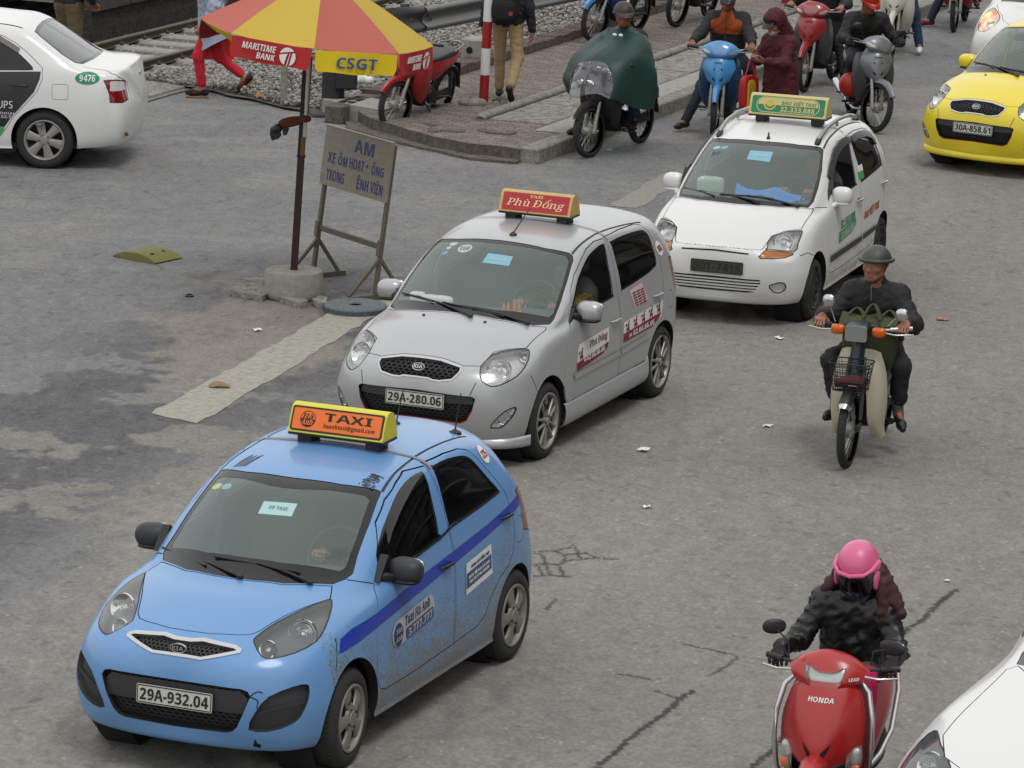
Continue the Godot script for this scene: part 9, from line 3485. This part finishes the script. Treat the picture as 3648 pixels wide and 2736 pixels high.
	person("person in dark trousers and maroon sneakers on the red motorbike at the top edge",at,h,rider({"trousers": M.jeans,"shoes": mat("shoe_maroon",Color(.36,.08,.12),.7),"feet": [Vector3(.22,.36,.0),Vector3(-.38,.085,.22)],"toes": [Vector3(.1,0,1).normalized(),Vector3(-.8,0,.6).normalized()]}))
	walkers()
	drivers()

func spotted() -> StandardMaterial3D:
	var im := Image.create(128,128,false,Image.FORMAT_RGB8)
	im.fill(Color(.05,.06,.12))
	var rng := RandomNumberGenerator.new()
	rng.seed = 8
	for k in 60:
		var c := [Color(.45,.52,.70),Color(.16,.22,.45),Color(.30,.36,.58)][k % 3] as Color
		im.fill_rect(Rect2i(rng.randi() % 120,rng.randi() % 120,4 + rng.randi() % 6,3 + rng.randi() % 4),c)
	return mat("scarf",Color.WHITE,.9,.0,{"albedo_texture": ImageTexture.create_from_image(im),"uv1_triplanar": true,"uv1_scale": Vector3(7,7,7)})

func hair_locks(hd: Vector3,b: Basis) -> Array:
	var r := []
	var rng := RandomNumberGenerator.new()
	rng.seed = 17
	for e in [-1.0,1.0]:
		for k in 5:
			var p := hd + b * Vector3(.10 * e,-.04 - .01 * k,-.03 - .02 * k)
			var d := Vector3(.55 * e + rng.randf_range(-.2,.2),-.75,rng.randf_range(-.15,.35)).normalized()
			for s in (5 if e > 0 else 3):
				var q := p + d * .052
				r.append([p,q,.030 - s * .002,.028 - s * .003])
				p = q
				d = (d + Vector3(rng.randf_range(-.35,.35) + .1 * e,-.35,rng.randf_range(-.3,.3))).normalized()
	for k in 4:
		r.append([hd + b * Vector3((k - 1.5) * .05,-.03,-.10),hd + Vector3((k - 1.5) * .06,-.22,-.14),.04,.035])
	return r

func poncho(at: Vector3,h: float) -> void:
	var t := thing("poncho","dark green rain poncho spread over the rider and his handlebars","poncho",at,h)
	var rows := []
	var ng := [[.075,1.335,-.13,.07,.07],[.14,1.30,-.13,.13,.12],[.26,1.25,-.10,.17,.18],[.36,1.14,-.02,.31,.28],[.43,1.03,.05,.46,.38],[.46,.89,.06,.58,.46],[.46,.74,.06,.66,.52],[.44,.60,.06,.68,.54]]
	var rng := RandomNumberGenerator.new()
	rng.seed = 21
	var nzz := noise(19,.9,2)
	for i in ng.size():
		var q: Array = ng[i]
		var row := []
		for k in 25:
			var a := TAU * k / 24.0
			var c := cos(a)
			var s := sin(a)
			var front := maxf(.0,c)
			var rx: float = q[0]
			var rz: float = q[3] if c > .0 else q[4]
			var y: float = q[1]
			var f := clampf((i - 2) / 5.0,.0,1.0)
			# held up over the handlebars in front,draped in folds elsewhere
			y += f * (.10 * front + .06 * sin(a * 3.0 + .7) - .10 * maxf(.0,-c))
			if i >= 6:
				y += .10 * pow(absf(s),3) * (1.0 if s < .0 else -.4) - .05 * front
			var fold := f * .05 * sin(a * 7.0 + i * .55) + f * .05 * nzz.get_noise_2d(k * 3.0,i * 2.0)
			row.append(Vector3(s * (rx + fold),y,q[2] + c * (rz + fold)))
		rows.append(row)
	var g := G.new()
	g.patch(rows,3,2,.0,Vector3(0,.6,0))
	for i in g.v.size():
		g.v[i] += g.n[i] * .022 * nzz.get_noise_3d(g.v[i].x * 14.0,g.v[i].y * 8.0,g.v[i].z * 14.0)
	var win := cut(g,"front",smooth2(pv2([-.27,.60,-.29,.80,-.20,.99,.0,1.04,.17,1.0,.27,.82,.24,.62,.0,.55]),3),.0)
	part("cloth",g,mat("poncho_green",Color(.11,.215,.195),.45,.0,{"metallic_specular": .4}),t)
	var crumple := noise(23,9.0,2)
	for i in win.v.size():
		var d := crumple.get_noise_3d(win.v[i].x,win.v[i].y,win.v[i].z)
		win.n[i] = (win.n[i] + Vector3(crumple.get_noise_3d(win.v[i].x + 5.0,win.v[i].y,0),crumple.get_noise_3d(win.v[i].x,win.v[i].y + 9.0,0),0) * 1.1).normalized()
		win.v[i] += win.n[i] * .008 * d
	part("clear_window",win,glass("clear_plastic",Color(.55,.55,.58,.38)),t)
	g = G.new()
	for e in [[.0,.0],[.075,.0]]:
		g.ball(Vector3(-.02 + e[0],1.262,.055),Vector3(.028,.02,.012),Basis(),6,10)
	g.box(Vector3(.02,1.225,.072),Vector3(.12,.012,.006),Basis(Vector3.RIGHT,-.5),.002)
	part("white_print",g,M.white_print,t)

func walkers() -> void:
	# woman in maroon,counting money beside the blue motorbike
	var at := Vector3(2.83,0,-44.15)
	var h := -.85
	var hd := Vector3(0,1.36,.10)
	var gz := Vector3(.55,0,0)
	var p := person("woman in hooded maroon coat and mask standing beside the light blue motorbike",at,h,{"scale": .92,"pelvis": Vector3(0,.84,-.03),"neck": Vector3(0,1.23,.02),"head": hd,"gaze": gz,"hands": [Vector3(.09,.98,.33),Vector3(-.06,1.0,.30)],"fore": [Vector3(-.35,.1,1),Vector3(.45,0,1)],"palm": [Vector3(-.3,1,.0),Vector3(.6,.4,.2)],"curl": .45,"feet": [Vector3(.10,.08,.0),Vector3(-.10,.08,.03)],"toes": [Vector3(.1,0,1).normalized(),Vector3(-.1,0,1).normalized()],"jacket": mat("maroon_cloth",Color(.27,.035,.085),.8),"trousers": M.black_cloth,"shoes": M.shoe_black,"skirt": .30,"bulk": 1.08,"face": false,"folds": .014,"elbow": Vector3(.7,-.7,-.3)})
	var b := Basis.from_euler(gz)
	var g := nets([[hd + b * Vector3(0,.05,-.035),hd + b * Vector3(0,.05,.0),.118,.112],[hd + b * Vector3(0,-.06,-.05),hd + b * Vector3(0,-.16,-.06),.105,.11]],.014,.04,.010,6)
	var hood := G.new()
	for i in range(0,g.v.size(),3):
		var c := (g.v[i] + g.v[i + 1] + g.v[i + 2]) / 3.0 - hd
		var q := b.inverse() * c
		if q.z < .055 or q.y > .11:
			copy(g,i,hood)
	part("hood",hood,M.maroon_cloth,p)
	g = G.new()
	g.ball(hd + b * Vector3(0,-.05,.055),Vector3(.062,.055,.062),b,8,14)
	part("face_mask",g,mat("mask_pale",Color(.66,.62,.62),.9),p)
	g = G.new()
	var rows := []
	for i in 3:
		var row := []
		for k in 5:
			var a := PI * (.2 + .6 * k / 4.0)
			row.append(hd + b * Vector3(cos(a) * .095,.075 - i * .012,sin(a) * .10 + i * .035 * sin(a)))
		rows.append(row)
	g.patch(rows,3,3,.004,hd)
	part("cap_peak",g,M.black,p)
	g = G.new()
	pillow(g,Vector3(.03,1.03,.42),Vector3(.035,.012,.06),Basis(Vector3.UP,.4),4.0)
	var w := single("wallet",g,mat("wallet_grey",Color(.40,.42,.42),.5),"small grey purse held in the maroon-coated woman's hands","purse")
	w.transform = p.transform
	var t := thing("shopping_bag","red and yellow shopping bag hanging from the maroon-coated woman's arm","bag",at,h)
	g = G.new()
	pillow(g,Vector3(-.20,.58,.26),Vector3(.055,.20,.14),Basis(Vector3.UP,.2),5.0)
	part("bag",g,mat("bag_red",Color(.68,.09,.06),.6),t)
	g = G.new()
	pillow(g,Vector3(-.155,.55,.28),Vector3(.03,.19,.075),Basis(Vector3.UP,.2),5.0)
	part("yellow_side",g,mat("bag_yellow",Color(.72,.58,.14),.6),t)
	g = G.new()
	for e in [.18,.33]:
		g.tube([Vector3(-.20,.76,e),Vector3(-.19,.95,lerpf(e,.24,.6)),Vector3(-.17,1.02,.24)],[.010],6,true,1.5,.4)
	part("strap",g,M.bag_red,t)
	# man in beige trousers walking away with a backpack
	at = Vector3(-.17,.15,-45.95)
	h = 2.95
	p = person("man in beige trousers and black jacket walking away along the pavement",at,h,{"pelvis": Vector3(0,.93,0),"neck": Vector3(0,1.42,.02),"head": Vector3(0,1.58,.05),"hands": [Vector3(.30,.83,.05),Vector3(-.29,.80,.02)],"fore": [Vector3(-.1,-1,.12),Vector3(.1,-1,.12)],"palm": [Vector3(-1,0,0),Vector3(1,0,0)],"curl": .3,"feet": [Vector3(.10,.09,.12),Vector3(-.10,.17,-.27)],"toes": [Vector3(.1,0,1).normalized(),Vector3(-.05,-.75,.65).normalized()],"toe_up": [Vector3.UP,Vector3(0,.65,.75)],"jacket": M.black_cloth,"trousers": mat("beige_cloth",Color(.60,.505,.37),.9),"shoes": M.shoe_black,"legs": .97,"cuff": .05,"elbow": Vector3(.5,-.2,-.9),"hem": .0})
	t = thing("backpack","black backpack with a small orange patch on the walking man's back","backpack",at,h)
	g = G.new()
	pillow(g,Vector3(0,1.17,-.18),Vector3(.17,.24,.095),Basis(Vector3.RIGHT,.06),4.0)
	pillow(g,Vector3(0,1.06,-.26),Vector3(.14,.12,.045),Basis(),4.5)
	part("pack",g,mat("pack_black",Color(.05,.05,.055),.8),t)
	g = G.new()
	for e in [-1.0,1.0]:
		g.tube([Vector3(.09 * e,1.40,-.10),Vector3(.12 * e,1.42,.03),Vector3(.14 * e,1.25,.13),Vector3(.15 * e,1.0,-.10)],[.016],6,true,1.4,.4)
	part("strap",g,M.black_cloth,t)
	g = G.new()
	g.box(Vector3(-.09,1.03,-.303),Vector3(.045,.045,.008),Basis(),.002)
	part("patch",g,mat("patch_orange",Color(.50,.22,.07),.7),t)
	# walker in red trousers and white coat,head beyond the picture
	at = Vector3(-3.52,0,-46.50)
	h = -1.50
	p = person("person in red trousers and pale coat walking across the road",at,h,{"pelvis": Vector3(0,.90,.05),"neck": Vector3(0,1.38,.16),"head": Vector3(0,1.54,.20),"hands": [Vector3(.26,.86,.16),Vector3(-.20,.92,.02)],"palm": [Vector3(-1,0,0),Vector3(1,0,0)],"curl": .7,"feet": [Vector3(.07,.09,.16),Vector3(-.06,.22,-.34)],"toes": [Vector3(0,0,1),Vector3(0,-.72,.70).normalized()],"toe_up": [Vector3.UP,Vector3(0,.70,.72)],"jacket": mat("pale_cloth",Color(.58,.61,.67),.7),"trousers": mat("red_cloth",Color(.72,.10,.18),.85),"shoes": mat("slipper_dark",Color(.06,.05,.09),.8),"bulk": 1.05,"folds": .02,"elbow": Vector3(.4,-.4,-.9),"cuff": .09,"legs": .98,"hem": .0})
	g = G.new()
	for q in [[Vector3(.07,.035,.22),Vector3(0,0,1),Vector3.UP],[Vector3(-.06,.135,-.325),Vector3(0,-.72,.70),Vector3(0,.70,.72)]]:
		var bb := Basis(q[2].cross(q[1]).normalized(),q[2].normalized(),q[1].normalized())
		pillow(g,q[0] - bb.y * .025,Vector3(.045,.013,.135),bb,3.0)
	part("sole",g,mat("sole_tan",Color(.50,.38,.20),.8),p)
	g = G.new()
	for q in [[Vector3(.07,.06,.25),Vector3(0,0,1),Vector3.UP],[Vector3(-.06,.15,-.29),Vector3(0,-.72,.70),Vector3(0,.70,.72)]]:
		var bb := Basis(q[2].cross(q[1]).normalized(),q[2].normalized(),q[1].normalized())
		pillow(g,q[0],Vector3(.044,.026,.04),bb,2.4)
	part("slipper_band",g,mat("band_red",Color(.40,.07,.10),.8),p)
	# the coat hangs open behind
	g = G.new()
	rows = []
	for i in 6:
		var f := i / 5.0
		var row := []
		for k in 9:
			var a := TAU * k / 8.0
			row.append(Vector3(cos(a) * (.165 + .07 * f),1.08 - f * (.44 - .12 * sin(a)),.08 - .03 * f - sin(a) * (.145 + .13 * f * (.6 + .4 * sin(a))) + .018 * sin(a * 8.0) * f))
		rows.append(row)
	g.patch(rows,3,3,.006,Vector3(0,.8,0))
	part("coat_tail",g,M.pale_cloth,p)
	t = thing("carrier_bag","bright orange plastic bag carried by the walker in red trousers","bag",at,h)
	g = G.new()
	rows = []
	for i in 6:
		var f := i / 5.0
		var row := []
		for k in 13:
			var a := TAU * k / 12.0
			row.append(Vector3(-.20 + cos(a) * (.02 + .06 * sqrt(f)),.88 - f * .46,.04 + sin(a) * (.04 + .21 * sqrt(f)) + .01 * sin(k * 3.0 + i)))
		rows.append(row)
	g.patch(rows,3,2,.0,Vector3(-.2,.6,.04))
	part("bag",g,mat("orange_plastic",Color(.80,.17,.03),.4,.0,{"backlight_enabled": true,"backlight": Color(.5,.1,.02)}),t)
	# person in khaki trousers behind the white saloon
	at = Vector3(-5.32,0,-47.3)
	person("person in khaki trousers and dark jacket behind the white saloon taxi",at,2.6,{"pelvis": Vector3(0,.93,0),"neck": Vector3(0,1.42,.02),"head": Vector3(0,1.58,.05),"hands": [Vector3(.24,.95,.16),Vector3(-.24,.95,.16)],"feet": [Vector3(.10,.09,.12),Vector3(-.10,.09,-.1)],"toes": [Vector3(.1,0,1).normalized(),Vector3(-.1,0,1).normalized()],"jacket": mat("dark_navy_cloth",Color(.055,.075,.085),.8),"trousers": mat("khaki_cloth",Color(.34,.29,.20),.9),"shoes": M.shoe_black,"legs": 1.15,"hem": .03})

func drivers() -> void:
	for q in [["driver in a dark jacket at the wheel of the light blue taxi",Vector3(-1.122,0,-23.271),-.3881,M.dark_grey_cloth,.0],["driver with yellow plaid sleeve at the wheel of the silver taxi",Vector3(-.002,0,-30.748),-.3906,plaid(),.03],["driver in dark clothes at the wheel of the white taxi",Vector3(2.301,0,-36.12),-.3291,M.black_cloth,.0]]:
		person(q[0],q[1],q[2],{"cell": .03,"pelvis": Vector3(.34,.52,-.12),"neck": Vector3(.34,.98,-.24),"head": Vector3(.34,1.14,-.19),"hands": [Vector3(.47 + q[4] * 2.0,.98,.36),Vector3(.20,.98,.36)],"fore": [Vector3(-.2,.3,1),Vector3(.2,.3,1)],"elbow": Vector3(.9,-.5,-.1),"feet": [Vector3(.42,.38,.62),Vector3(.26,.38,.62)],"toes": [Vector3(0,.3,1).normalized(),Vector3(0,.3,1).normalized()],"jacket": q[3],"trousers": M.dark_grey_cloth,"shoes": M.shoe_black})

func plaid() -> StandardMaterial3D:
	var im := Image.create(64,64,false,Image.FORMAT_RGB8)
	for y in 64:
		for x in 64:
			var a := (x % 32) < 12
			var b := (y % 32) < 12
			var c := Color(.12,.11,.09)
			if a and b:
				c = Color(.55,.45,.12)
			elif a or b:
				c = Color(.36,.30,.10)
			if x % 32 == 20 or y % 32 == 20:
				c = Color(.45,.42,.30)
			im.set_pixel(x,y,c)
	return mat("plaid",Color.WHITE,.9,.0,{"albedo_texture": ImageTexture.create_from_image(im),"uv1_triplanar": true,"uv1_scale": Vector3(6,6,6)})

func _ready() -> void:
	var cam := Camera3D.new()
	cam.name = "camera"
	cam.fov = rad_to_deg(2.0 * atan(384.0 / 4054.6))
	cam.position = Vector3(0,7.163,0)
	cam.basis = Basis(Vector3.RIGHT,-.2213) * Basis(Vector3.BACK,.0296)
	cam.near = .5
	cam.far = 400.0
	add_child(cam)
	cam.make_current()
	var env := Environment.new()
	var sky := ProceduralSkyMaterial.new()
	sky.sky_top_color = Color(.885,.89,.89)
	sky.sky_horizon_color = Color(.83,.835,.835)
	sky.ground_bottom_color = Color(.3,.3,.3)
	sky.ground_horizon_color = Color(.55,.55,.55)
	env.background_mode = Environment.BG_SKY
	env.sky = Sky.new()
	env.sky.sky_material = sky
	env.tonemap_mode = Environment.TONE_MAPPER_LINEAR
	env.tonemap_exposure = 1.42
	env.sdfgi_enabled = true
	env.ssao_enabled = true
	env.ssil_enabled = true
	var we := WorldEnvironment.new()
	we.name = "world"
	we.environment = env
	add_child(we)
	var sun := DirectionalLight3D.new()
	sun.name = "sun"
	sun.light_energy = .3
	sun.light_angular_distance = 20.0
	sun.shadow_enabled = true
	sun.rotation_degrees = Vector3(-65,30,0)
	add_child(sun)
	car_materials()
	people_materials()
	for f in [place,street_things,blue_taxi,silver_taxi,white_taxi,left_taxi,yellow_taxi,corner_car,far_car,riders,shop_houses]:
		var t0 := Time.get_ticks_msec()
		f.call()
		print(f.get_method()," ",Time.get_ticks_msec() - t0)
